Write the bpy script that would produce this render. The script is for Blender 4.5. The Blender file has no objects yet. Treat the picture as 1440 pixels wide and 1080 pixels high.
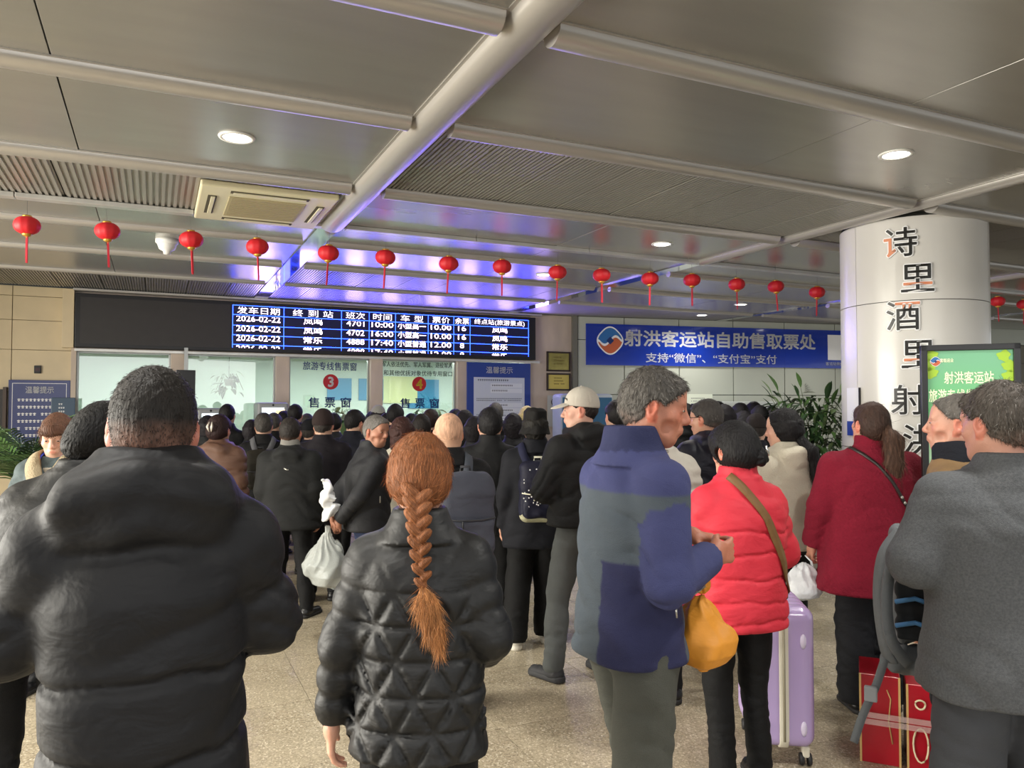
import bpy, bmesh, math, random
import numpy as np
from mathutils import Vector, Matrix, Euler, Quaternion
random.seed(7)
SC = bpy.context.scene
COL = SC.collection
PI = math.pi
# ------------------------------------------------------------------ camera
F_PX, CX, CY = 1081.0, 720.0, 540.0
CAM = Vector((0, 0, 1.63)); PITCH = math.atan(32 / F_PX)
cam = bpy.data.cameras.new('camera'); cam.sensor_width = 36; cam.lens = 36 * F_PX / 1440
cam.clip_start = 0.05
camo = bpy.data.objects.new('camera', cam); COL.objects.link(camo)
camo.location = CAM; camo.rotation_euler = (PI / 2 + PITCH, 0, 0)
SC.camera = camo
# ------------------------------------------------------------------ world, exposure, large lights
w = bpy.data.worlds.new('hall_daylight'); SC.world = w; w.use_nodes = True
bg = w.node_tree.nodes['Background']; bg.inputs[0].default_value = (0.93, 0.97, 1.0, 1); bg.inputs[1].default_value = 0.62
SC.view_settings.view_transform = 'Standard'; SC.view_settings.look = 'None'
SC.view_settings.gamma = 1; SC.view_settings.use_curve_mapping = False
SC.view_settings.exposure = 0.6

def area(name, loc, rot, sx, sy, power, col=(1, 1, 1)):
    l = bpy.data.lights.new(name, 'AREA'); l.shape = 'RECTANGLE'; l.size = sx; l.size_y = sy
    l.energy = power; l.color = col
    o = bpy.data.objects.new(name, l); COL.objects.link(o); o.location = loc; o.rotation_euler = rot
    return o
# added area lamp left of view, standing in for daylight and brightening the ceiling
area('entrance_daylight', (-7.5, 1.5, 1.5), (math.radians(90), 0, math.radians(-90)), 7, 2.6, 760, (1.0, 0.95, 0.84))
area('hall_daylight_rear', (3.0, -6.5, 2.2), (math.radians(90), 0, 0), 8, 2.4, 110, (1.0, 0.98, 0.95))  # added area lamp behind the camera, soft fill for the hall

# ------------------------------------------------------------------ helpers
def lin(c):
    if isinstance(c, str):
        c = tuple(int(c[i:i + 2], 16) / 255 for i in (0, 2, 4))
    return tuple((x / 12.92 if x <= 0.04045 else ((x + 0.055) / 1.055) ** 2.4) for x in c)

MATS = {}
def mat(name, color, rough=0.6, metal=0.0, noise=0.0, nscale=20, bump=0.0, bscale=60, emit=0.0, alpha=None, stretch=None,
        sheen=0.0, attr=False, trans=0.0, coat=0.0, color2=None, spec=None):
    if name in MATS: return MATS[name]
    m = bpy.data.materials.new(name); m.use_nodes = True; MATS[name] = m
    nt = m.node_tree; N = nt.nodes; L = nt.links; b = N['Principled BSDF']
    c = lin(color)
    b.inputs['Base Color'].default_value = (*c, 1)
    b.inputs['Roughness'].default_value = rough; b.inputs['Metallic'].default_value = metal
    if spec is not None: b.inputs['Specular IOR Level'].default_value = spec
    if sheen: b.inputs['Sheen Weight'].default_value = sheen
    if coat: b.inputs['Coat Weight'].default_value = coat
    if trans: b.inputs['Transmission Weight'].default_value = trans
    if emit:
        b.inputs['Emission Color'].default_value = (*c, 1); b.inputs['Emission Strength'].default_value = emit
    if alpha is not None: b.inputs['Alpha'].default_value = alpha
    tc = N.new('ShaderNodeTexCoord')
    mp = N.new('ShaderNodeMapping'); L.new(tc.outputs['Object'], mp.inputs[0])
    if stretch: mp.inputs['Scale'].default_value = stretch
    src = None
    if attr:
        a = N.new('ShaderNodeAttribute'); a.attribute_name = 'Col'; src = a.outputs['Color']
        L.new(src, b.inputs['Base Color'])
    if noise > 0 or color2:
        n = N.new('ShaderNodeTexNoise'); n.inputs['Scale'].default_value = nscale; n.inputs['Detail'].default_value = 4
        L.new(mp.outputs[0], n.inputs['Vector'])
        if color2:
            r = N.new('ShaderNodeValToRGB'); L.new(n.outputs['Fac'], r.inputs[0])
            r.color_ramp.elements[0].position = 0.38; r.color_ramp.elements[1].position = 0.62
            r.color_ramp.elements[0].color = (*c, 1); r.color_ramp.elements[1].color = (*lin(color2), 1)
            L.new(r.outputs[0], b.inputs['Base Color'])
        else:
            mr = N.new('ShaderNodeMapRange'); L.new(n.outputs['Fac'], mr.inputs['Value'])
            mr.inputs['From Min'].default_value = 0.3; mr.inputs['From Max'].default_value = 0.7
            mr.inputs['To Min'].default_value = 1 - noise; mr.inputs['To Max'].default_value = 1 + noise
            mx = N.new('ShaderNodeVectorMath'); mx.operation = 'SCALE'
            if src: L.new(src, mx.inputs[0])
            else: mx.inputs[0].default_value = c
            L.new(mr.outputs[0], mx.inputs['Scale']); L.new(mx.outputs[0], b.inputs['Base Color'])
    if bump > 0:
        n2 = N.new('ShaderNodeTexNoise'); n2.inputs['Scale'].default_value = bscale; n2.inputs['Detail'].default_value = 3
        L.new(mp.outputs[0], n2.inputs['Vector'])
        bp = N.new('ShaderNodeBump'); bp.inputs['Strength'].default_value = bump; bp.inputs['Distance'].default_value = 0.01
        L.new(n2.outputs['Fac'], bp.inputs['Height']); L.new(bp.outputs[0], b.inputs['Normal'])
    return m

def link(name, me, parent=None, m=None, loc=None):
    o = bpy.data.objects.new(name, me); COL.objects.link(o)
    if m is not None and me is not None and len(me.materials) == 0: me.materials.append(m)
    if parent is not None: o.parent = parent
    if loc is not None: o.location = loc
    return o
def tag(o, label=None, cat=None, group=None, kind=None):
    if label: o['label'] = label
    if cat: o['category'] = cat
    if group: o['group'] = group
    if kind: o['kind'] = kind
    return o
def empty(name, loc=(0, 0, 0), rz=0.0, label=None, cat=None, group=None, kind=None):
    o = bpy.data.objects.new(name, None); COL.objects.link(o); o.location = loc; o.rotation_euler = (0, 0, rz)
    o.empty_display_size = 0.1
    return tag(o, label, cat, group, kind)
def fin(bm, name, m, parent=None, smooth=False, loc=None):
    bmesh.ops.recalc_face_normals(bm, faces=bm.faces)
    me = bpy.data.meshes.new(name); bm.to_mesh(me); bm.free()
    if smooth:
        me.shade_smooth()
    return link(name, me, parent, m, loc)
def bx(bm, x0, x1, y0, y1, z0, z1, bev=0.0, M=None):
    r = bmesh.ops.create_cube(bm, size=1.0)
    vs = r['verts']
    for v in vs:
        v.co = Vector(((x0 + x1) / 2 + v.co.x * (x1 - x0), (y0 + y1) / 2 + v.co.y * (y1 - y0), (z0 + z1) / 2 + v.co.z * (z1 - z0)))
    if bev:
        es = list({e for v in vs for e in v.link_edges})
        rr = bmesh.ops.bevel(bm, geom=es, offset=bev, segments=2, affect='EDGES', profile=0.5)
        vs = list({v for f in rr['faces'] for v in f.verts} | {v for v in vs if v.is_valid})
    if M is not None: bmesh.ops.transform(bm, matrix=M, verts=vs)
    return vs
def box(name, x0, x1, y0, y1, z0, z1, m, parent=None, bev=0.0):
    bm = bmesh.new(); bx(bm, x0, x1, y0, y1, z0, z1, bev); return fin(bm, name, m, parent)
def lathe(name, prof, m, parent=None, seg=24, loc=None, cap=True):
    bm = bmesh.new(); rings = []
    for r, z in prof:
        rings.append([bm.verts.new((r * math.cos(2 * PI * i / seg), r * math.sin(2 * PI * i / seg), z)) for i in range(seg)])
    for a, b in zip(rings, rings[1:]):
        for i in range(seg):
            bm.faces.new((a[i], a[(i + 1) % seg], b[(i + 1) % seg], b[i]))
    if cap:
        bm.faces.new(rings[0]); bm.faces.new(rings[-1])
    return fin(bm, name, m, parent, True, loc)
def tube(name, pts, rad, m, parent=None, seg=8, flat=1.0, up=None):
    """tube along points; flat squashes it along its second axis"""
    bm = bmesh.new(); rings = []
    pts = [Vector(p) for p in pts]; n = len(pts)
    for i, p in enumerate(pts):
        t = (pts[min(i + 1, n - 1)] - pts[max(i - 1, 0)]).normalized()
        u = Vector(up) if up is not None else (Vector((0, 0, 1)) if abs(t.z) < 0.9 else Vector((1, 0, 0)))
        a = t.cross(u).normalized(); b = a.cross(t).normalized()
        r = rad[i] if isinstance(rad, (list, tuple)) else rad
        rings.append([bm.verts.new(p + a * r * math.cos(2 * PI * k / seg) + b * r * flat * math.sin(2 * PI * k / seg)) for k in range(seg)])
    for r0, r1 in zip(rings, rings[1:]):
        for k in range(seg):
            bm.faces.new((r0[k], r0[(k + 1) % seg], r1[(k + 1) % seg], r1[k]))
    bm.faces.new(rings[0]); bm.faces.new(rings[-1])
    return fin(bm, name, m, parent, True)

# pixel -> points on real planes (camera known)
RC = camo.rotation_euler.to_matrix()
def ray(x, y):
    return (RC @ Vector(((x - CX) / F_PX, (CY - y) / F_PX, -1))).normalized()
def on_z(x, y, z):
    d = ray(x, y); return CAM + d * ((z - CAM.z) / d.z)
def at_y(x, y, Y):
    d = ray(x, y); return CAM + d * (Y / d.y)

CZ = 3.18
# ticket wall frame: u along the wall, v out of it towards the hall
P0 = Vector((-5.675, 10.0, 0)); WA = math.radians(24.9)
DU = Vector((math.cos(WA), math.sin(WA), 0)); DV = Vector((math.sin(WA), -math.cos(WA), 0))
def uvz(u, v, z=0.0): return P0 + DU * u + DV * v + Vector((0, 0, z))
def c_uv(x, y, z=CZ):
    p = on_z(x, y, z) - P0; return p.dot(DU), p.dot(DV)
def W(x, y, v=0.0):
    d = ray(x, y); o = CAM - (P0 + DV * v); t = -o.dot(DV) / d.dot(DV); p = CAM + d * t
    return (p - P0).dot(DU), p.z
# the hall frame: an Empty basis so that boxes can be built in (u, -v, z)
def hall_empty(name, kind='structure', label=None, cat=None, group=None, u=0, v=0, z=0):
    e = empty(name, uvz(u, v, z), WA, label, cat, group, kind); return e
# inside such an empty: local x = u, local y = -v (into the wall)

# text
def text_mesh(s, size, bold=0.0, ext=0.001, font_shear=0.0, align='CENTER', res=3):
    cu = bpy.data.curves.new('t', 'FONT'); cu.body = s; cu.size = size; cu.extrude = ext
    cu.align_x = align; cu.align_y = 'CENTER'; cu.resolution_u = res; cu.shear = font_shear
    o = bpy.data.objects.new('t', cu); COL.objects.link(o)
    dg = bpy.context.evaluated_depsgraph_get()
    me = bpy.data.meshes.new_from_object(o.evaluated_get(dg))
    bpy.data.objects.remove(o); bpy.data.curves.remove(cu)
    if bold:                              # heavier strokes: shifted copies of the glyphs
        bm = bmesh.new(); n = 8
        for i in range(n):
            n0 = len(bm.verts); bm.from_mesh(me); bm.verts.ensure_lookup_table()
            dv = Vector((math.cos(2 * PI * i / n) * bold, math.sin(2 * PI * i / n) * bold, 0.00002 * i))
            for v in bm.verts[n0:]: v.co += dv
        bm.to_mesh(me); bm.free()
    return me
def text_on(name, s, m, parent, cx, y, cz, w=None, h=None, bold=0.0, ext=0.001, clip=None, res=2, vertical=False):
    """lettering facing local -y, centred at (cx, cz) and scaled to width w and height h"""
    tk = s.split(' ')
    if len(tk) > 1 and w and '(' not in s:          # widely spaced characters: one mesh each
        n = len(tk); cw = w / (n + (n - 1) * .5)
        for i, t in enumerate(tk):
            text_on(name, t, m, parent, cx - w / 2 + cw * (.5 + 1.5 * i), y, cz, cw, h, bold, ext, clip, res)
        return
    me = text_mesh(s, 1.0, bold, 0.0, res=res)
    co = np.zeros(len(me.vertices) * 3, np.float32); me.vertices.foreach_get('co', co); co = co.reshape(-1, 3)
    mn, mx = co.min(0), co.max(0); sz = np.maximum(mx - mn, 1e-6); c = (mn + mx) / 2
    sx = w / sz[0] if w else h / sz[1]; sy = h / sz[1] if h else sx
    new = np.stack([(co[:, 0] - c[0]) * sx + cx, np.full(len(co), y), (co[:, 1] - c[1]) * sy + cz], 1)
    me.vertices.foreach_set('co', new.ravel().astype(np.float32)); me.update()
    if clip:
        bm = bmesh.new(); bm.from_mesh(me)
        for zz, sgn in ((clip[0], 1), (clip[1], -1)):
            bmesh.ops.bisect_plane(bm, geom=bm.verts[:] + bm.edges[:] + bm.faces[:], plane_co=(0, 0, zz), plane_no=(0, 0, sgn), clear_inner=True)
        bm.to_mesh(me); bm.free()
    me.name = name
    o = link(name, me, parent, m)
    return o
# ================================================================== ROOM
M_floor = mat('floor_terrazzo', 'b8ab92', rough=0.22)
def build_floor_mat(m):
    nt = m.node_tree; N = nt.nodes; L = nt.links; b = N['Principled BSDF']
    tc = N.new('ShaderNodeTexCoord')
    v = N.new('ShaderNodeTexVoronoi'); v.inputs['Scale'].default_value = 130; L.new(tc.outputs['Object'], v.inputs['Vector'])
    r = N.new('ShaderNodeValToRGB'); L.new(v.outputs['Color'], r.inputs[0])
    e = r.color_ramp.elements; e[0].position = 0.0; e[0].color = (*lin('857a66'), 1); e[1].position = 1; e[1].color = (*lin('f0e6d2'), 1)
    a = e.new(0.35); a.color = (*lin('a99c84'), 1); a2 = e.new(0.75); a2.color = (*lin('c0b399'), 1)
    n = N.new('ShaderNodeTexNoise'); n.inputs['Scale'].default_value = 1.3; n.inputs['Detail'].default_value = 5; L.new(tc.outputs['Object'], n.inputs['Vector'])
    mr = N.new('ShaderNodeMapRange'); mr.inputs['To Min'].default_value = 0.8; mr.inputs['To Max'].default_value = 1.12; L.new(n.outputs['Fac'], mr.inputs['Value'])
    sc = N.new('ShaderNodeVectorMath'); sc.operation = 'SCALE'; L.new(r.outputs[0], sc.inputs[0]); L.new(mr.outputs[0], sc.inputs['Scale'])
    L.new(sc.outputs[0], b.inputs['Base Color'])
    mr2 = N.new('ShaderNodeMapRange'); mr2.inputs['To Min'].default_value = 0.16; mr2.inputs['To Max'].default_value = 0.42; L.new(n.outputs['Fac'], mr2.inputs['Value'])
    L.new(mr2.outputs[0], b.inputs['Roughness'])
build_floor_mat(M_floor)
M_joint = mat('joint_dark', '5d564a', rough=0.7)
M_ceil = mat('ceiling_metal', 'aeaca6', rough=0.27, metal=0.58, noise=0.03, nscale=1.5, stretch=(1, 6, 1))
M_ceil2 = mat('ceiling_metal_perforated', 'a6a39b', rough=0.4, metal=0.5)
M_rail = mat('ceiling_rail_metal', 'bab6b0', rough=0.32, metal=0.5)
M_trim = mat('light_trim', 'c9c8c4', rough=0.25, metal=0.4, noise=0.12, nscale=3)
M_dark = mat('ceiling_void', '2a2927', rough=0.9)
M_beige = mat('beige_stone', 'd2c09c', rough=0.3, noise=0.05, nscale=4)
M_pink = mat('pinkish_stone_pillar', 'c0b0a0', rough=0.35, noise=0.1, nscale=5, stretch=(1, 1, 0.4))
M_alu = mat('grey_green_wall_panel', 'b4b8ac', rough=0.35, noise=0.02, nscale=2)
M_alu_joint = mat('wall_joint', '3f403c', rough=0.8)
M_black = mat('black_plastic', '121214', rough=0.35)
M_white = mat('white_paint', 'e6e6e2', rough=0.5)

# floor: tiles near, base slab below
fl = empty('floor', (0, 0, 0), WA, kind='structure')
box('slab', -14, 22, -12, 16, -0.2, -0.004, M_joint, fl)
tile_me = None
Rinv = Matrix.Rotation(-WA, 3, 'Z')
k = 0
tiles = []
for i in range(-9, 22):
    for j in range(-4, 22):
        cx_, cy_ = i * 0.8 + 0.4, j * 0.8
        wp = Matrix.Rotation(WA, 3, 'Z') @ Vector((cx_, cy_, 0))
        if wp.y < -0.5 or wp.y > 16 or abs(wp.x) > 0.72 * max(wp.y, 0) + 2.0: continue
        tiles.append((wp.length, cx_, cy_))
tiles.sort()
bmt = bmesh.new(); bx(bmt, -0.3985, 0.3985, -0.3985, 0.3985, -0.01, 0.0, 0.0006)
first = fin(bmt, 'tile', M_floor, fl)
far_bm = bmesh.new()
first_used = False
for n_, (dd, cx_, cy_) in enumerate(tiles):
    if n_ < 290:
        o = first if not first_used else first.copy()
        if first_used: COL.objects.link(o)
        first_used = True
        o.location = (cx_, cy_, random.uniform(-0.0004, 0.0004))
        o.parent = fl
    else:
        bx(far_bm, cx_ - .3985, cx_ + .3985, cy_ - .3985, cy_ + .3985, -.01, 0)
fo = fin(far_bm, 'far_tiles', M_floor, fl); fo['kind'] = 'stuff'

# ceiling: panels as parts of an empty in the hall frame
ce = hall_empty('ceiling', z=CZ)
VR = [-0.3, 0.0, 1.51, 2.89, 4.17, 4.90, 6.12, 7.50, 8.70, 10.0, 11.3, 12.6, 13.9, 15.2]
US = [-9.55, -5.6, -1.65, 2.28, 6.2, 10.1, 14.0, 18.0]
box('upper_slab', -10, 18.5, -15.2, 0.6, 0.05, 0.12, M_dark, ce)
panel_cache = {}
def flat_panel(du, dv, m):
    key = (round(du, 3), round(dv, 3), m.name)
    if key not in panel_cache:
        bm = bmesh.new(); bx(bm, 0, du, -dv, 0, 0, 0.02, 0.002); bmesh.ops.recalc_face_normals(bm, faces=bm.faces)
        me = bpy.data.meshes.new('panel'); bm.to_mesh(me); bm.free(); me.materials.append(m); panel_cache[key] = me
    return panel_cache[key]
def rib_panel(du, dv, pitch, m, depth=0.012):
    key = ('rib', round(du, 3), round(dv, 3), pitch)
    if key not in panel_cache:
        bm = bmesh.new(); bx(bm, 0, du, -dv, 0, 0.014, 0.02)
        x = pitch * 0.3
        while x < du - pitch * 0.5:
            bx(bm, x, x + pitch * 0.55, -dv + 0.01, -0.01, 0.002, 0.0145); x += pitch
        bmesh.ops.recalc_face_normals(bm, faces=bm.faces)
        me = bpy.data.meshes.new('ribbed_panel'); bm.to_mesh(me); bm.free(); me.materials.append(m); panel_cache[key] = me
    return panel_cache[key]
rb = random.Random(3)
for a, b_ in zip(VR[1:], VR[2:]):
    for s0, s1 in zip(US, US[1:]):
        perf = (a == 4.90 and s0 < 2) or (a == 6.12 and s0 > 2) or a == 0.0 or (a == 1.51 and s0 == 2.28)
        vis = True
        if perf:
            n = 8; wdt = (s1 - s0) / n
            if a in (4.90,): n = 4; wdt = (s1 - s0) / n
            for i in range(n):
                me = rib_panel(wdt - 0.008, b_ - a - 0.01, 0.042 if a == 4.9 else 0.03, M_ceil2)
                o = link('panel', me, ce); o.location = (s0 + i * wdt + 0.004, -a - 0.005, rb.uniform(-.001, .001))
        else:
            mid = s0 + 2.15
            for p0, p1 in ((s0, mid), (mid, s1)):
                me = flat_panel(p1 - p0 - 0.006, b_ - a - 0.01, M_ceil)
                o = link('panel', me, ce); o.location = (p0 + 0.003, -a - 0.005, rb.uniform(-.0015, .0015))
                o.rotation_euler = (rb.uniform(-.002, .002), 0, 0)
# longitudinal half-round rails between panels and the heavy cross rails
def half_round(name, x0, x1, y, w, d, m, parent, axis='u', flange=0.012, z=0.0):
    bm = bmesh.new(); n = 10; prof = [(-w / 2 - flange, 0.0), (-w / 2 - flange, -0.006), (-w / 2, -0.006)]
    prof += [(-w / 2 * math.cos(PI * i / n), -0.006 - d * math.sin(PI * i / n)) for i in range(1, n)]
    prof += [(w / 2, -0.006), (w / 2 + flange, -0.006), (w / 2 + flange, 0.0)]
    rows = []
    for xx in (x0, x1):
        rows.append([bm.verts.new((xx, y + p, z + q) if axis == 'u' else (y + p, xx, z + q)) for p, q in prof])
    for i in range(len(prof) - 1): bm.faces.new((rows[0][i], rows[0][i + 1], rows[1][i + 1], rows[1][i]))
    bm.faces.new(rows[0]); bm.faces.new(rows[1])
    bmesh.ops.recalc_face_normals(bm, faces=bm.faces)
    me = bpy.data.meshes.new(name); bm.to_mesh(me); bm.free()
    for p in me.polygons: p.use_smooth = True
    me.set_sharp_from_angle(angle=math.radians(35))
    return link(name, me, parent, m)
rail_w = {1.51: .07, 2.89: .09, 4.17: .09, 4.90: .0, 6.12: .13, 7.50: .13, 8.70: .15, 10.0: .13, 11.3: .13, 12.6: .13, 13.9: .13}
for v_, ww in rail_w.items():
    if ww == 0: continue
    for s0, s1 in zip(US, US[1:]):
        half_round('rail', s0 + 0.12, s1 - 0.12, -v_, ww, ww * 0.42, M_rail, ce)
for s in US[1:-1]:
    wd = 0.2 if s == 2.28 else 0.13
    half_round('cross_rail', -15.2, -4.93, s, wd, wd * 0.33, M_rail, ce, 'v', 0.018)
M_mirror = mat('polished_steel_strip', 'b9bcbf', rough=0.08, metal=0.9)
for s in US[1:-1]:
    box('polished_strip', s - .09, s + .09, -4.85, 0, -0.012, 0.0, M_mirror, ce)
# pale folded trim hanging below the ceiling, the lantern wire runs along it
for i in range(-8, 17):
    box('trim_section', i * 1.2, i * 1.2 + 1.193, -4.96, -4.87, -0.035, 0.0, M_trim, ce, 0.003)

# ticket wall ------------------------------------------------------------
wb = hall_empty('wall_back')
uL, _ = W(0, 450); uB0, zB1 = W(106.5, 409); _, zB0 = W(106.5, 490); uB1, _ = W(751, 445)
ZB0, ZB1 = 2.405, 3.11
uP0 = W(88, 450)[0]
# stone courses on the far left wall
M_beigej = mat('stone_joint', '8c7c62', rough=0.8)
box('backing', uL - 5, uP0 + .12, 0.1, 0.3, 0, CZ, M_beigej, wb)
zs = [0, 0.62, 1.24, 1.82, 2.36, 2.74, 3.05, CZ]
for i, (z0, z1) in enumerate(zip(zs, zs[1:])):
    xs = [uL - 5, uL - 3.4, uL - 2.2, uL - 1.0, uL + .12, uP0 + .13]
    for x0, x1 in zip(xs, xs[1:]):
        box('stone_slab', x0 + .004, x1 - .004, 0.07, 0.11, z0 + .003, z1 - .003, M_beige, wb, 0.002)
box('stone_return', uP0, uB0 - .01, -0.06, 0.12, ZB0 - .01, CZ - 0.02, M_beige, wb, 0.004)
box('stone_return', uP0 + .1, uP0 + .16, 0.02, 0.3, 0, ZB0, M_pink, wb, 0.003)
# lintel behind the board
box('lintel', uP0 + .1, uB1 + .35, 0.06, 0.3, ZB0 - .03, CZ, M_pink, wb)
box('ledge', uP0 + .14, uB1 + .1, -0.02, 0.08, ZB0 - .05, ZB0 - .012, M_trim, wb, 0.004)
box('head_strip', uB0 - .02, uB1 + .1, -0.1, 0.06, ZB1 + .03, CZ - .01, M_rail, wb, 0.004)
# pillars between the windows
def px_u(x, y=520, v=-0.05): return W(x, y, v)[0]
pil = [(240, 262), (388, 407), (521, 538), (643, 657), (745, 809)]
for a, b_ in pil:
    box('stone_pillar', px_u(a), px_u(b_), 0.03, 0.28, 0, ZB0 - .03 if b_ < 740 else CZ, M_pink, wb, 0.004)
wins = [(107, 240), (262, 388), (407, 521), (538, 643)]
M_counter = mat('counter_granite', '6b6258', rough=0.3, noise=0.15, nscale=90)
box('counter_wall', uP0 + .15, px_u(657), 0.05, 0.28, 0, 1.0, M_pink, wb)
box('counter_top', uP0 + .15, px_u(657), -0.15, 0.32, 1.0, 1.04, M_counter, wb, 0.005)
# glass
def glass_mat(name, tint, refl=0.6, alpha_floor=0.04):
    m = bpy.data.materials.new(name); m.use_nodes = True; nt = m.node_tree; N = nt.nodes; L = nt.links
    for n in list(N):
        if n.type == 'BSDF_PRINCIPLED': N.remove(n)
    out = [n for n in N if n.type == 'OUTPUT_MATERIAL'][0]
    t = N.new('ShaderNodeBsdfTransparent'); t.inputs[0].default_value = (*tint, 1)
    g = N.new('ShaderNodeBsdfGlossy'); g.inputs['Roughness'].default_value = 0.01
    f = N.new('ShaderNodeFresnel'); f.inputs['IOR'].default_value = 1.55
    mm = N.new('ShaderNodeMath'); mm.operation = 'MULTIPLY_ADD'; mm.inputs[1].default_value = 1.4; mm.inputs[2].default_value = alpha_floor
    L.new(f.outputs[0], mm.inputs[0])
    x = N.new('ShaderNodeMixShader'); L.new(mm.outputs[0], x.inputs[0]); L.new(t.outputs[0], x.inputs[1]); L.new(g.outputs[0], x.inputs[2])
    L.new(x.outputs[0], out.inputs['Surface']); return m
M_glass = glass_mat('window_glass', (0.88, 0.95, 0.92))
M_frame = mat('steel_frame', '9fa19e', rough=0.3, metal=0.7)
TXT_BLUE = mat('lettering_navy', '1d2a78', rough=0.5)
TXT_BLACK = mat('lettering_black', '1a1a22', rough=0.5)
TXT_RED = mat('disc_red', 'b01622', rough=0.4)
TXT_WHITE = mat('lettering_white', 'f4f4f4', rough=0.5)
TXT_YEL = mat('lettering_yellow', 'f0d040', rough=0.5)
for i, (a, b_) in enumerate(wins):
    wo = hall_empty('window_%d' % (i + 1))
    u0, u1 = px_u(a), px_u(b_)
    box('pane', u0, u1, 0.14, 0.15, 1.04, ZB0 - .04, M_glass, wo)
    for (p, q, r, s) in ((u0, u0 + .025, 1.04, ZB0 - .04), (u1 - .025, u1, 1.04, ZB0 - .04), (u0, u1, ZB0 - .065, ZB0 - .04), (u0, u1, 1.04, 1.07)):
        box('frame_bar', p, q, 0.12, 0.17, r, s, M_frame, wo, 0.002)
    if i == 2:
        cu = (px_u(425) + px_u(508)) / 2; 
        zt = W(467, 515, -.13)[1]
        text_on('lettering', '旅游专线售票窗', TXT_BLUE, wo, px_u(466), 0.135, W(466, 515, -.13)[1], w=px_u(504) - px_u(428), h=0.125, bold=0.012)
        z3 = W(467, 537, -.13)[1]
        bm = bmesh.new(); bmesh.ops.create_cone(bm, cap_ends=True, segments=32, radius1=.115, radius2=.115, depth=.004)
        bmesh.ops.transform(bm, matrix=Matrix.Translation((px_u(467), 0.134, z3)) @ Matrix.Rotation(PI / 2, 4, 'X'), verts=bm.verts)
        fin(bm, 'number_disc', TXT_RED, wo)
        text_on('numeral', '3', TXT_WHITE, wo, px_u(467), 0.13, z3, h=0.155, bold=0.03)
        text_on('lettering', '售 票 窗', TXT_BLUE, wo, px_u(466), 0.135, W(466, 566, -.13)[1], w=px_u(497) - px_u(437), h=0.155, bold=0.018)
    if i == 3:
        text_on('lettering', '军人依法优先、军人军属、退役军人', TXT_BLACK, wo, px_u(590), 0.135, W(590, 513, -.13)[1], w=px_u(640) - px_u(541), h=0.085, bold=0.008)
        text_on('lettering', '和其他优抚对象优待专用窗口', TXT_BLACK, wo, px_u(591), 0.135, W(591, 525, -.13)[1], w=px_u(640) - px_u(543), h=0.085, bold=0.008)
        z3 = W(592, 540, -.13)[1]
        bm = bmesh.new(); bmesh.ops.create_cone(bm, cap_ends=True, segments=32, radius1=.115, radius2=.115, depth=.004)
        bmesh.ops.transform(bm, matrix=Matrix.Translation((px_u(592), 0.134, z3)) @ Matrix.Rotation(PI / 2, 4, 'X'), verts=bm.verts)
        fin(bm, 'number_disc', TXT_RED, wo)
        text_on('numeral', '4', TXT_YEL, wo, px_u(592), 0.13, z3, h=0.155, bold=0.03)
        text_on('lettering', '售 票 窗', TXT_BLUE, wo, px_u(593), 0.135, W(593, 567, -.13)[1], w=px_u(619) - px_u(564), h=0.155, bold=0.018)
# ticket office behind the glass
M_off = mat('office_wall_pale_green', 'cfdbd2', rough=0.7)
M_offc = mat('office_ceiling', 'b9c6c0', rough=0.6)
wo2 = hall_empty('wall_office')
box('rear_wall', uP0 - .6, uB1 + .3, 2.6, 2.7, 0, 2.6, M_off, wo2)
box('side_wall', uP0 - .7, uP0 - .6, 0.3, 2.7, 0, 2.6, M_off, wo2)
box('side_wall', uB1 + .2, uB1 + .3, 0.3, 2.7, 0, 2.6, M_off, wo2)
box('office_ceiling', uP0 - .7, uB1 + .3, 0.28, 2.7, 2.5, 2.56, M_offc, wo2)
for i in range(1, 9):
    box('ceiling_batten', uP0 - .6, uB1 + .2, .3 + i * .28, .315 + i * .28, 2.485, 2.5, M_frame, wo2)
for i in range(0, 12):
    box('ceiling_batten', uP0 + i * .6, uP0 + .012 + i * .6, .3, 2.6, 2.485, 2.5, M_frame, wo2)
box('partition', px_u(262) - .02, px_u(262) + .02, 0.3, 2.6, 0, 2.3, M_off, wo2)
M_bluep = mat('blue_poster_panel', '2f86b4', rough=0.5)
box('blue_panel', px_u(508), px_u(548), 2.57, 2.6, 1.75, 2.15, M_bluep, wo2)
box('blue_panel', px_u(560), px_u(610), 2.57, 2.6, 1.75, 2.15, M_bluep, wo2)
box('blue_panel', px_u(640), px_u(690), 2.57, 2.6, 1.6, 2.15, M_bluep, wo2)
box('yellow_panel', px_u(600), px_u(655), 2.56, 2.57, 1.7, 2.2, mat('yellowish_notice', 'd8dba0', rough=0.6), wo2)
M_lamp = mat('office_lamp', 'f2fff6', emit=6.0)
for uu in (uP0 + 1.0, uP0 + 2.6, uP0 + 4.2, uP0 + 5.6):
    t = hall_empty('ceiling_light', 'thing', None, None)
    t['category'] = 'light'; t['group'] = 'strip lights inside the ticket office'; t['label'] = 'slim white strip light on the ticket office ceiling behind window %s from the left' % ('one', 'two', 'three', 'four')[int((uu - uP0) / 1.6)]
    t.location = uvz(uu, -1.3, 2.44)
    box('housing', -.5, .5, -.08, .08, 0.0, .04, M_white, t); box('diffuser', -.48, .48, -.06, .06, -.012, 0.0, M_lamp, t)

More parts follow.
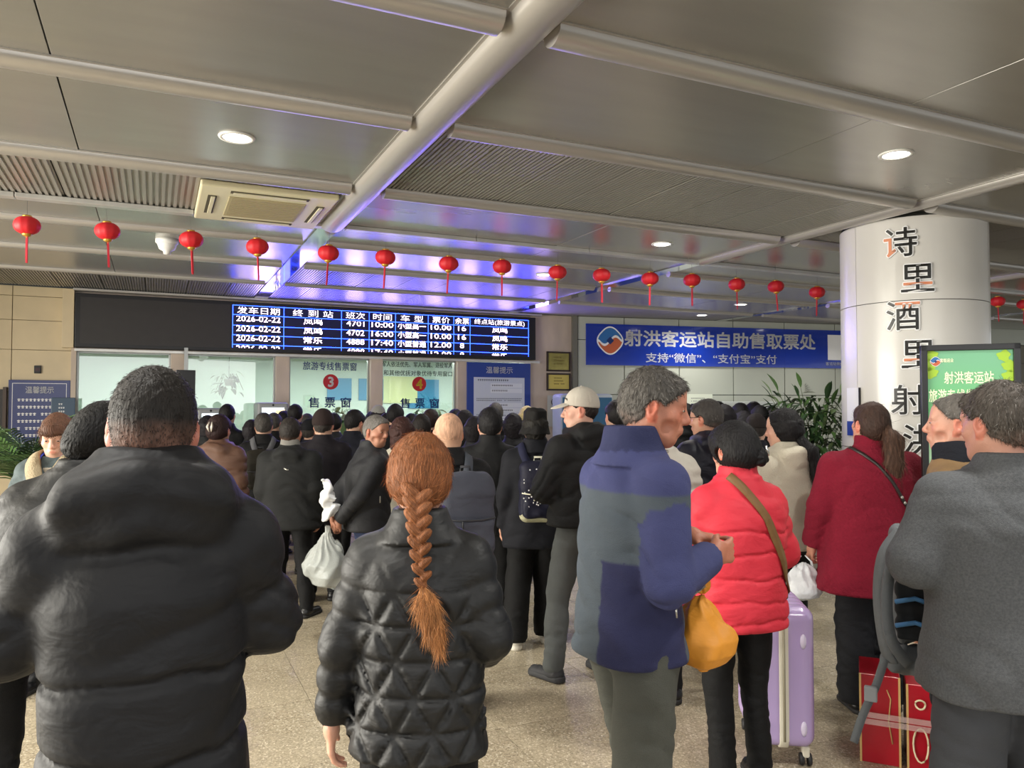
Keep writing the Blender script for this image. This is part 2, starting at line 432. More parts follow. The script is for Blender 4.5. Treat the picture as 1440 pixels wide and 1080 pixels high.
# added lamps standing in for the display's light, striped to streak the ceiling
for _i in range(15):
    _u = 2.35 + .315 * _i + .03 * math.sin(_i * 5); _txt = _i % 2 == 0
    _l = bpy.data.lights.new('display_glow', 'AREA'); _l.shape = 'RECTANGLE'; _l.size = .24 if _txt else .13; _l.size_y = .6
    _l.energy = 4.6 if _txt else 3.2; _l.color = (.42, .30, 1.0) if _txt else (.03, .03, 1.0)
    _o = bpy.data.objects.new('display_glow', _l); COL.objects.link(_o); _o.location = uvz(uB0 + _u, .10, 2.76); _o.rotation_euler = (-PI / 2, 0, WA)
# added area lamps brightening the ticket office besides its strip lights
for _u in (1.2, 3.4, 4.9, 6.2):
    _o = area('office_lamp', uvz(uP0 + _u, -1.0, 2.40), (0, 0, WA), .9, .2, 26, (.97, 1.0, .98))
# right-hand panel wall -----------------------------------------------------
W1 = Vector((1.09 + .0, 13.1, 0)); RA = math.radians(14.3)
wr = empty('wall_right', W1, RA, kind='structure')
def RW(x, y, off=0.0):
    d = Vector((math.cos(RA), math.sin(RA), 0)); n = Vector((math.sin(RA), -math.cos(RA), 0))
    r = ray(x, y); o = CAM - (W1 + n * off); t = -o.dot(n) / r.dot(n); p = CAM + r * t
    return (p - W1).dot(d), p.z
jx = [RW(x, 480)[0] for x in (812, 878, 955, 1031, 1103, 1174)]
jx = [jx[0]] + jx[1:] + [jx[-1] + .97, jx[-1] + 1.94]
box('backing', jx[0] - .02, jx[-1] + 12, 0.02, 0.2, 0, CZ, M_alu_joint, wr)
box('corner_post', jx[0] - .09, jx[0] - .01, -0.03, 0.2, 0, CZ, mat('corner_grey', '6d6c62', rough=.5), wr)
for a, b_ in zip(jx, jx[1:]):
    for z0, z1 in ((0, .9), (.9, 1.84), (1.84, 2.78), (2.78, CZ)):
        box('wall_panel', a + .008, b_ - .008, 0.0, 0.03, z0 + .006, z1 - .006, M_alu, wr, 0.002)
M_olive = mat('olive_wall_panel', '6a634e', rough=0.5, noise=.05, nscale=2)
for i in range(6):
    for z0, z1 in ((0, .9), (.9, 1.84), (1.84, 2.5), (2.5, 2.86)):
        box('wall_panel', jx[-1] + i * 1.3 + .008, jx[-1] + (i + 1) * 1.3 - .008, -0.02, 0.03, z0 + .006, z1 - .006, M_olive, wr, 0.002)
    box('wall_panel', jx[-1] + i * 1.3 + .008, jx[-1] + (i + 1) * 1.3 - .008, 0.0, 0.03, 2.87, CZ, M_alu, wr, 0.002)

# ------------------------------------------------------------------ LED board
LED = empty('departure_board', uvz(uB0, 0.06, ZB0), WA, 'long black display board with blue grid and white departure times above the ticket windows', 'display')
LW = uB1 - uB0; LH = ZB1 - ZB0
box('casing', 0, LW, 0.0, 0.12, 0, LH, M_black, LED, 0.006)
M_ledoff = mat('led_matrix_dark', '2e2b2a', rough=0.45, noise=0.08, nscale=8)
us = W(327, 450, 0.06)[0] - uB0
box('unlit_matrix', .06, us - .03, -.004, 0, .05, LH - .05, M_ledoff, LED)
M_lednavy = mat('led_matrix_lit', '0b0c2a', rough=0.4)
M_lednavy.node_tree.nodes['Principled BSDF'].inputs['Emission Color'].default_value = (0.01, 0.012, 0.12, 1)
M_lednavy.node_tree.nodes['Principled BSDF'].inputs['Emission Strength'].default_value = 0.1
ue = W(743, 470, 0.06)[0] - uB0
box('lit_matrix', us - .01, ue + .02, -.004, 0, .05, LH - .05, M_lednavy, LED)
M_ledblue = mat('led_blue_line', '1c38ff', emit=14.0)
M_ledtext = mat('led_text', 'fff0fa', emit=1.6)
colpx = [327, 399, 480, 519, 556, 602, 638, 661, 743]
cu_ = [W(x, 470, 0.06)[0] - uB0 for x in colpx]
zrow = [LH - .052, LH - .185, LH - .335, LH - .47, LH - .605]      # grid lines
LT = .0032
for c in cu_:
    box('grid_line', c - LT, c + LT, -.0065, -.0045, .055, LH - .05, M_ledblue, LED)
for z in zrow:
    box('grid_line', cu_[0], cu_[-1], -.0065, -.0045, z - LT, z + LT, M_ledblue, LED)
heads = ['发车日期', '终 到 站', '班次', '时间', '车 型', '票价', '余票', '终点站(旅游景点)']
rows = [['2026-02-22', '凤鸣', '4701', '10:00', '小型高一', '10.00', '16', '凤鸣'],
        ['2026-02-22', '凤鸣', '4702', '16:00', '小型高一', '10.00', '16', '凤鸣'],
        ['2026-02-22', '常乐', '4888', '17:40', '小型普通', '12.00', '8', '常乐']]
def cellw(s): return sum(1.0 if ord(ch) > 255 else 0.5 for ch in s)
for ci in range(8):
    c0, c1 = cu_[ci], cu_[ci + 1]; cc = (c0 + c1) / 2
    wmax = (c1 - c0) * .86
    hw = min(wmax, cellw(heads[ci]) * .145)
    text_on('lettering', heads[ci], M_ledtext, LED, cc, -.007, LH - .118, w=hw, h=.1, bold=.0)
    for ri, zc in ((0, LH - .235), (1, LH - .375), (2, LH - .51)):
        hh = .095 if ci not in (0, 2, 3, 5, 6) else .082
        tw = min(wmax, cellw(rows[ri][ci]) * .135)
        clip = (zrow[ri + 1] - 1, zrow[ri + 1 - 0] + 1) if ri else (0, LH - .2)
        if ri == 0: clip = (LH - .4, LH - .205)
        text_on('lettering', rows[ri][ci], M_ledtext, LED, cc, -.007, zc, w=tw, h=hh, bold=.002, clip=clip if ri == 0 else None)
    text_on('lettering', rows[2][ci], M_ledtext, LED, cc, -.007, LH - .66, w=min(wmax, cellw(rows[2][ci]) * .135), h=.09, bold=.005, clip=(LH - .65, LH - .61))

# ------------------------------------------------------------------ blue banner on the right wall
xb0 = RW(823.5, 480)[0]; BAN = empty('wall_banner', W1 + Vector((math.cos(RA), math.sin(RA), 0)) * xb0 + Vector((math.sin(RA), -math.cos(RA), 0)) * .03, RA,
    'long royal blue banner with white lettering and swirl emblem on the panel wall', 'sign')
zb0, zb1 = 2.345, 3.055
M_ban = mat('banner_blue', '1334a0', rough=0.12, coat=0.5)
M_ban.node_tree.nodes['Principled BSDF'].inputs['Roughness'].default_value = 0.12
BL = RW(1250, 480)[0] - xb0
def bu(x): return RW(x, 490, .03)[0] - xb0
segs = [0, bu(880 + 95), bu(1103), BL]
for a, b_ in zip(segs, segs[1:]):
    box('board_section', a + .001, b_ - .001, 0, .03, zb0, zb1, M_ban, BAN, .001)
text_on('lettering', '射洪客运站自助售取票处', TXT_WHITE, BAN, (bu(878) + bu(1147)) / 2, -.002, 2.825, w=bu(1147) - bu(878), h=.29, bold=.022)
text_on('lettering', '支持“微信”、“支付宝”支付', TXT_WHITE, BAN, (bu(908) + bu(1092)) / 2, -.002, 2.49, w=bu(1092) - bu(908), h=.17, bold=.012)
box('white_square', bu(1164), bu(1164) + .5, -.004, 0, 2.5, 2.97, TXT_WHITE, BAN)
text_on('lettering', '客运站微信公众号', TXT_WHITE, BAN, bu(1164) + .26, -.003, 2.43, w=.62, h=.06, bold=.01)
def emblem(parent, cx, cz, R, y, s=1.0):
    """rounded diamond: white rim, blue upper swirl, orange lower swirl, diamond hole"""
    def poly(name, pts, m, yy):
        bm = bmesh.new(); vs = [bm.verts.new((cx + p[0] * R, yy, cz + p[1] * R)) for p in pts]
        bm.faces.new(vs); bmesh.ops.triangulate(bm, faces=bm.faces[:]); return fin(bm, name, m, parent)
    def sq(r, n=48):
        out = []
        for i in range(n):
            t = 2 * PI * i / n; e = 0.72
            c, s_ = math.cos(t), math.sin(t)
            x = math.copysign(abs(c) ** e, c); z = math.copysign(abs(s_) ** e, s_)
            a = 0.785
            out.append((r * (x * math.cos(a) - z * math.sin(a)) * .95, r * (x * math.sin(a) + z * math.cos(a)) * .95))
        return out
    poly('emblem_rim', sq(1.0), TXT_WHITE, y)
    o = sq(.9)
    n = len(o)
    up = [p for p in o if p[1] > -.1 * p[0] + .0]
    S = [(-.9 + 1.8 * t, .32 * math.sin((t - .5) * 2 * PI * .95)) for t in [i / 20 for i in range(21)]]
    import itertools
    upper = sorted([p for p in o if p[1] > 0.02], key=lambda p: p[0]); lower = sorted([p for p in o if p[1] < -.02], key=lambda p: p[0])
    poly('emblem_upper', upper + [(p[0] * .92, p[1] + .09) for p in reversed(S)], mat('emblem_blue', '2f6fb0', rough=.4), y - .001)
    poly('emblem_lower', lower + [(p[0] * .92, p[1] - .09) for p in reversed(S)], mat('emblem_orange', 'c8643c', rough=.4), y - .001)
    poly('emblem_centre', [(.3, 0), (0, .3), (-.3, 0), (0, -.3)], mat('emblem_navy', '16306e', rough=.4), y - .002)
emblem(BAN, bu(858), 2.77, .235, -.003)

# ------------------------------------------------------------------ column
colc = Vector((3.44, 6.58)); CR = .57
M_col = mat('column_cladding', 'cfccc6', rough=0.26, coat=.15)
COLM = empty('column', (colc.x, colc.y, 0), 0, kind='structure')
th0 = math.atan2(-colc.y, -colc.x)      # towards the camera
def arc_panel(name, a0, a1, z0, z1, r, m, parent, th=.02):
    bm = bmesh.new(); n = max(6, int((a1 - a0) / .08)); rows_ = []
    for zz in (z0, z1):
        for rr in (r, r - th):
            rows_.append([bm.verts.new((rr * math.cos(a0 + (a1 - a0) * i / n), rr * math.sin(a0 + (a1 - a0) * i / n), zz)) for i in range(n + 1)])
    A, B, C_, D_ = rows_
    for i in range(n):
        bm.faces.new((A[i], A[i + 1], C_[i + 1], C_[i])); bm.faces.new((B[i], B[i + 1], D_[i + 1], D_[i]))
        bm.faces.new((A[i], A[i + 1], B[i + 1], B[i])); bm.faces.new((C_[i], C_[i + 1], D_[i + 1], D_[i]))
    bm.faces.new((A[0], B[0], D_[0], C_[0])); bm.faces.new((A[n], B[n], D_[n], C_[n]))
    bmesh.ops.recalc_face_normals(bm, faces=bm.faces)
    me = bpy.data.meshes.new(name); bm.to_mesh(me); bm.free(); me.shade_smooth(); me.set_sharp_from_angle(angle=.6)
    return link(name, me, parent, m)
lathe('core', [(CR - .015, 0), (CR - .015, CZ)], M_alu_joint, COLM, 48)
# seam at pixel x 1213 : angle on the cylinder
seam = th0 - math.asin(min(1, (1291 - 1213) / 106.5))
seam = th0 - 0.82
zc1 = 1.63 + (572 - 420) / F_PX * 6.02
for z0, z1 in ((0, .35), (.35, 1.29), (1.29, zc1), (zc1, CZ - .03)):
    for q in range(3):
        a0 = seam + q * 2 * PI / 3 + .004; a1 = seam + (q + 1) * 2 * PI / 3 - .004
        arc_panel('cladding_panel', a0, a1, z0 + .003, z1 - .003, CR, M_col, COLM)
# calligraphy characters on white raised backing
M_ink = mat('ink_black', '15130f', rough=.35); M_or = mat('ink_orange', 'd98a62', rough=.4)
def bend(me, ang, r, zc):
    co = np.zeros(len(me.vertices) * 3, np.float32); me.vertices.foreach_get('co', co); co = co.reshape(-1, 3)
    a = ang + co[:, 0] / r; rr = r + co[:, 2]
    new = np.stack([rr * np.cos(a), rr * np.sin(a), co[:, 1] + zc], 1).astype(np.float32)
    me.vertices.foreach_set('co', new.ravel()); me.update()
def col_char(ch, px, py, hgt, orange=None):
    p = None
    # intersect ray with cylinder
    r = ray(px, py); o = CAM
    ax, ay = o.x - colc.x, o.y - colc.y
    A_ = r.x ** 2 + r.y ** 2; B_ = 2 * (ax * r.x + ay * r.y); C_ = ax * ax + ay * ay - CR * CR
    t = (-B_ - math.sqrt(max(0, B_ * B_ - 4 * A_ * C_))) / (2 * A_)
    P = o + r * t; ang = math.atan2(P.y - colc.y, P.x - colc.x)
    for nm, bold, ext, off, m in (('letter_backing', .045, .006, .008, TXT_WHITE), ('letter', .008, .002, .017, M_ink)):
        me = text_mesh(ch, hgt * 1.05, bold * hgt * 1.0, ext, res=2)
        co = np.zeros(len(me.vertices) * 3, np.float32); me.vertices.foreach_get('co', co); co = co.reshape(-1, 3)
        if nm == 'letter_backing': c0 = (co.min(0) + co.max(0)) / 2; ext0 = None
        else: c0 = (co.min(0) + co.max(0)) / 2
        co[:, :2] -= c0[:2]; co[:, 2] += off
        me.vertices.foreach_set('co', co.ravel()); 
        bend(me, ang, CR, P.z)
        me.name = nm
        ob = link(nm, me, COLM, m)
        if nm == 'letter' and orange:
            # colour one stroke region orange: second slot by bounds
            me.materials.append(M_or)
            x0, x1, z0, z1 = orange
            w_, h_ = co[:, 0].max() - co[:, 0].min(), co[:, 1].max() - co[:, 1].min()
            nx = (co[:, 0] - co[:, 0].min()) / w_; nz = (co[:, 1] - co[:, 1].min()) / h_
            for pl in me.polygons:
                vx = sum(nx[i] for i in pl.vertices) / len(pl.vertices); vz = sum(nz[i] for i in pl.vertices) / len(pl.vertices)
                if x0 <= vx <= x1 and z0 <= vz <= z1: pl.material_index = 1
for ch, px, py, orr in (('诗', 1266, 341, (0, .32, 0, .66)), ('里', 1290, 391, (0.05, .95, .22, .36)), ('酒', 1270, 444, (.3, 1, .82, 1)), ('里', 1291, 498, (0.05, .95, .22, .36)),
                        ('射', 1277, 562, None), ('洪', 1294, 618, None), ('等', 1290, 668, None)):
    col_char(ch, px, py, .24, orr)
# ================================================================== IMPLICIT SURFACE MODELLER
def f32(a): return np.asarray(a, np.float32)
class Sdf:
    def __init__(s, lo, hi, h):
        s.lo = f32(lo) - 2 * h; s.h = h
        n = np.ceil((f32(hi) + 2 * h - s.lo) / h).astype(int) + 1; s.n = n
        s.ax = [s.lo[i] + h * np.arange(n[i], dtype=np.float32) for i in range(3)]
        s.D = np.full(tuple(n), 1.0, np.float32)
        s.ops = None
    @property
    def P(s): return s.ax[0][:, None, None], s.ax[1][None, :, None], s.ax[2][None, None, :]
    def sub(s, lo, hi, m=0.09):
        sl = []
        for i in range(3):
            a = int(max(0, math.floor((lo[i] - m - s.lo[i]) / s.h))); b = int(min(s.n[i], math.ceil((hi[i] + m - s.lo[i]) / s.h) + 1))
            if b <= a: return None
            sl.append(slice(a, b))
        return tuple(sl)
    def pts(s, sl): return s.ax[0][sl[0]][:, None, None], s.ax[1][sl[1]][None, :, None], s.ax[2][sl[2]][None, None, :]
    def join(s, sl, d, k=0.0, mode='u'):
        A = s.D[sl]
        if mode == 'u':
            if k > 0:
                h = np.maximum(k - np.abs(A - d), 0) / k; R = np.minimum(A, d) - h * h * k * 0.25
            else: R = np.minimum(A, d)
        else:                                   # subtract
            if k > 0:
                h = np.maximum(k - np.abs(A + d), 0) / k; R = np.maximum(A, -d) + h * h * k * 0.25
            else: R = np.maximum(A, -d)
        s.D[sl] = R
    def cone(s, a, b, ra, rb, k=0.02, mode='u', disp=None, flat=None):
        a = f32(a); b = f32(b); r = max(ra, rb)
        sl = s.sub(np.minimum(a, b) - r, np.maximum(a, b) + r)
        if sl is None: return s
        x, y, z = s.pts(sl); ba = b - a; L2 = float(ba @ ba) + 1e-9
        px, py, pz = x - a[0], y - a[1], z - a[2]
        t = np.clip((px * ba[0] + py * ba[1] + pz * ba[2]) / L2, 0, 1)
        dx, dy, dz = px - t * ba[0], py - t * ba[1], pz - t * ba[2]
        if flat is not None:                    # (direction, factor): thinner along a direction
            n, f = f32(flat[0]), flat[1]; q = dx * n[0] + dy * n[1] + dz * n[2]
            l2 = dx * dx + dy * dy + dz * dz + q * q * (1 / f ** 2 - 1)
            d = (np.sqrt(l2) - (ra + (rb - ra) * t)) * (0.5 + 0.5 * f)
        else:
            d = np.sqrt(dx * dx + dy * dy + dz * dz) - (ra + (rb - ra) * t)
        if disp is not None: d = d + disp(t, x, y, z)
        s.join(sl, d, k, mode); return s
    def ell(s, c, r, k=0.02, mode='u', R=None, disp=None):
        c = f32(c); r = f32(r); m = float(r.max())
        ext = f32([m, m, m]) if R is not None else r
        sl = s.sub(c - ext, c + ext)
        if sl is None: return s
        x, y, z = s.pts(sl); x = x - c[0]; y = y - c[1]; z = z - c[2]
        if R is not None:
            R = np.array(R, np.float32)
            x, y, z = (R[0, 0] * x + R[1, 0] * y + R[2, 0] * z, R[0, 1] * x + R[1, 1] * y + R[2, 1] * z, R[0, 2] * x + R[1, 2] * y + R[2, 2] * z)
        k0 = np.sqrt((x / r[0]) ** 2 + (y / r[1]) ** 2 + (z / r[2]) ** 2)
        k1 = np.sqrt((x / r[0] ** 2) ** 2 + (y / r[1] ** 2) ** 2 + (z / r[2] ** 2) ** 2) + 1e-6
        d = k0 * (k0 - 1) / k1
        if disp is not None: d = d + disp(x, y, z)
        s.join(sl, d, k, mode); return s
    def rbox(s, c, half, rad, k=0.0, R=None, mode='u'):
        c = f32(c); half = f32(half); m = float(np.linalg.norm(half)) if R is not None else half
        sl = s.sub(c - m, c + m)
        if sl is None: return s
        x, y, z = s.pts(sl); x = x - c[0]; y = y - c[1]; z = z - c[2]
        if R is not None:
            R = np.array(R, np.float32)
            x, y, z = (R[0, 0] * x + R[1, 0] * y + R[2, 0] * z, R[0, 1] * x + R[1, 1] * y + R[2, 1] * z, R[0, 2] * x + R[1, 2] * y + R[2, 2] * z)
        qx, qy, qz = np.abs(x) - half[0] + rad, np.abs(y) - half[1] + rad, np.abs(z) - half[2] + rad
        d = np.sqrt(np.maximum(qx, 0) ** 2 + np.maximum(qy, 0) ** 2 + np.maximum(qz, 0) ** 2) + np.minimum(np.maximum(qx, np.maximum(qy, qz)), 0) - rad
        s.join(sl, d, k, mode); return s
    def loft(s, prof, k=0.03, ex=2.3, disp=None):
        """prof rows: z, cx, cy, rx, ry"""
        pr = f32(prof); o = np.argsort(pr[:, 0]); pr = pr[o]
        z0, z1 = pr[0, 0], pr[-1, 0]; R = pr[:, 3:5].max()
        sl = s.sub((pr[:, 1].min() - R, pr[:, 2].min() - R, z0), (pr[:, 1].max() + R, pr[:, 2].max() + R, z1), 0.1)
        x, y, z = s.pts(sl); zz = np.clip(z, z0, z1)
        cx, cy, rx, ry = (np.interp(zz.ravel(), pr[:, 0], pr[:, i]).astype(np.float32)[None, None, :] for i in (1, 2, 3, 4))
        q = (np.abs((x - cx) / rx) ** ex + np.abs((y - cy) / ry) ** ex) ** (1 / ex)
        d = (q - 1) * np.minimum(rx, ry) * 0.95
        d = np.maximum(d, np.maximum(z0 - z, z - z1) + 0 * x)
        if disp is not None: d = d + disp(x, y, z)
        s.join(sl, d, k); return s
    def cut(s, p, n, k=0.0):
        """remove everything on the +n side of the plane through p"""
        n = f32(n) / np.linalg.norm(n); x, y, z = s.P
        d = (x - p[0]) * n[0] + (y - p[1]) * n[1] + (z - p[2]) * n[2]
        if k > 0:
            h = np.maximum(k - np.abs(s.D - d), 0) / k; s.D = np.maximum(s.D, d) + h * h * k * 0.25
        else: s.D = np.maximum(s.D, d)
        return s
    def disp(s, fn):
        x, y, z = s.P; s.D = s.D + fn(x, y, z); return s
    def mesh(s):
        D = s.D; S = D < 0
        S[0] = S[-1] = False; S[:, 0] = S[:, -1] = False; S[:, :, 0] = S[:, :, -1] = False
        D = np.where(S, D, np.abs(D) + 1e-5)
        c = np.zeros(tuple(s.n - 1), np.int8)
        for a in (0, 1):
            for b in (0, 1):
                for e in (0, 1):
                    c += S[a:s.n[0] - 1 + a, b:s.n[1] - 1 + b, e:s.n[2] - 1 + e]
        I, J, K = np.nonzero((c > 0) & (c < 8)); nv = len(I)
        idx = np.full(c.shape, -1, np.int32); idx[I, J, K] = np.arange(nv)
        pos = np.zeros((nv, 3), np.float32); cnt = np.zeros(nv, np.float32)
        for ax_ in range(3):
            o1, o2 = [a for a in range(3) if a != ax_]
            for p in (0, 1):
                for q in (0, 1):
                    A = [0, 0, 0]; A[o1] = p; A[o2] = q; B = list(A); B[ax_] = 1
                    va = D[I + A[0], J + A[1], K + A[2]]; vb = D[I + B[0], J + B[1], K + B[2]]
                    m = (va < 0) != (vb < 0); t = np.where(m, va / np.where(m, va - vb, 1), 0)
                    for d in range(3):
                        pos[:, d] += np.where(m, A[d] + (t if d == ax_ else 0), 0)
                    cnt += m
        pos /= np.maximum(cnt, 1)[:, None]
        pos = (pos + np.stack([I, J, K], 1)) * s.h + s.lo
        F = []
        for ax_ in range(3):
            o1, o2 = (ax_ + 1) % 3, (ax_ + 2) % 3
            sa = [slice(1, -1)] * 3; sb = [slice(1, -1)] * 3
            sa[ax_] = slice(0, -1); sb[ax_] = slice(1, None)
            a = S[tuple(sa)]; b = S[tuple(sb)]
            for flip, msk in ((0, a & ~b), (1, ~a & b)):
                i = np.stack(np.nonzero(msk), 1)
                if not len(i): continue
                i[:, o1] += 1; i[:, o2] += 1
                def g(d1, d2):
                    j = i.copy(); j[:, o1] += d1; j[:, o2] += d2; return idx[j[:, 0], j[:, 1], j[:, 2]]
                q = [g(-1, -1), g(0, -1), g(0, 0), g(-1, 0)]
                if flip: q = q[::-1]
                F.append(np.stack(q, 1))
        F = np.concatenate(F) if F else np.zeros((0, 4), np.int32)
        return pos, F
def vnormals(V, F):
    a = V[F[:, 2]] - V[F[:, 0]]; b = V[F[:, 3]] - V[F[:, 1]]; n = np.cross(a, b); N = np.zeros_like(V)
    for i in range(4): np.add.at(N, F[:, i], n)
    return N / (np.linalg.norm(N, axis=1, keepdims=True) + 1e-9)
def np_mesh(name, V, F, m, parent=None, col=None, smooth=True, mat_idx=None):
    me = bpy.data.meshes.new(name); k = F.shape[1]
    me.vertices.add(len(V)); me.vertices.foreach_set('co', f32(V).ravel())
    me.loops.add(F.size); me.loops.foreach_set('vertex_index', F.ravel().astype(np.int32))
    me.polygons.add(len(F)); me.polygons.foreach_set('loop_start', (np.arange(len(F)) * k).astype(np.int32))
    if isinstance(m, (list, tuple)):
        for q in m: me.materials.append(q)
    else: me.materials.append(m)
    me.update(calc_edges=True)
    if smooth: me.polygons.foreach_set('use_smooth', np.ones(len(F), bool))
    if col is not None:
        ca = me.color_attributes.new('Col', 'FLOAT_COLOR', 'POINT')
        ca.data.foreach_set('color', np.concatenate([f32(col), np.ones((len(V), 1), np.float32)], 1).ravel())
    if mat_idx is not None: me.polygons.foreach_set('material_index', mat_idx.astype(np.int32))
    return link(name, me, parent)
def merge(parts):
    V = []; F = []; n = 0
    for v, f in parts: V.append(v); F.append(f + n); n += len(v)
    return np.concatenate(V), np.concatenate(F)

def wob(x, y, z, f, seed, amp):
    """soft cloth undulation"""
    r = np.random.RandomState(seed); o = 0
    for i in range(3):
        k = r.normal(size=3) * f * (0.7 + 0.5 * i); ph = r.rand() * 6.28
        o = o + np.sin(k[0] * x + k[1] * y + k[2] * z + ph)
    return (amp / 2.2) * o.astype(np.float32)
def folds(x, y, z, f, seed, amp, dirv=(0.25, 0.2, 1)):
    """creases: sharpened ridges running across a main direction, broken up"""
    r = np.random.RandomState(seed)
    a = dirv[0] * x + dirv[1] * y + dirv[2] * z
    w1 = np.sin(x * f * 0.55 + r.rand() * 6 + np.sin(z * f * .4)) + np.sin(y * f * 0.6 + r.rand() * 6)
    s_ = np.sin(a * f + 1.3 * w1 + r.rand() * 6)
    msk = 0.5 + 0.5 * np.sin(x * f * .35 + z * f * .3 + y * f * .25 + r.rand() * 6)
    return (amp * msk * (1 - np.abs(s_)) ** 2).astype(np.float32)
def seam(v, pos, wd): return np.exp(-((v - pos) / wd) ** 2)
# ================================================================== PEOPLE
M_skin = mat('skin', 'c89a80', rough=0.5, attr=True, noise=0.05, nscale=35, bump=0.12, bscale=180)
M_hair = mat('hair', '1a1716', rough=0.62, spec=.3, bump=.55, bscale=140, attr=True, noise=0.25, nscale=60, stretch=(1, 1, .25))
M_eyew = mat('eye_white', 'aaa198', rough=0.2); M_iris = mat('iris_dark', '1c120d', rough=0.15)
def cloth(name, color, rough=0.8, bump=0.25, bscale=350, noise=0.06, nscale=12, sheen=0.0, attr=False, stretch=None, spec=0.3, wr=.26):
    c_ = tuple(int(color[i:i + 2], 16) / 255 * (.86 if sum(int(color[i:i + 2], 16) for i in (0, 2, 4)) > 200 else .55) for i in (0, 2, 4)) if not attr else color
    new = name not in MATS
    m = mat(name, c_, rough=rough, bump=bump, bscale=bscale, noise=noise, nscale=nscale, sheen=sheen, attr=attr, stretch=stretch, spec=spec)
    if new and wr:                                   # fine creases of the fabric
        nt = m.node_tree; N = nt.nodes; L = nt.links; b = N['Principled BSDF']
        tc = [n for n in N if n.type == 'TEX_COORD'][0]; mp = N.new('ShaderNodeMapping'); mp.inputs['Scale'].default_value = (1, 1, 1.7); mp.inputs['Rotation'].default_value = (0, .5, 0)
        L.new(tc.outputs['Object'], mp.inputs[0]); n = N.new('ShaderNodeTexNoise'); n.inputs['Scale'].default_value = 8.5; n.inputs['Detail'].default_value = 3; n.inputs['Distortion'].default_value = .6; L.new(mp.outputs[0], n.inputs['Vector'])
        bp = N.new('ShaderNodeBump'); bp.inputs['Strength'].default_value = wr; bp.inputs['Distance'].default_value = .035; L.new(n.outputs['Fac'], bp.inputs['Height'])
        old = b.inputs['Normal'].links[0].from_socket if b.inputs['Normal'].links else None
        if old: L.new(old, bp.inputs['Normal'])
        L.new(bp.outputs[0], b.inputs['Normal'])
    return m
def rotm(yaw=0, pitch=0, roll=0):
    """yaw + turns left, pitch + looks down, roll + tips to the right"""
    return np.array(Matrix.Rotation(math.radians(yaw), 3, 'Z') @ Matrix.Rotation(-math.radians(pitch), 3, 'X') @ Matrix.Rotation(math.radians(roll), 3, 'Y'), np.float32)
def npv(c): return f32(lin(c))

def head_mesh(h, fem=0.0, jaw=1.0, old=0.0):
    s = Sdf((-.1, -.125, -.16), (.1, .135, .125), h)
    s.ell((0, -.018, .022), (.076, .096, .092), 0)
    s.ell((0, .03, -.035), (.06 * jaw, .062, .078), .035)
    s.ell((0, .058, -.092), (.024, .024, .022), .03)                       # chin
    for sx in (-1, 1):
        s.ell((sx * .043, .052, -.022), (.022, .024, .02), .02)            # cheekbone
        s.cone((sx * .05, -.005, -.045), (sx * .03 , .05, -.09), .022 * jaw, .016, .03)   # jaw line
    s.cone((-.034, .08, .022), (.034, .08, .022), .0095 + .002 * (1 - fem), .0095 + .002 * (1 - fem), .02)
    s.ell((0, .062, .055), (.05, .028, .035), .03)                          # forehead
    for sx in (-1, 1):
        s.ell((sx * .031, .097, .004), (.018, .016, .011), .014, 'sub')    # socket
        s.ell((sx * .031, .078, .003), (.0145, .0125, .0125), .006)        # lid bulge
    s.cone((0, .088, .012), (0, .108, -.024), .008, .0115, .014)
    s.ell((0, .104, -.03), (.0125, .012, .009), .01)
    for sx in (-1, 1): s.ell((sx * .012, .095, -.032), (.008, .01, .007), .006)
    s.ell((0, .083, -.06), (.026, .016, .016), .014)                       # muzzle
    s.ell((0, .096, -.054), (.02, .007, .0045), .005); s.ell((0, .095, -.064), (.017, .007, .005), .005)
    s.ell((0, .103, -.0588), (.021, .006, .0016), .003, 'sub')
    if old:
        for sx in (-1, 1): s.cone((sx * .02, .094, -.03), (sx * .032, .080, -.065), .0025, .002, .006, 'sub')
        for sx in (-1, 1): s.ell((sx * .060, .05, -.052), (.009, .018, .016), .02, 'sub')
    for sx in (-1, 1):
        R = rotm(sx * -22, 8, 0)
        s.ell((sx * .079, -.012, -.004), (.008, .019, .031), .008, R=R)
        s.ell((sx * .083, -.012, .002), (.005, .010, .018), .004, 'sub', R=R)
        s.ell((sx * .077, -.004, -.028), (.007, .010, .011), .005)
    s.cone((0, -.022, -.06), (0, -.035, -.16), .05 + .007 * (1 - fem), .054 + .009 * (1 - fem), .03)
    return s.mesh()
def head_color(V, skin, lips=0.4, ear=0.25, old=0.0):
    b = npv(skin); C = np.tile(b, (len(V), 1))
    x, y, z = V.T
    def mixc(w, c): 
        nonlocal C
        w = np.clip(w, 0, 1)[:, None]; C = C * (1 - w) + f32(c) * w
    red = b * f32([1.12, .72, .68])
    mixc(.5 * np.exp(-((np.abs(x) - .045) / .02) ** 2 - ((z + .02) / .025) ** 2) * (y > .02), red)
    mixc(.5 * np.exp(-(x / .015) ** 2 - ((z + .028) / .014) ** 2) * (y > .08), red)
    mixc(ear * 3 * ((np.abs(x) > .074) & (np.abs(z) < .045)), b * f32([1.12, .66, .6]))
    mixc(lips * 2 * np.exp(-(x / .02) ** 4 - ((z + .059) / .009) ** 2) * (y > .085), b * f32([.85, .5, .48]))
    mixc(.35 * np.exp(-((np.abs(x) - .031) / .02) ** 2 - ((z - .004) / .014) ** 2) * (y > .06), b * f32([.62, .5, .46]))
    return C

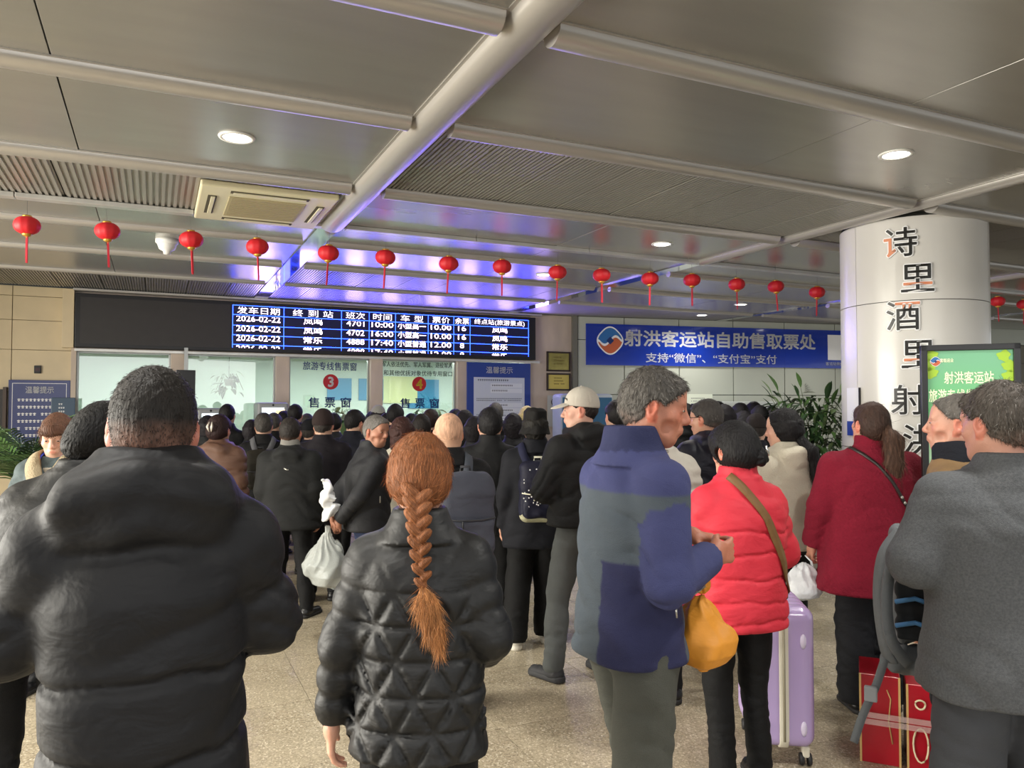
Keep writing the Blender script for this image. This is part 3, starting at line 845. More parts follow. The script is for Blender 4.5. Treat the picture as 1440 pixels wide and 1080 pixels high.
def strands(V, N, n, L, wd, seed, flow=None, lift=.35, curl=0.3, sel=None):
    r = np.random.RandomState(seed)
    ids = np.arange(len(V)) if sel is None else np.nonzero(sel)[0]
    if len(ids) == 0: return None
    i = r.choice(ids, n); p = V[i] + r.normal(size=(n, 3)).astype(np.float32) * .002; nn = N[i]
    c = f32([0, -.04, .13]); fl = (p - c) if flow is None else flow(p)
    fl = fl - nn * (fl * nn).sum(1, keepdims=True); fl /= np.linalg.norm(fl, axis=1, keepdims=True) + 1e-6
    fl = fl + r.normal(size=(n, 3)).astype(np.float32) * .25
    if lift < .1: fl = fl - nn * ((fl * nn).sum(1, keepdims=True) + .04)
    ll = (L * r.uniform(.6, 1.25, (n, 1))).astype(np.float32)
    d0 = nn * lift + fl * (1 - lift); d0 /= np.linalg.norm(d0, axis=1, keepdims=True)
    d1 = nn * (lift - curl) + fl * (1 - lift + curl); d1 /= np.linalg.norm(d1, axis=1, keepdims=True)
    q0 = p - nn * .002; q1 = q0 + d0 * ll * .5; q2 = q1 + d1 * ll * .5
    sd = np.cross(d0, nn + r.normal(size=(n, 3)) * .5); sd /= np.linalg.norm(sd, axis=1, keepdims=True) + 1e-6
    sd = (sd * wd).astype(np.float32)
    VV = np.stack([q0 - sd, q0 + sd, q1 - sd * .8, q1 + sd * .8, q2 - sd * .15, q2 + sd * .15], 1).reshape(-1, 3)
    b = (np.arange(n) * 6)[:, None]
    FF = np.concatenate([b + [0, 1, 3, 2], b + [2, 3, 5, 4]])
    return VV.astype(np.float32), FF.astype(np.int32)

def hair_shell(h, t=.014, off=0.0, slope=.8, top=.006, seed=1, amp=.002, back=0.0, fringe=0.0, low=None, ears=True, freq=70):
    """cap of hair over the skull; off lowers the hair line, low keeps hair down to this height behind the face"""
    s = Sdf((-.13, -.15, -.2), (.13, .14, .16), h)
    s.ell((0, -.02, .024), (.0765 + t, .0965 + t, .092 + t + top), 0)
    s.ell((0, .058, .055), (.05 + t, .028 + t, .035 + t), .03)
    if low is not None:                        # hair falling behind and beside the face
        s.loft([(low, 0, -.05, .05 + t, .045 + t), (low + .06, 0, -.045, .072 + t, .062 + t), (-.02, 0, -.03, .078 + t, .08 + t), (.04, 0, -.02, .078 + t, .094 + t)], .03)
    if back: s.ell((0, -.055 , -.01), (.065 + t, .055 + t + back, .07), .03)
    def hairline(x, y, z):
        a = z + 0 * x + 0 * y
        line = slope * (y + .012) - off - .010 + .012 * np.sin(np.abs(x) * 60) * .3
        if low is not None:
            line = np.where(y < .012, low - .02, np.maximum(line, (y - .012) * 2.2 + (low * .4 if fringe else -.02)))
            if fringe: line = np.where(y > .05, np.minimum(line, .055 - fringe), line)
        elif fringe: line = np.where(y > .045, np.minimum(line, .06 - fringe), line)
        d = (line - a) * .75
        if ears and low is None:                # clearing around the ears
            e = .030 - np.sqrt(((np.abs(x) - .085) / 1.6) ** 2 + (y + .004) ** 2 + (z + .006) ** 2)
            d = np.maximum(d, e)
        return d
    x, y, z = s.P; d = hairline(x, y, z); k = .008
    hh = np.maximum(k - np.abs(s.D - d), 0) / k; s.D = np.maximum(s.D, d) + hh * hh * k * .25
    ang = np.arctan2(x, y + .04 + 1e-6)
    s.D = s.D + (amp * np.sin(ang * freq + 8 * np.sin(z * 40 + seed)) + wob(x, y, z, 45, seed, amp * .9))
    return s.mesh()

def hand_mesh(wr, d, n, thumb, curl, h, size=1.0, spread=.1):
    """wr wrist, d towards the fingers, n palm normal, thumb +1/-1 picks the side"""
    wr = Vector(wr); d = Vector(d).normalized(); n = Vector(n); n = (n - d * n.dot(d)).normalized(); sd = d.cross(n).normalized() * thumb
    z = size; R = 0.2 * z
    c = wr + d * .08 * z
    s = Sdf(np.array(c) - .125 * z, np.array(c) + .125 * z, h)
    P = lambda a, b, e=0: np.array(wr + d * (a * z) + sd * (b * z) + n * (e * z))
    for b in (-.026, -.009, .009, .026):
        s.cone(P(.012, b * .75), P(.085, b), .0135 * z, .0115 * z, .012)
    s.cone(P(-.03, 0), P(.02, 0), .024 * z, .026 * z, .02)
    s.ell(P(.035, .026, .006), (.02 * z,) * 3, .02)
    for b, L in ((-.030, .062), (-.0105, .078), (.0095, .083), (.029, .074)):
        b0 = P(.085, b); a1 = curl * 75; 
        def dirv(a): return d * math.cos(math.radians(a)) + n * math.sin(math.radians(a)) + sd * (b * spread * 10)
        p1 = Vector(b0) + dirv(a1 * .6).normalized() * L * .45 * z
        p2 = p1 + dirv(a1 * 1.5).normalized() * L * .32 * z; p3 = p2 + dirv(a1 * 2.1).normalized() * L * .25 * z
        s.cone(b0, p1, .0098 * z, .0088 * z, .006); s.cone(p1, p2, .0088 * z, .0078 * z, .004); s.cone(p2, p3, .0078 * z, .0068 * z, .004)
    t0 = Vector(P(.028, .026, .004)); t1 = t0 + (d * .7 + sd * .75 + n * (.2 + .5 * curl)).normalized() * .036 * z
    t2 = t1 + (d * .95 + sd * (.45 - .7 * curl) + n * (.2 + .5 * curl)).normalized() * .03 * z
    s.cone(t0, t1, .0135 * z, .0105 * z, .01); s.cone(t1, t2, .0105 * z, .0085 * z, .005)
    return s.mesh()

TORSO = [(.70, .205, .135), (.85, .2, .138), (1.00, .188, .126), (1.15, .192, .13), (1.28, .192, .132), (1.345, .172, .116), (1.40, .13, .095), (1.45, .085, .078)]
REST = dict(L=((-.218, -.045, 1.10), (-.232, .03, .855)), R=((.218, -.045, 1.10), (.232, .03, .855)))
NPERS = [0]
def person(label, x, Y, H, face=0, hair=None, skin='c9a088', top=None, pants=None, shoes=None, arms=None, feet=None, head=(0, 0, 0),
           lean=(0, 0), q=1, facedetail=False, old=0.0, fem=0.0, group=None, hands=None, hs=1.0, neck=(0, 0), twist=0, headoff=(0, 0, 0), headlocal=None, jaw=1.0, extra=None, seed=None, width=1.0):
    NPERS[0] += 1; sd = seed if seed is not None else NPERS[0]
    S = H / 1.70
    root = empty('person', (x, Y, 0), math.radians(face), label, 'person', group)
    hT = (.022, .0145, .0095)[q]; hP = (.026, .018, .013)[q]; hH = (.0105, .0075, .0052)[q]; hHand = (.011, .007, .0048)[q]
    arms = {**REST, **(arms or {})}; hands = hands or {}
    feet = feet or dict(L=(-.1, -.02), R=(.1, .03))
    hair = hair or dict(style='short', col='1a1716'); top = top or {}; pants = pants or {}; shoes = shoes or {}
    def warp(V):
        V = f32(V).copy(); u = np.maximum(0, V[:, 2] - .95)
        V[:, 0] += lean[0] * u; V[:, 1] += lean[1] * u
        if twist:
            a = np.radians(twist) * np.clip((V[:, 2] - .9) / .45, 0, 1); c, s_ = np.cos(a), np.sin(a)
            V[:, 0], V[:, 1] = V[:, 0] * c - V[:, 1] * s_, V[:, 0] * s_ + V[:, 1] * c
        return V * S
    HC = f32([0, .005, 1.582]); PIV = f32([0, -.03, 1.49]); RH = rotm(*head)
    def headw(V):
        V = f32(V) * hs * f32([.97, .95, .98]) + HC; V = (V - PIV) @ RH.T + PIV + f32(headoff); return warp(V)
    # ---- skin
    V, F = head_mesh(hH, fem, jaw, old); C = head_color(V, skin, .45 if fem else .25)
    if hair['style'] in ('short', 'balding'):
        pass
    parts = [(headw(V), F)]; cols = [C]
    b = Sdf((-.45, -.35, .0), (.45, .6, 1.56), .03)
    b.loft([(.80, 0, 0, .13, .09), (1.1, 0, 0, .125, .085), (1.35, 0, 0, .13, .075), (1.42, 0, -.01, .08, .06)], .03)
    b.cone((0, -.02, 1.38), np.array((0, -.02, 1.5)) + np.array(headoff) * .6, .055, .05, .04)
    legs = {}
    for sgn, k in ((-1, 'L'), (1, 'R')):
        fx, fy = feet[k][:2]; fz = feet[k][2] if len(feet[k]) > 2 else 0
        hip = np.array((sgn * .09, 0, .88)); ank = np.array((fx, fy - .02, .085 + fz)); kn = (hip + ank) / 2 + np.array((0, .03 + abs(fy) * .12, 0.01))
        legs[k] = (hip, kn, ank, (feet[k][3] if len(feet[k]) > 3 else sgn * 10))
        b.cone(hip, kn, .06, .042, .03); b.cone(kn, ank, .042, .03, .02)
        E, Wr = arms[k][0], arms[k][1]
        b.cone((sgn * .17, -.01, 1.37), E, .035, .03, .03); b.cone(E, Wr, .03, .024, .02)
    v, f = b.mesh(); parts.append((warp(v), f)); cols.append(np.tile(npv(skin), (len(v), 1)))
    for sgn, k in ((-1, 'L'), (1, 'R')):
        a = arms[k]; E, Wr = Vector(a[0]), Vector(a[1]); hd = hands.get(k, {})
        d = Vector(hd['d']) if 'd' in hd else (Wr - E).normalized(); n = hd.get('n', (-sgn, 0.25, 0))
        v, f = hand_mesh(Wr + d * .012, d, n, hd.get('thumb', sgn), hd.get('curl', .45), hd.get('h', hHand), hd.get('size', .95 - .06 * fem))
        parts.append((warp(v), f)); c_ = np.tile(npv(hd.get('skin', skin)), (len(v), 1)); cols.append(c_ * f32([1.0, .93, .9]))
    V, F = merge(parts); body = np_mesh('body', V, F, M_skin, root, np.concatenate(cols))
    if facedetail:
        for sx in (-1, 1):
            for nm, c, r, m in (('eye', (sx * .031, .0845, .0035), (.0120, .0070, .0034), M_eyew), ('iris', (sx * .031, .0895, .0035), (.0056, .004, .0036), M_iris)):
                e = Sdf(f32(c) - .02, f32(c) + .02, .0016); e.ell(c, r, 0); v, f = e.mesh(); np_mesh(nm, headw(v), f, m, root)
            e = Sdf((-.06, .06, -.02), (.06, .12, .06), .002); e.cone((sx * .016, .0915, .0215), (sx * .047, .079, .0225), .0032, .002, 0)
            v, f = e.mesh(); o = np_mesh('eyebrow', headw(v), f, M_hair, root, np.tile(npv(hair.get('brow', hair['col'])), (len(v), 1)))
    # ---- hair
    st = hair['style']; hc = npv(hair['col'])
    hl = []
    if st != 'none':
        kw = dict(h=hH, seed=sd)
        pre = dict(short=dict(t=.012, off=.0, top=.008), crop=dict(t=.006, off=.0, top=.008), bald=dict(t=.002, off=-.002, top=-.002), bob=dict(t=.02, low=-.1, fringe=.02, top=.006, amp=.003),
                   bun=dict(t=.014, off=.03, slope=.7, back=.01), pony=dict(t=.011, off=.03, slope=.75, back=.006), long=dict(t=.02, low=-.17, top=.006, amp=.003), cap=dict(t=.010, off=.0))[st].copy()
        pre.update({k: v for k, v in hair.items() if k in ('t', 'off', 'slope', 'top', 'amp', 'back', 'fringe', 'low', 'ears', 'freq')})
        v, f = hair_shell(**kw, **pre); N = vnormals(v, f)
        ns = (0, 900, 4200)[q] if st != 'bald' else 0
        ns = hair.get('ns', ns); flw = hair.get('flow')
        base_c = np.tile(hc, (len(v), 1))
        if 'fade' in hair:                       # clipped sides and nape let the scalp show
            sk = npv(skin) * .55; zz = v[:, 2]; w_ = np.clip((hair['fade'] - zz) / .05, 0, 1) * hair.get('fadeamt', .6)
            w_ = w_ * (0.75 + .25 * np.sin(v[:, 0] * 90 + v[:, 2] * 60)); base_c = base_c * (1 - w_[:, None]) + sk * w_[:, None]
        if 'grey' in hair:
            r = np.random.RandomState(sd); w_ = np.clip(hair['grey'] * (1 - (v[:, 2] - .02) * 5), 0, .9)[:, None]; base_c = base_c * (1 - w_) + npv('8a8680') * w_
        hp = [(headw(v), f)]; hcol = [base_c]
        if ns:
            selr = (v[:, 2] > hair.get('strand_min', -9))
            sv = strands(v, N, ns, hair.get('len', .016), (.0011, .0009, .0006)[q], sd, lift=hair.get('lift', .3), sel=selr, flow=flw, curl=hair.get('curl', .3))
            if sv:
                r = np.random.RandomState(sd + 1); m_ = r.uniform(.6, hair.get('vmax', 1.7), (ns, 1)); cc = hc * m_
                if 'grey' in hair:
                    gsel = r.rand(ns, 1) < hair['grey']; cc = np.where(gsel, npv('8f8b85') * r.uniform(.6, 1.1, (ns, 1)), cc)
                hp.append((headw(sv[0]), sv[1])); hcol.append(np.repeat(cc, 6, 0))
        if st == 'bun' or 'bun' in hair:
            bc = hair.get('bun', (0, -.125, -.01)); e = Sdf(f32(bc) - .09, f32(bc) + .09, hH)
            br = hair.get('bunr', .042)
            e.ell(bc, (br * 1.1, br * .8, br), 0, disp=lambda x, y, z: .003 * np.sin(np.arctan2(z, x) * 7 + 40 * np.sqrt(x * x + z * z)))
            e.ell((bc[0], bc[1] + .03, bc[2]), (.03, .03, .03), .02)
            v2, f2 = e.mesh(); hp.append((headw(v2), f2)); hcol.append(np.tile(hc, (len(v2), 1)))
        for tail in hair.get('tails', []):
            pts_, rad = tail['pts'], tail['r']; pts_ = [f32(p) for p in pts_]
            lo = np.min(pts_, 0) - max(rad) * 1.3; hi = np.max(pts_, 0) + max(rad) * 1.3
            e = Sdf(lo, hi, min(hH * 1.2, .008))
            for i in range(len(pts_) - 1):
                e.cone(pts_[i], pts_[i + 1], rad[i], rad[i + 1], .02, flat=((0, 1, 0), tail.get('flat', .8)))
            if tail.get('braid'):
                pass
            e.disp(lambda x, y, z: .0022 * np.sin(x * 260 + 4 * np.sin(z * 20)) + .0015 * np.sin(x * 500 + z * 15))
            v2, f2 = e.mesh()
            hp.append((warp(v2 if tail.get('body') else ((v2 - PIV) @ RH.T + PIV)), f2))
            cc = np.tile(npv(tail.get('col', hair['col'])), (len(v2), 1)) * (1 + .3 * np.sin(v2[:, :1] * 300 + 3 * np.sin(v2[:, 2:] * 30))); hcol.append(cc)
            n2 = vnormals(v2, f2); nn = tail.get('ns', (0, 250, 1800)[q])
            if nn:
                sv = strands(v2, n2, nn, tail.get('len', .07), .0007, sd, flow=lambda p: np.tile(f32([0, 0, -1]), (len(p), 1)), lift=.12, curl=.05)
                hp.append((warp(sv[0] if tail.get('body') else ((sv[0] - PIV) @ RH.T + PIV)), sv[1])); r = np.random.RandomState(3)
                hcol.append(np.repeat(npv(tail.get('col', hair['col'])) * r.uniform(.6, 1.7, (nn, 1)), 6, 0))
        V, F = merge(hp); np_mesh('hair', V, F, M_hair, root, np.concatenate(hcol))
    # ---- trousers
    pm = pants.get('mat') or cloth('trousers_black', '17171a')
    tw = pants.get('w', 1.0); p = Sdf((-.42, -.42, .02), (.42, .5, 1.05), hP)
    rx, ry = pants.get('hip', (.150, .104))
    p.loft([(.80, 0, 0, rx, ry), (.90, 0, -.005, rx * 1.03, ry * 1.06), (1.02, 0, 0, rx * .95, ry * .95)], .03)
    for k in 'LR':
        hip, kn, ank, _ = legs[k]
        rr = (.092 * (1 + (tw - 1) * .35), .067 * tw, (.055 + .012 * pants.get('flare', 0)) * tw)
        p.cone(hip, kn, rr[0], rr[1], .03, disp=lambda t, x, y, z: folds(x, y, z, 42, sd + 5, .009, (.5, .3, 1)))
        p.cone(kn, ank + np.array((0, 0, -.01)), rr[1], rr[2], .02,
               disp=lambda t, x, y, z: folds(x, y, z, 60, sd + 9, .009 + .006 * t, (.2, .3, 1)) + .004 * np.sin(z * 75 + 2 * x * 30) * np.clip(t - .6, 0, 1) * 2)
    p.disp(lambda x, y, z: wob(x, y, z, 16, sd, .006))
    p.cut((0, 0, pants.get('hem', .055)), (0, 0, -1), .01)
    v, f = p.mesh(); np_mesh('trousers', warp(v), f, pm, root)
    # ---- shoes
    smat = shoes.get('mat') or mat('shoe_black', '141416', rough=.45); sole = shoes.get('sole') or mat('sole_dark', '1d1c1b', rough=.7)
    for k in 'LR':
        hip, kn, ank, ang = legs[k]; fx, fy = feet[k][:2]; fz = feet[k][2] if len(feet[k]) > 2 else 0
        a = math.radians(-ang); R = np.array(Matrix.Rotation(a, 3, 'Z')); dd = R @ np.array((0, 1, 0))
        c0 = np.array((fx, fy - .03, fz)); hs_ = (.018, .012, .009)[q]
        e = Sdf(c0 + (-.17, -.17, 0), c0 + (.17, .22, .16), hs_); 
        e.cone(c0 + dd * -.02 + (0, 0, .045), c0 + dd * .15 + (0, 0, .032), .042, .038, .02, flat=((0, 0, 1), .8))
        e.cone(c0 + (0, 0, .05), c0 + (0, 0, .10), .042, .04, .03)
        e.disp(lambda x, y, z: .0025 * np.sin((x * dd[0] + y * dd[1]) * 160) * (z > .05)); e.cut((0, 0, .022 + fz), (0, 0, -1), .004)
        v, f = e.mesh(); sh = np_mesh('shoe', warp(v), f, smat, root)
        e = Sdf(c0 + (-.17, -.17, -.01), c0 + (.17, .22, .06), hs_)
        e.cone(c0 + dd * -.025 + (0, 0, .02), c0 + dd * .155 + (0, 0, .018), .046, .043, .02)
        e.cut((0, 0, .001 + fz), (0, 0, -1)); e.cut((0, 0, (.03 if not shoes.get('thick') else .042) + fz), (0, 0, 1), .006)
        v, f = e.mesh(); np_mesh('sole', warp(v), f, sole, sh)
    # ---- jacket
    tm = top.get('mat') or cloth('jacket_black', '1b1c1f')
    B = top.get('bulk', .0); hem = top.get('hem', .78); wx = top.get('wx', 1.0) * width; wy = top.get('wy', 1.0)
    sb = top.get('sleeve', .052) + B * .55
    t = Sdf((-.62, -.5, hem - .04), (.62, .62, 1.60), hT)
    prof = []
    for z, ax_, ay_ in TORSO:
        k_ = B * (1.0 if z < 1.4 else .45); fl = top.get('flare', 0) * max(0, 1.05 - z); bel = top.get('belly', 0) * math.exp(-((z - 1.0) / .14) ** 2)
        prof.append((z, 0, -.005 + bel * .5, ax_ * wx + k_ + fl, ay_ * wy + k_ + fl * .7 + bel))
    if hem < .68: prof.insert(0, (hem - .05, 0, -.005, prof[0][3] + .01, prof[0][4] + .01))
    seams = top.get('seams', []); sdp = top.get('seamdepth', .012); swd = top.get('seamw', .008)
    fd = top.get('fold', .011); cdisp = top.get('disp')
    def td(x, y, z):
        o = folds(x, y, z, top.get('foldf', 26), sd, fd) + wob(x, y, z, 14, sd + 3, top.get('wob', .005))
        for zz in seams:
            zw = z + .008 * np.sin(x * 14 + zz * 20) + .004 * np.sin(x * 40 + y * 30)
            o = o + sdp * seam(zw, zz, swd) - sdp * .3
        if cdisp: o = o + cdisp(x, y, z)
        return o
    t.loft(prof, .03, top.get('ex', 2.4), disp=td)
    nse = top.get('sseams', 0)
    for sgn, k in ((-1, 'L'), (1, 'R')):
        a = arms[k]; E, Wr = np.array(a[0], float), np.array(a[1], float); Sh = np.array((sgn * (top.get('shw', .152 * wx) + B * .5), -.012, 1.345))
        def sdsp(t_, x, y, z, o0=0.0):
            o = folds(x, y, z, 38, sd + 11, fd * .9, (.3 * sgn, .5, 1))
            if nse: o = o + sdp * .9 * np.exp(-((((t_ * nse + .5 + o0) % 1) - .5) * 2 / .38) ** 2) - sdp * .3
            return o
        t.cone((sgn * .06, -.015, 1.395), Sh, .046 + B * .5, sb + .008, .045)
        t.cone(Sh, E, sb + .016, sb + .002, .03, disp=lambda *q_: sdsp(*q_))
        wd_ = Wr - E; wd_ /= np.linalg.norm(wd_)
        t.cone(E, Wr + wd_ * .02, sb + .004, sb - .014 + B * .1, .025, disp=lambda *q_: sdsp(*q_, o0=.3))
        cutp = Wr + wd_ * top.get('cuff', .0)
        # cut the sleeve end only near the wrist
        sl = t.sub(cutp - .13, cutp + .13, 0.02)
        x_, y_, z_ = t.pts(sl); dd = (x_ - cutp[0]) * wd_[0] + (y_ - cutp[1]) * wd_[1] + (z_ - cutp[2]) * wd_[2]
        near = np.sqrt((x_ - cutp[0]) ** 2 + (y_ - cutp[1]) ** 2 + (z_ - cutp[2]) ** 2) < .12
        onarm = (dd > 0) & near & ((np.abs(x_) > prof[2][3] * .0 + .0))
        tor = t.D[sl]; # keep the torso: only cut where the forearm itself is nearest
        fr = np.sqrt(np.maximum((x_ - cutp[0]) ** 2 + (y_ - cutp[1]) ** 2 + (z_ - cutp[2]) ** 2 - dd ** 2, 0))
        qz = np.clip(z_, prof[0][0], prof[-1][0]); pr = f32(prof)
        rx_, ry_ = np.interp(qz.ravel(), pr[:, 0], pr[:, 3])[None, None, :], np.interp(qz.ravel(), pr[:, 0], pr[:, 4])[None, None, :]
        td_ = (np.sqrt((x_ / rx_) ** 2 + (y_ / ry_) ** 2) - 1) * ry_
        m_ = near & (dd > -.02) & (fr < sb + .03) & (td_ > .012)
        t.D[sl] = np.where(m_, np.maximum(tor, dd), tor)
    if top.get('hood'):
        hd = top['hood'] if isinstance(top['hood'], dict) else {}
        hw, hh_, hdp = hd.get('w', .135), hd.get('h', .10), hd.get('d', .055)
        hz = hd.get('z', 1.405)
        t.ell((0, -.105 - B * .7, hz), (hw, hdp, hh_), .018, R=rotm(0, -14, 0), disp=lambda x, y, z: .004 * np.sin(z * 70 + 25 * np.abs(x)) + .003 * np.sin(x * 50))
        for sgn in (-1, 1): t.cone((sgn * hw * .72, -.08 - B * .4, hz + .03), (sgn * .075, .055, hz + .035), .038, .03, .03)
        t.cone((-.06, -.06 - B * .3, hz + hh_ * .72), (.06, -.06 - B * .3, hz + hh_ * .72), .03, .03, .03)
    if top.get('collar', 'stand') == 'stand':
        ch = top.get('colh', 1.505); cr = top.get('colr', .082)
        t.loft([(1.40, 0, -.02, cr + .05, cr + .03), (1.455, 0, -.018, cr + .008, cr + .006), (ch, 0, -.015, cr, cr)], .02)
    elif top.get('collar') == 'fold':
        ch = top.get('colh', 1.49)
        t.loft([(1.40, 0, -.02, .13, .11), (1.44, 0, -.02, .1, .098), (ch, 0, -.015, .078, .08)], .012)
    if extra: extra(t)
    # neck opening and hem
    no = Sdf
    t.ell((0, -.008, top.get('colh', 1.505) + .03), (.066, .07, .055), .008, 'sub')
    t.cut((0, 0, hem), top.get('hemn', (0, 0, -1)), .015)
    v, f = t.mesh()
    C = None
    if top.get('colfn'):
        ad = np.full(len(v), 9.0)
        for sgn, k in ((-1, 'L'), (1, 'R')):
            pts_ = [np.array((sgn * (top.get('shw', .152 * wx) + B * .5), -.012, 1.345)), np.array(arms[k][0]), np.array(arms[k][1])]
            for a_, b_ in zip(pts_, pts_[1:]):
                ba = b_ - a_; tt = np.clip(((v - a_) @ ba) / (ba @ ba), 0, 1); ad = np.minimum(ad, np.linalg.norm(v - a_ - tt[:, None] * ba, axis=1) - sb)
        C = top['colfn'](v, ad)
    j = np_mesh(top.get('name', 'jacket'), warp(v), f, tm, root, C)
    root['_dummy'] = 0; del root['_dummy']
    return root, warp, headw, S
# ================================================================== THE CAST
def spot(px, ytop, Y):
    p = at_y(px, ytop, Y); return p.x, p.z
PEO = {}
def cast(key, label, px, ytop, Y, dx=0, Htrim=0, **kw):
    x, z = spot(px, ytop, Y)
    r = person(label, x + dx, Y, z - .004 + Htrim, **kw)[0]; PEO[key] = (r, x + dx, Y, z, math.radians(kw.get('face', 0)))
    return r
def loc(key, p):
    r, x, Y, H, a = PEO[key]; S = H / 1.7; c, s = math.cos(a), math.sin(a)
    return Vector((x + (p[0] * c - p[1] * s) * S, Y + (p[0] * s + p[1] * c) * S, p[2] * S))
K_black = cloth('cloth_black', '1c1d20', rough=.7); K_char = cloth('cloth_charcoal', '33343a', rough=.6, nscale=5)
K_puff = cloth('nylon_black', '17181b', rough=.55, bump=.1, bscale=60, spec=.5)
K_puff2 = cloth('nylon_charcoal', '1f2027', rough=.62, bump=.12, bscale=50, spec=.35)
K_navy = cloth('cloth_navy', '20243a'); K_navyp = cloth('nylon_navy', '1f2038', rough=.45)
K_grey = cloth('tweed_grey', '65676a', rough=.95, bump=.5, bscale=500, noise=.2, nscale=160)
K_tgrey = cloth('trousers_grey', '55564f', rough=.9, bump=.4); K_tdark = cloth('trousers_dark', '26272c'); K_tblack = cloth('trousers_black', '141416')
K_jean = cloth('jeans_dark_blue', '333f60', noise=.15)
SH_black = mat('shoe_black', '141416', rough=.35); SH_white = mat('shoe_white', 'c9c4b6', rough=.6)
SH_grey = mat('trainer_dark_grey', '2c2c2e', rough=.7); SOLE_w = mat('sole_white', 'd2cdbf', rough=.6)

# 1 large man in a hooded charcoal down coat, nearest on the left
cast('hoodman', 'man seen from behind in long charcoal hooded down coat, largest figure', 214, 516, 1.5, dx=.0, face=22, q=2, width=1.0,
     hair=dict(style='crop', col='1d1916', t=.006, off=.03, fade=.02, fadeamt=.85, len=.006, ns=8000, lift=.5, amp=.0012), skin='b98a76', head=(2, 4, 2), headoff=(0, .02, 0), hs=1.0,
     top=dict(name='down_coat', mat=K_puff2, bulk=.024, wx=.76, shw=.145, wy=1.0, hem=.66, sleeve=.05, hood=dict(w=.150, h=.092, d=.05, z=1.445), seams=[1.14, 1.0, .86], seamdepth=.014, seamw=.010, sseams=2, fold=.012, foldf=16, colh=1.545, colr=.088),
     arms=dict(L=((-.24, .03, 1.185), (-.18, .21, 1.18)), R=((.222, .03, 1.185), (.17, .21, 1.19))), pants=dict(mat=K_tblack, w=1.15), hands=dict(R=dict(n=(-1, 0, .5)), L=dict(n=(1, 0, .5))), extra=lambda t: [t.cone((s_ * .05, -.05, 1.465), (s_ * .165, -.03, 1.375), .062, .062, .06) for s_ in (-1, 1)])
# 2 woman with the copper braid
def star_quilt(x, y, z):
    o = 0
    for a in (90, 30, -30):
        u = x * math.cos(math.radians(a)) + z * math.sin(math.radians(a)); f_ = np.abs(((u / .098) % 1) - .5) * 2
        o = np.maximum(o, np.exp(-((1 - f_) * .098 / 2 / .0085) ** 2))
    return (.012 * o - .004) * np.clip((1.34 - z) / .12, .25, 1)
def braid_pts():
    return [(.004, -.125, 1.56), (.01, -.15, 1.50), (.016, -.172, 1.44), (.022, -.182, 1.37), (.03, -.185, 1.30)]
COPPER = '7c4c2c'
def to_nape(p): return f32([.0, -.15, -.075]) - p
cast('braid', 'woman in black star-quilted down jacket with one long copper braid down her back', 592, 615, 2.1, q=2, fem=1,
     hair=dict(style='pony', col=COPPER, t=.020, off=.045, slope=.5, back=.012, top=.004, amp=.0016, ns=9000, len=.035, lift=.0, curl=.0, flow=to_nape, vmax=2.6, ears=False,
               tails=[dict(pts=[(.03, -.186, 1.295), (.04, -.19, 1.25), (.06, -.192, 1.19), (.082, -.19, 1.13)], r=[.015, .026, .022, .007], body=True, flat=.55, col='a06c40', ns=1500, len=.05)]),
     skin='d8a68e', head=(4, 2, 0), hs=1.03,
     top=dict(name='down_jacket', mat=K_puff, bulk=.016, wx=.88, hem=.79, disp=star_quilt, sseams=3, seamdepth=.011, fold=.005, collar='fold', colh=1.50, belly=.01, flare=.05),
     arms=dict(L=((-.228, -.03, 1.10), (-.262, .0, .865)), R=((.210, -.04, 1.12), (.19, .15, 1.02))),
     hands=dict(L=dict(d=(-.05, .05, -1), n=(.9, .3, 0), curl=.45)), pants=dict(mat=K_tblack, w=1.0))
def lobes(key, pts, n, r0, r1, m, col):
    r, x, Y, H, a = PEO[key]; S = H / 1.7
    P = [Vector(p) for p in pts]; L = [0]
    for a_, b in zip(P, P[1:]): L.append(L[-1] + (b - a_).length)
    lo = np.min([tuple(p) for p in P], 0) - .05; hi = np.max([tuple(p) for p in P], 0) + .05
    e = Sdf(lo, hi, .0035)
    for i in range(n):
        t = (i + .5) / n * L[-1]; k = max(j for j in range(len(P) - 1) if L[j] <= t); c = P[k].lerp(P[k + 1], (t - L[k]) / (L[k + 1] - L[k]))
        rr = r0 + (r1 - r0) * i / n; sg = 1 if i % 2 else -1
        Rm = rotm(0, 0, sg * 48)
        e.ell((c.x + sg * rr * .52, c.y - .004, c.z), (rr * .62, rr * .72, rr * 1.25), .0015, R=Rm, disp=lambda x_, y_, z_: .0008 * np.sin(x_ * 1300 + y_ * 300))
    e.cone(P[-1] + Vector((0, 0, .012)), P[-1] - Vector((0, 0, .006)), r1 * .6, r1 * .6, .002)
    v, f = e.mesh(); V = v * S
    hair_child = [c for c in r.children if c.name.startswith('hair')][0]
    cx_ = np.interp(-v[:, 2], [-p.z for p in P], [p.x for p in P]); sg_ = np.sign(v[:, 0] - cx_) * math.radians(48); w_ = v[:, 0] * np.cos(sg_) - v[:, 2] * np.sin(sg_)
    C = np.tile(npv(col), (len(v), 1)) * (1.05 + .3 * np.sin(w_ * 1500) + .2 * np.sin(w_ * 620 + 1))[:, None]
    np_mesh('braid', V, f, m, hair_child, C)
lobes('braid', braid_pts(), 15, .030, .016, M_hair, COPPER)

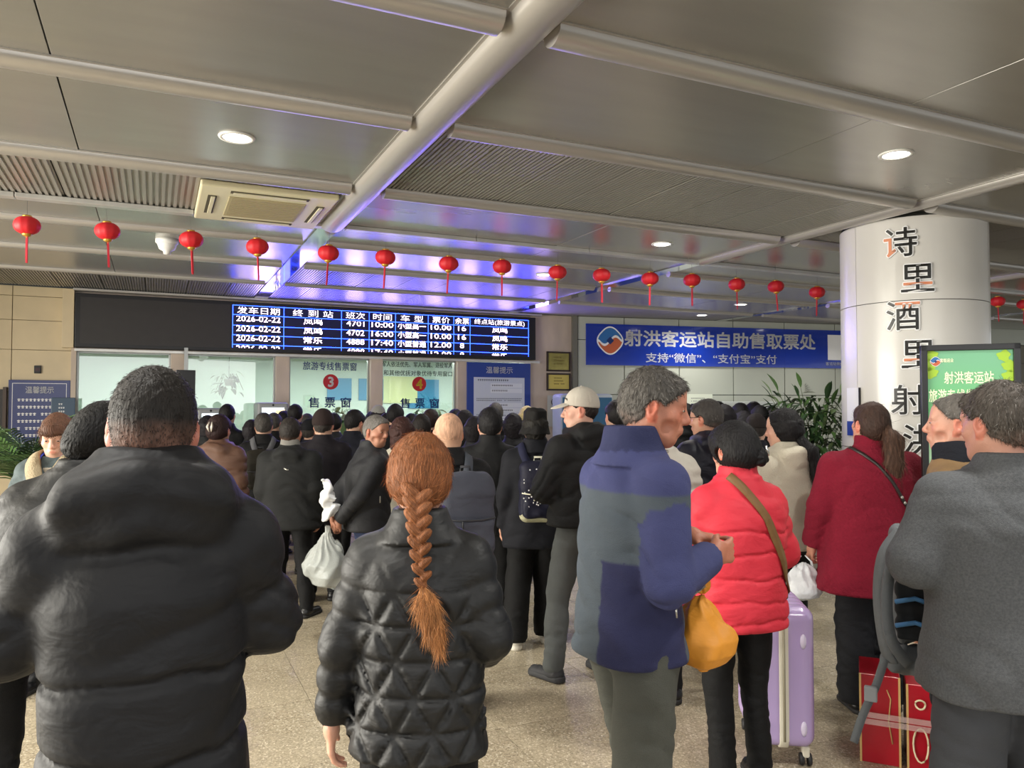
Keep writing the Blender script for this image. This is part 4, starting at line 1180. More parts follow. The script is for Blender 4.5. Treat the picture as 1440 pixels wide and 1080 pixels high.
# 3 older man in blue work jacket
def blue_zones(v, ad):
    x, y, z = v.T; C = np.tile(npv('485058'), (len(v), 1)); blue = npv('3c4068'); dk = npv('282a4a')
    C[(z < 1.13) & (x > .06) & (y < .09)] = dk
    C[(z > 1.33) | (ad < .012)] = blue
    C[z > 1.445] = npv('2b2f50'); return C
cast('bluejacket', 'elderly grey-haired man in two-tone blue and slate work jacket standing in profile', 905, 514, 2.45, dx=-.05, face=-66, q=2, facedetail=True, old=1, jaw=1.0,
     hair=dict(style='short', col='3b3733', t=.008, off=.004, top=.010, grey=.22, ns=6500, len=.018, lift=.22, fade=-.01), skin='ad725a', head=(-32, 8, 0), headoff=(0, .035, -.005), lean=(0, .06), hs=1.0,
     top=dict(name='jacket', mat=cloth('two_tone_twill', '4a5068', attr=True, rough=.85, bump=.35), bulk=.012, wx=.86, shw=.15, wy=.98, hem=.825, colfn=blue_zones, fold=.014, colh=1.52, colr=.086, flare=.03, sleeve=.058),
     arms=dict(R=((.225, -.02, 1.085), (.125, .19, 1.12)), L=((-.22, .05, 1.11), (-.03, .21, 1.17))), hands=dict(L=dict(curl=.7, d=(.5, .6, -.1), n=(0, 0, -1)), R=dict(curl=.75, d=(-.1, .9, .12), n=(-1, 0, 0))),
     pants=dict(mat=K_tgrey, w=1.32, flare=1), feet=dict(L=(-.10, .13), R=(.11, -.12)), shoes=dict(mat=SH_black))
# 4 woman in red padded coat
K_red = cloth('red_padded', 'ee3a4c', rough=.6, bump=.12, bscale=60, noise=.04)
cast('redcoat', 'woman in bright red padded coat with black bun and tan bag strap across her back', 1052, 599, 3.35, dx=-.055, face=14, q=2, fem=1,
     hair=dict(style='bun', col='131113', t=.026, off=.06, bun=(.04, -.128, -.025), bunr=.042, ns=2600, len=.02), skin='d29a84', head=(16, 3, 0), hs=1.06,
     top=dict(name='padded_coat', mat=K_red, bulk=.032, wx=.92, hem=.765, seams=[1.22, 1.12, 1.01, .9, .81], seamdepth=.011, seamw=.007, sseams=3, colh=1.52, colr=.085, belly=.02, fold=.008),
     arms=dict(L=((-.25, .03, 1.10), (-.15, .20, .99)), R=((.255, .0, 1.09), (.17, .17, .96))), pants=dict(mat=K_tblack, w=1.05), feet=dict(L=(-.11, -.04), R=(.115, .02)))
# 5 woman in cream fleece hoodie with long black hair
K_cream = cloth('cream_fleece', 'f2ead4', rough=1, bump=.6, bscale=160, noise=.06)
cast('cream', 'young woman in cream fleece hoodie with long black ponytail beside the red coat', 1104, 577, 4.7, face=22, q=1, fem=1,
     hair=dict(style='pony', col='121012', t=.016, off=.03, low=-.06, tails=[dict(pts=[(.02, -.10, 1.53), (.07, -.16, 1.44), (.10, -.175, 1.3), (.11, -.175, 1.13)], r=[.03, .042, .045, .02], body=True, flat=.6, ns=500)]), skin='d8a890', head=(26, 4, 0), hs=1.05,
     top=dict(name='hoodie', mat=K_cream, bulk=.02, hem=.82, hood=dict(w=.12, h=.08, d=.05, z=1.40), sleeve=.058, fold=.006), pants=dict(mat=K_tblack, w=1.15), shoes=dict(mat=SH_black),
     arms=dict(L=((-.25, 0, 1.1), (-.17, .2, 1.1)), R=((.24, 0, 1.1), (.16, .2, 1.1))))
# 6 woman in dark red knit
def knit(x, y, z): return .0022 * np.sin((x * .9 + z * .8 + .02 * np.sin(z * 20)) * 240)
K_knit = cloth('crimson_knit', '88162e', rough=.95, bump=.5, bscale=220, noise=.1, nscale=90)
cast('redknit', 'woman in long crimson knit coat with brown ponytail, holding a white carrier bag', 1238, 568, 4.2, face=-8, q=2, fem=1, dx=-.06,
     hair=dict(style='pony', col='3a2820', t=.008, off=.03, ns=2500, len=.03, lift=.05, tails=[dict(pts=[(.05, -.12, 1.57), (.075, -.155, 1.50), (.075, -.165, 1.38), (.085, -.17, 1.26)], r=[.026, .05, .045, .014], body=True, flat=.6, ns=1400, col='4a3428')]), skin='c48e78', head=(20, -12, 0), hs=1.05,
     top=dict(name='knit_coat', mat=K_knit, bulk=.026, wx=1.18, wy=1.25, hem=.655, disp=knit, colh=1.53, colr=.082, fold=.008, belly=.02, flare=.06, sleeve=.06),
     arms=dict(L=((-.272, -.02, 1.12), (-.30, .06, .90)), R=((.275, .0, 1.12), (.2, .2, 1.05))), pants=dict(mat=cloth('slacks_dark', '25272e'), w=1.45, flare=1, hip=(.17, .12)), hands=dict(L=dict(curl=.85)))
# 7 man in grey tweed jacket at the right edge
cast('greyman', 'man in charcoal grey tweed jacket at the right edge, nearest the red gift boxes', 1418, 541, 2.35, face=-8, q=2, facedetail=True, dx=-.02,
     hair=dict(style='short', col='3a332d', t=.010, off=.0, top=.008, grey=.12, ns=7000, len=.016, fade=-.01), skin='b98874', head=(26, 2, 0), hs=1.05,
     top=dict(name='jacket', mat=K_grey, bulk=.02, wx=1.08, wy=1.1, hem=.765, collar='fold', colh=1.50, flare=.05, fold=.009, sleeve=.064),
     arms=dict(L=((-.268, -.03, 1.165), (-.19, .19, 1.13)), R=((.29, -.02, 1.1), (.25, .15, .93))), pants=dict(mat=cloth('slacks_slate', '4b4d52'), w=1.45, flare=1, hip=(.165, .12)), feet=dict(L=(-.14, -.02), R=(.13, .10)))
# 8 man behind him in a tan coat
cast('tanman', 'grey-haired man in tan coat with dark collar in front of the green poster', 1342, 557, 3.1, face=48, q=2, facedetail=True, old=1,
     hair=dict(style='short', col='4a4540', t=.007, off=-.012, top=.008, grey=.25, ns=3500, len=.014), skin='c08e78', head=(12, -4, 0), hs=1.04,
     top=dict(name='coat', mat=cloth('tan_cloth', '8b6f4c'), bulk=.01, wx=.94, hem=.8, colh=1.50, colr=.085), pants=dict(mat=K_tdark),
     extra=None)
# 9 man in cream baseball cap
K_cap = cloth('cream_canvas', 'd0c8ba', rough=.9)
cast('capman', 'tall man in cream baseball cap and black hooded jacket with grey track trousers', 812, 549, 4.72, face=38, q=2, facedetail=True, jaw=1.0, dx=.03,
     hair=dict(style='crop', col='221a17', off=.0, ns=500, len=.006), skin='d2a590', head=(48, 2, 0), hs=1.0,
     top=dict(name='jacket', mat=K_black, bulk=.03, wx=1.08, hem=.90, hood=dict(w=.13, h=.09, d=.055, z=1.42), sleeve=.062),
     arms=dict(L=((-.25, .06, 1.12), (-.14, .22, 1.1)), R=((.255, -.02, 1.1), (.20, .14, .98))), pants=dict(mat=cloth('track_grey', '5c5f5e'), w=1.12), feet=dict(L=(-.20, .06, 0, -8), R=(.12, -.05)),
     shoes=dict(mat=SH_grey, sole=SH_grey, thick=True))
# 10 woman in navy coat with a hat-like bob, carrying the spotted backpack
cast('navywoman', 'woman in long dark navy coat and dark bucket hat carrying a navy backpack', 752, 577, 5.3, face=4, q=1, fem=1,
     hair=dict(style='bob', col='17140f', t=.010, low=-.085, ns=300), skin='c79a84', hs=1.05,
     top=dict(name='coat', mat=cloth('coat_navy', '1c1e2b'), bulk=.02, hem=.72, flare=.05), pants=dict(mat=K_tblack, w=1.35, flare=1), shoes=dict(mat=SH_white, sole=SOLE_w, thick=True), feet=dict(L=(-.15, -.03), R=(.09, .12)))
# 11 bald man
cast('bald', 'bald man in black jacket wearing a large slate grey backpack', 631, 581, 4.3, face=16, q=2, hair=dict(style='bald', col='c49a7e', ns=0, amp=.0), skin='c49a7e', head=(2, 4, 0), hs=1.1,
     top=dict(name='jacket', mat=K_black, bulk=.026, hem=.8, wx=1.05), pants=dict(mat=K_tblack), shoes=dict(mat=SH_black), feet=dict(L=(-.1, -.02), R=(.13, -.1)))
# 12 man looking round, hands behind his back
cast('lookback', 'older man in dark grey jacket and blue jeans, looking back, hands behind him', 529, 585, 5.5, face=-62, q=2, facedetail=True, old=1, dx=-.06,
     hair=dict(style='crop', col='3b3632', t=.008, grey=.5, ns=1500, len=.01), skin='a5745c', head=(-62, 3, 0), headoff=(0, .02, 0), lean=(0, .08), hs=1.05,
     top=dict(name='jacket', mat=cloth('padded_grey', '38393f', rough=.6), bulk=.022, wx=1.0, wy=1.2, hem=.83, colh=1.52), arms=dict(R=((.235, -.15, 1.11), (.09, -.24, .93)), L=((-.23, -.15, 1.12), (-.02, -.26, .95))),
     hands=dict(R=dict(d=(-.5, -.3, -.6), curl=.7, n=(-.3, 1, 0)), L=dict(d=(.6, -.2, -.6), curl=.7, n=(0, 1, 0))), pants=dict(mat=K_jean, w=1.15), feet=dict(L=(-.08, .06), R=(.10, -.06)))
# 13 man in black soft-shell
cast('softshell', 'man in black hooded soft-shell jacket with a pale grey inner collar, seen from behind', 409, 590, 6.05, face=2, q=1, hair=dict(style='crop', col='231e1b', t=.008, ns=800, len=.008, fade=-.02), skin='b98a72', hs=1.12,
     top=dict(name='jacket', mat=cloth('softshell', '2a2c2c', rough=.75), bulk=.03, wx=1.14, hem=.76, hood=dict(w=.12, h=.095, d=.04, z=1.38), flare=.06, colh=1.5, sleeve=.062), pants=dict(mat=K_tblack, w=1.2), feet=dict(L=(-.12, 0), R=(.16, -.02, 0, 25)))
# 14 woman facing us with a lanyard
cast('lanyard', 'woman facing the camera in grey denim jacket with beige fleece collar and blue lanyard', 82, 584, 4.5, face=186, q=2, facedetail=True, fem=1,
     hair=dict(style='bob', col='5a3c2c', t=.012, low=-.02, fringe=.028, ns=2500, len=.03, lift=.03), skin='d6a78f', head=(8, 16, 0), hs=1.12,
     top=dict(name='denim_jacket', mat=cloth('denim_grey', '5d6a6c', noise=.2, nscale=25), bulk=.022, hem=.86, collar='none', sleeve=.058), arms=dict(R=((.25, .04, 1.1), (.10, .24, 1.13)), L=((-.25, .04, 1.1), (-.08, .26, 1.10))),
     hands=dict(R=dict(d=(-.6, .7, .1), n=(0, .2, 1)), L=dict(d=(.6, .7, .1), n=(0, .2, 1))), pants=dict(mat=K_tdark))
# 15 person behind the big man
cast('leftpuffer', 'person in glossy black puffer jacket half hidden behind the large man in charcoal coat', 126, 569, 2.75, face=12, dx=-.19, lean=(.31, 0), q=2, fem=1,
     hair=dict(style='pony', col='100f10', t=.02, off=.04, ns=3000, len=.02, lift=.15), skin='c79a84',
     top=dict(name='puffer_jacket', mat=K_puff, bulk=.035, hem=.80, seams=[1.2, 1.07, .94], seamdepth=.016, sseams=4, wx=.9), arms=dict(L=((-.22, 0, 1.06), (-.2, .16, .93))), pants=dict(mat=K_tblack))
# 16 person in white padded waistcoat behind the blue jacket
cast('whitevest', 'person in off-white padded jacket with dark hair behind the elderly man', 944, 572, 4.3, face=0, q=1, hair=dict(style='short', col='2b2724', grey=.1, ns=500), skin='b98a72',
     top=dict(name='padded_jacket', mat=cloth('offwhite_nylon', 'e6e0d2', rough=.5), bulk=.04, seams=[1.25, 1.12, 1.0, .9], seamdepth=.018, seamw=.012, sseams=4, hem=.82, wx=.9), pants=dict(mat=K_tblack), dx=-.09)
# 17 man with glasses and a navy hooded jacket
cast('glasses', 'man with glasses in dark navy hooded jacket looking left by the panel wall', 995, 565, 5.25, face=22, q=1, facedetail=True, hair=dict(style='short', col='2a2523', grey=.1, ns=900, fade=-.02), skin='b98a72', head=(26, 2, 0), hs=1.1,
     top=dict(name='jacket', mat=K_navyp, bulk=.035, wx=1.0, hem=.8, hood=dict(w=.14, h=.095, d=.06, z=1.405)), pants=dict(mat=K_tblack))

# the queue further off ----------------------------------------------------
HB = dict(style='short', col='161314'); HG = dict(style='short', col='2c2826', grey=.2); HW = dict(style='bob', col='19151a', t=.016, low=-.1)
crowd = [
 # key, label, px, ytop, Y, kwargs
 ('c1', 'woman in brown quilted puffer with clipped-up hair in front of the ticket kiosk', 309, 587, 6.6, dict(face=-8, fem=1, q=1, hair=dict(style='bun', col='2b1a1a', t=.018, bun=(.0, -.115, .02), bunr=.045, ns=400), hs=1.15, top=dict(name='puffer_jacket', mat=cloth('brown_nylon', '7a5a4a', rough=.5), bulk=.05, hem=.82, seams=[1.22, 1.08, .95], seamdepth=.02, sseams=3, wx=.95, hood=dict(w=.15, h=.1, d=.06, z=1.38)), pants=dict(mat=K_tdark))),
 ('c2', 'man in black jacket standing at the left ticket kiosk', 320, 570, 8.6, dict(hair=HB, top=dict(mat=K_black))),
 ('c3', 'short person with black hair beside the left ticket kiosk', 293, 586, 8.0, dict(hair=HW, top=dict(mat=K_black))),
 ('c4', 'man in black wearing an olive backpack with grey straps', 371, 583, 7.4, dict(hair=HG, q=1, hs=1.1, top=dict(mat=K_black, bulk=.02), pants=dict(mat=K_tdark))),
 ('c5', 'short person with round black hair left of the olive backpack', 354, 592, 8.0, dict(hair=HW, fem=1, top=dict(mat=K_black))),
 ('c6', 'grey-haired person in black standing right of the olive backpack', 386, 582, 8.5, dict(hair=HG, top=dict(mat=K_black))),
 ('c7', 'man in black with neat black hair in front of window three', 416, 570, 9.1, dict(hair=HB, head=(10, 0, 0), top=dict(mat=K_black))),
 ('c8', 'person with dark hair half hidden beside the kiosk on the right', 400, 579, 9.9, dict(hair=HB, top=dict(mat=K_navy))),
 ('c9', 'person with grey crop behind the flat cap', 432, 583, 9.6, dict(hair=HG, top=dict(mat=K_navy))),
 ('c10', 'man in dark blue jacket and dark flat cap in the queue', 437, 593, 7.6, dict(face=-20, head=(-14, 0, 0), hair=dict(style='crop', col='3b3632'), hs=1.1, q=1, top=dict(mat=cloth('cloth_steel_navy', '23283a'), bulk=.02))),
 ('c11', 'person in long plum coat and brown knitted hat in the queue', 455, 580, 6.55, dict(hair=dict(style='crop', col='3b3632'), hs=1.1, q=1, top=dict(name='coat', mat=cloth('coat_plum', '221a26'), bulk=.04, hem=.7))),
 ('c12', 'man in navy bending towards window three beside the hanging leaves', 497, 578, 7.35, dict(face=-20, head=(-10, 12, 0), hair=HB, hs=1.1, q=1, top=dict(mat=K_navy, bulk=.03))),
 ('c13', 'woman in cream jacket with long brown hair behind the man looking back', 566, 589, 6.0, dict(fem=1, q=1, face=-4, hair=dict(style='long', col='3a211c', t=.02, low=-.22, ns=900, len=.04, lift=.03), hs=1.05, top=dict(mat=cloth('ivory_cloth', 'cbc6b4'), bulk=.02), pants=dict(mat=K_tblack))),
 ('c14', 'tall person with black hair at the stone pillar between the windows', 556, 571, 8.0, dict(hair=HB, hs=1.12, top=dict(mat=K_black))),
 ('c15', 'short-haired person in black next to the woman in cream', 592, 585, 6.7, dict(hair=dict(style='short', col='211c1a'), q=1, hs=1.1, top=dict(mat=K_black, bulk=.02))),
 ('c16', 'person in pale knitted hat at the foot of the pillar', 532, 573, 9.2, dict(hair=HW, top=dict(mat=K_char))),
 ('c17', 'woman with dark hair behind the older man looking back', 543, 583, 8.7, dict(fem=1, hair=HW, top=dict(mat=K_black))),
 ('c18', 'man with reddish black hair in front of window four', 606, 577, 7.6, dict(hair=dict(style='short', col='2a1c18'), top=dict(mat=K_black))),
 ('c19', 'person in dark coat left of the bald man', 578, 583, 8.9, dict(hair=HB, top=dict(mat=K_char))),
 ('c20', 'woman with round black hair right of the bald man', 654, 579, 7.2, dict(fem=1, hair=HW, hs=1.05, top=dict(mat=K_black))),
 ('c21', 'person with black bob lower right of the bald man', 668, 588, 6.6, dict(fem=1, hair=HW, top=dict(mat=K_char))),
 ('c22', 'man in black coat with thick black hair in front of the blue notice board', 689, 577, 5.6, dict(face=6, q=1, hs=1.12, hair=dict(style='short', col='141214', t=.014, ns=900), top=dict(name='coat', mat=K_black, bulk=.03, hem=.76, colh=1.52), pants=dict(mat=K_tblack))),
 ('c23', 'person with short dark hair just beneath the blue notice board', 696, 568, 8.6, dict(hair=HG, top=dict(mat=K_black))),
 ('c24', 'woman with wavy black hair beside the navy coat', 721, 584, 7.1, dict(fem=1, q=1, hair=HW, hs=1.1, top=dict(mat=K_char))),
 ('c25', 'person with bleached blond hair near the notice board', 741, 573, 8.0, dict(fem=1, hair=dict(style='bob', col='b9a878', t=.014, low=-.08), top=dict(mat=K_char))),
 ('c26', 'man with dark hair behind the baseball cap by the blue machine', 866, 566, 6.3, dict(hair=HB, hs=1.1, top=dict(mat=K_black))),
 ('c27', 'man with flat dark hair between the glasses man and the elderly man', 963, 569, 7.5, dict(hair=HB, top=dict(mat=K_black))),
 ('c28', 'woman in black by the ticket machines left of the leafy plant', 1018, 571, 6.8, dict(hair=HW, fem=1, top=dict(mat=K_black))),
 ('c29', 'man with fluffy black hair at the self-service machines', 1040, 569, 8.6, dict(hair=HB, hs=1.1, top=dict(mat=K_black))),
 ('c30', 'taller man with black hair at the self-service machines', 1059, 567, 9.8, dict(hair=HB, hs=1.12, top=dict(mat=K_char))),
 ('c31', 'person in dark jacket with hair swept left at the self-service machines', 1069, 572, 8.0, dict(hair=HB, head=(20, 0, 0), top=dict(mat=K_black))),
 ('c32', 'person with round dark hair lower down among the machine queue', 1045, 580, 7.4, dict(hair=HW, top=dict(mat=K_black))),
 ('c33', 'man in dark brown flat cap in front of the machine queue', 1063, 586, 6.2, dict(hair=dict(style='crop', col='2a2421'), top=dict(mat=K_navy))),
 ('c34', 'person with greying hair near the leafy plant', 1085, 573, 9.0, dict(hair=HG, top=dict(mat=K_char))),
 ('c35', 'person with dark hair behind the navy hooded jacket', 1010, 566, 9.5, dict(hair=HB, top=dict(mat=K_navy))),
 ('c36', 'person in black at the far left end of the machine queue', 974, 570, 9.1, dict(hair=HB, top=dict(mat=K_black))),
 ('c37', 'woman in dark jacket behind the person in navy by window four', 640, 577, 9.4, dict(fem=1, hair=HW, top=dict(mat=K_navy))),
 ('c38', 'man with black hair at the counter left of window four', 523, 580, 9.6, dict(hair=HB, top=dict(mat=K_black))),
 ('c39', 'person behind the plum coat in the queue', 470, 583, 8.4, dict(hair=HB, top=dict(mat=K_char))),
]
for key, lab, px, yt, Y, kw in crowd:
    kw = dict(kw); kw.setdefault('q', 0); kw.setdefault('face', (hash(len(lab)) % 7 - 3) * 5)
    kw.setdefault('group', None); kw.setdefault('hs', 1.06)
    cast(key, lab, px, yt, Y, **kw)
# ================================================================== CEILING FIXTURES
M_led = mat('downlight_diffuser', 'fffdf2', emit=14)
def downlight(p, label, power=20, vis=True):
    o = empty('downlight', (p.x, p.y, CZ), 0, label, 'light', 'round recessed downlights in the ceiling')
    if vis:
        lathe('trim_ring', [(.075, -.002), (.078, -.008), (.098, -.008), (.102, 0.0), (.09, .01)], M_white, o, 28, cap=False)
        lathe('diffuser', [(.0, -.003), (.077, -.003), (.077, .0)], M_led, o, 28, cap=False)
    l = bpy.data.lights.new('downlight_lamp', 'AREA'); l.shape = 'DISK'; l.size = .14; l.energy = power; l.color = (1.0, .975, .92); l.spread = math.radians(150)
    lo = bpy.data.objects.new('downlight_lamp', l); COL.objects.link(lo); lo.parent = o; lo.location = (0, 0, -.02)
vis_dl = [(333, 193, 'round ceiling downlight above the air conditioner'), (1260, 217, 'round ceiling downlight nearest the column'), (931, 343, 'round ceiling downlight above the lantern row in the middle'),
          (765, 386, 'round ceiling downlight left of the seventh lantern, near the board end'), (1042, 428, 'round ceiling downlight over the banner, the right one of a pair'), (987, 443, 'round ceiling downlight over the banner, the left one of a pair'),
          ]
for px, py, lab in vis_dl: downlight(on_z(px, py, CZ), lab, 19 if px < 900 else 14)
for u, v in ((.2, 9.4), (3.4, 10.3), (7.6, 9.4), (-3.5, 9.4), (-3.5, 6.8), (.2, 12), (4.2, 12), (8.2, 12), (-3.5, 12), (12, 6.8), (12, 9.4), (-3.2, 2.2), (4.2, 14.5), (.2, 14.5), (11.5, 2.2)):
    downlight(uvz(u, v), 'round ceiling downlight outside the picture, %s aisle, %s row' % (('far left', 'left', 'centre', 'right', 'far right')[0 if u < -1 else 1 if u < 2 else 2 if u < 7 else 3 if u < 10.6 else 4], ('nearest the windows', 'second', 'third', 'fourth', 'fifth', 'sixth')[int(v / 2.6)]), 21 if u < 7 else 12, vis=True)

# air conditioning cassette
M_ac = mat('aged_cream_plastic', 'd6cfae', rough=.45); M_acd = mat('vent_dark', '4a4434', rough=.8); M_acg = mat('filter_grille_tan', 'a89d7a', rough=.7)
AC = empty('air_conditioner', uvz(1.2, 5.88, CZ), WA, 'square cream ceiling air conditioner with tan grille and louvred vents', 'air conditioner')
bm = bmesh.new(); bx(bm, 0, .94, 0, 1.02, -.045, 0, .012); fin(bm, 'panel', M_ac, AC)
bm = bmesh.new(); bx(bm, .2, .74, .22, .80, -.052, -.044, .004); fin(bm, 'intake_grille', M_acg, AC)
for i in range(14): box('grille_slat', .22, .72, .245 + i * .04, .257 + i * .04, -.056, -.051, M_acg, AC)
for (x0, x1, y0, y1) in ((.2, .74, .07, .13), (.2, .74, .88, .94), (.06, .12, .24, .78), (.82, .88, .24, .78)):
    v = box('vent', x0, x1, y0, y1, -.048, -.044, M_acd, AC)
    xx = (x0 + x1) / 2; yy = (y0 + y1) / 2
    if x1 - x0 > .3: box('louvre', x0 + .02, x1 - .02, yy - .008, yy + .02, -.056, -.047, M_ac, AC, .002)
    else: box('louvre', xx - .008, xx + .02, y0 + .02, y1 - .02, -.056, -.047, M_ac, AC, .002)
# dome speaker on the ceiling
p = on_z(235, 337, CZ)
SD = empty('ceiling_speaker', (p.x, p.y, CZ), 0, 'small white dome fixture on the ceiling beside the third lantern', 'fixture')
lathe('base', [(.0, 0), (.1, 0), (.1, -.03), (.085, -.045)], M_white, SD); lathe('dome', [(.085, -.045), (.07, -.09), (.035, -.11), (.03, -.135), (.0, -.14)], M_white, SD, cap=False)

# ------------------------------------------------------------------ red lanterns along the trim
M_lan = mat('lantern_red_cloth', 'd01c28', rough=.55, bump=.1); M_gold = mat('lantern_gold', 'd6a94a', rough=.3, metal=.6); M_tas = mat('tassel_red', 'c42638', rough=.8)
M_wire = mat('thread', '3a3434', rough=.8)
def lantern_mesh():
    bm = bmesh.new(); n = 40; rows_ = []
    for i in range(11):
        th = PI * (i / 10) * .86 + PI * .07; zz = .066 * math.cos(th); r0 = .092 * math.sin(th) ** .8
        rows_.append([bm.verts.new(((r0 * (1 - .055 * (1 - abs(math.sin(5 * a)) ** .6)) * math.cos(a)), r0 * (1 - .055 * (1 - abs(math.sin(5 * a)) ** .6)) * math.sin(a), zz)) for a in [2 * PI * k_ / n for k_ in range(n)]])
    for a, b in zip(rows_, rows_[1:]):
        for i in range(n): bm.faces.new((a[i], a[(i + 1) % n], b[(i + 1) % n], b[i]))
    bm.faces.new(rows_[0]); bm.faces.new(rows_[-1]); return bm
def tassel_bm():
    bm = bmesh.new(); rr = random.Random(2)
    for i in range(9):
        a = rr.uniform(0, 6.28); r0 = rr.uniform(0, .006); x, y = r0 * math.cos(a), r0 * math.sin(a); z1 = -rr.uniform(.25, .29)
        bx(bm, x - .003, x + .003, y - .003, y + .003, z1, -.07)
    return bm
LP = [(38, 317), (151, 325), (269, 337), (362, 347), (462, 356), (542, 362), (631, 371), (706, 375), (784, 383), (846, 387), (914, 392), (973, 394), (1036, 400), (1091, 403), (1149, 411), (1403, 424), (1440, 428)]
order = ['leftmost of the row', 'second from the left', 'third from the left beside the dome', 'fourth, before the polished strip', 'fifth, left of the blue glow', 'sixth, in the blue glow',
         'seventh, in the blue glow', 'eighth, ending the blue glow', 'ninth, beside a downlight', 'tenth, above the banner end', 'eleventh, over the banner', 'twelfth, over the banner', 'thirteenth, over the banner', 'fourteenth, over the banner', 'fifteenth, left of the column',
         'half hidden by the column right side', 'at the far right picture edge']
proto = None
for i, ((px, py), od) in enumerate(zip(LP, order)):
    # intersect with the vertical plane of the trim v = 4.80
    r = ray(px, py); P_ = P0 + DV * 4.80; o_ = CAM - P_; t = -o_.dot(DV) / r.dot(DV); q = CAM + r * t
    z_rail = CZ - .035
    lab = 'red ribbed paper lantern with gold rims and tassel, ' + od
    if proto is None:
        L0 = empty('paper_lantern', q, 0, lab, 'lantern', 'red lanterns strung below the ceiling')
        bo = fin(lantern_mesh(), 'lantern_body', M_lan, L0, True)
        lathe('gold_rim', [(.03, .06), (.034, .066), (.03, .074), (.012, .076)], M_gold, L0, 16)
        lathe('gold_rim', [(.012, -.084), (.026, -.078), (.034, -.068), (.03, -.06)], M_gold, L0, 16)
        fin(tassel_bm(), 'tassel', M_tas, L0)
        lathe('bead', [(.0, -.084), (.008, -.09), (.0, -.098)], M_gold, L0, 10, cap=False)
        th = tube('thread', [(0, 0, .07), (0, 0, .3)], .0012, M_wire, L0, 5)
        proto = L0
        parts_ = list(L0.children)
    else:
        L1 = proto.copy(); COL.objects.link(L1); L1.location = q; L1['label'] = lab
        L1.rotation_euler = (random.uniform(-.05, .05), random.uniform(-.06, .06), random.uniform(0, 3))
        for ch in parts_:
            c = ch.copy(); COL.objects.link(c); c.parent = L1

# ================================================================== WALL THINGS
def wall_thing(name, x0, x1, y0, y1, v, label, cat, group=None):
    """an Empty on the ticket wall whose local x runs along it; returns empty, width, height"""
    u0, zt = W(x0, y0, v); u1, _ = W(x1, y0, v); _, zb = W(x0, y1, v)
    e = empty(name, uvz(u0, v, zb), WA, label, cat, group); return e, u1 - u0, zt - zb
def lines(parent, m, x0, x1, z0, z1, n, y, h=.5, seed=1, name='lettering_line'):
    """rows of small print, each character a short dash pair"""
    rr = random.Random(seed); bm = bmesh.new(); st = (z1 - z0) / n
    for i in range(n):
        z = z1 - (i + .5) * st; x = x0; xe = x1 - (rr.random() * .3 * (x1 - x0) if rr.random() < .4 else 0)
        while x < xe:
            ch = st * h
            if rr.random() < .93:
                bx(bm, x, x + ch * .8, y - .0006, y, z + ch * .1, z + ch * .35); bx(bm, x + ch * .1, x + ch * .7, y - .0006, y, z - ch * .35, z - ch * .1)
                bx(bm, x + ch * .32, x + ch * .46, y - .0006, y, z - ch * .45, z + ch * .5)
            x += ch * 1.05
    o = fin(bm, name, m, parent); o['kind'] = 'stuff'; return o
M_pblue = mat('poster_blue', '1c3a8c', rough=.3); M_pgrey = mat('poster_grey_blue', 'c3cad8', rough=.4); M_print = mat('small_print', '2e3446', rough=.6)
# blue notice board right of window four
e, w_, h_ = wall_thing('notice_board', 657, 746, 509, 640, .02, 'blue notice board with white rounded text panel below the display, right of window four', 'notice')
box('board', 0, w_, 0, .03, 0, h_, M_pblue, e, .003)
bm = bmesh.new(); bx(bm, w_ * .1, w_ * .90, -.004, 0, .05, h_ - .24, .0); fin(bm, 'text_panel', M_pgrey, e)
text_on('lettering', '温馨提示', TXT_WHITE, e, w_ * .5, -.002, h_ - .12, w=w_ * .42, h=.11, bold=.01)
lines(e, M_print, w_ * .16, w_ * .84, h_ - .31, h_ - .26, 1, -.0045, .7)
for k_, zt in enumerate((h_ - .40, h_ - .72, h_ - .98)):
    lathe('round_icon', [(0, -.004), (.052, -.004), (.052, 0)], M_pblue, e, 24, cap=False).matrix_local = Matrix.Translation((w_ * .24, -.005, zt)) @ Matrix.Rotation(PI / 2, 4, 'X')
    for j in range(2 + (k_ > 0)):
        box('text_field', w_ * .36, w_ * .86, -.006, -.004, zt - .035 - j * .085 + .03, zt + .035 - j * .085 + .03, mat('pale_field', 'd6dbe4', rough=.5), e)
        lines(e, M_print, w_ * .38, w_ * .7, zt - .02 - j * .085 + .03, zt + .02 - j * .085 + .03, 1, -.0062, .75, seed=j + k_)
    if k_: lines(e, M_print, w_ * .14, w_ * .86, zt + .09, zt + .15, 2, -.0045, .6, seed=9)
# two framed certificates
for (x0, x1, y0, y1, lab, m) in ((769, 802, 494, 522, 'framed brass plaque in dark frame, the upper of two on the stone wall', mat('plaque_brass', '9a8f52', rough=.2, metal=.7, noise=.2, nscale=9)),
                                 (769, 802, 524.5, 549, 'framed yellow certificate in dark frame, the lower of two on the stone wall', mat('certificate_gold', 'c9b65a', rough=.4))):
    e, w_, h_ = wall_thing('picture_frame', x0, x1, y0, y1, -.0, lab, 'frame', 'framed awards on the stone wall')
    box('sheet', .02, w_ - .02, .0, .012, .02, h_ - .02, m, e)
    for a, b, c, d in ((0, w_, 0, .028), (0, w_, h_ - .028, h_), (0, .028, 0, h_), (w_ - .028, w_, 0, h_)):
        box('frame_bar', a, b, -.012, .02, c, d, mat('frame_dark_wood', '2a1a12', rough=.4), e, .003)
    lines(e, mat('print_brown', '6a5a28', rough=.6), w_ * .3, w_ * .7, h_ * .3, h_ * .8, 3, -.001, .5)
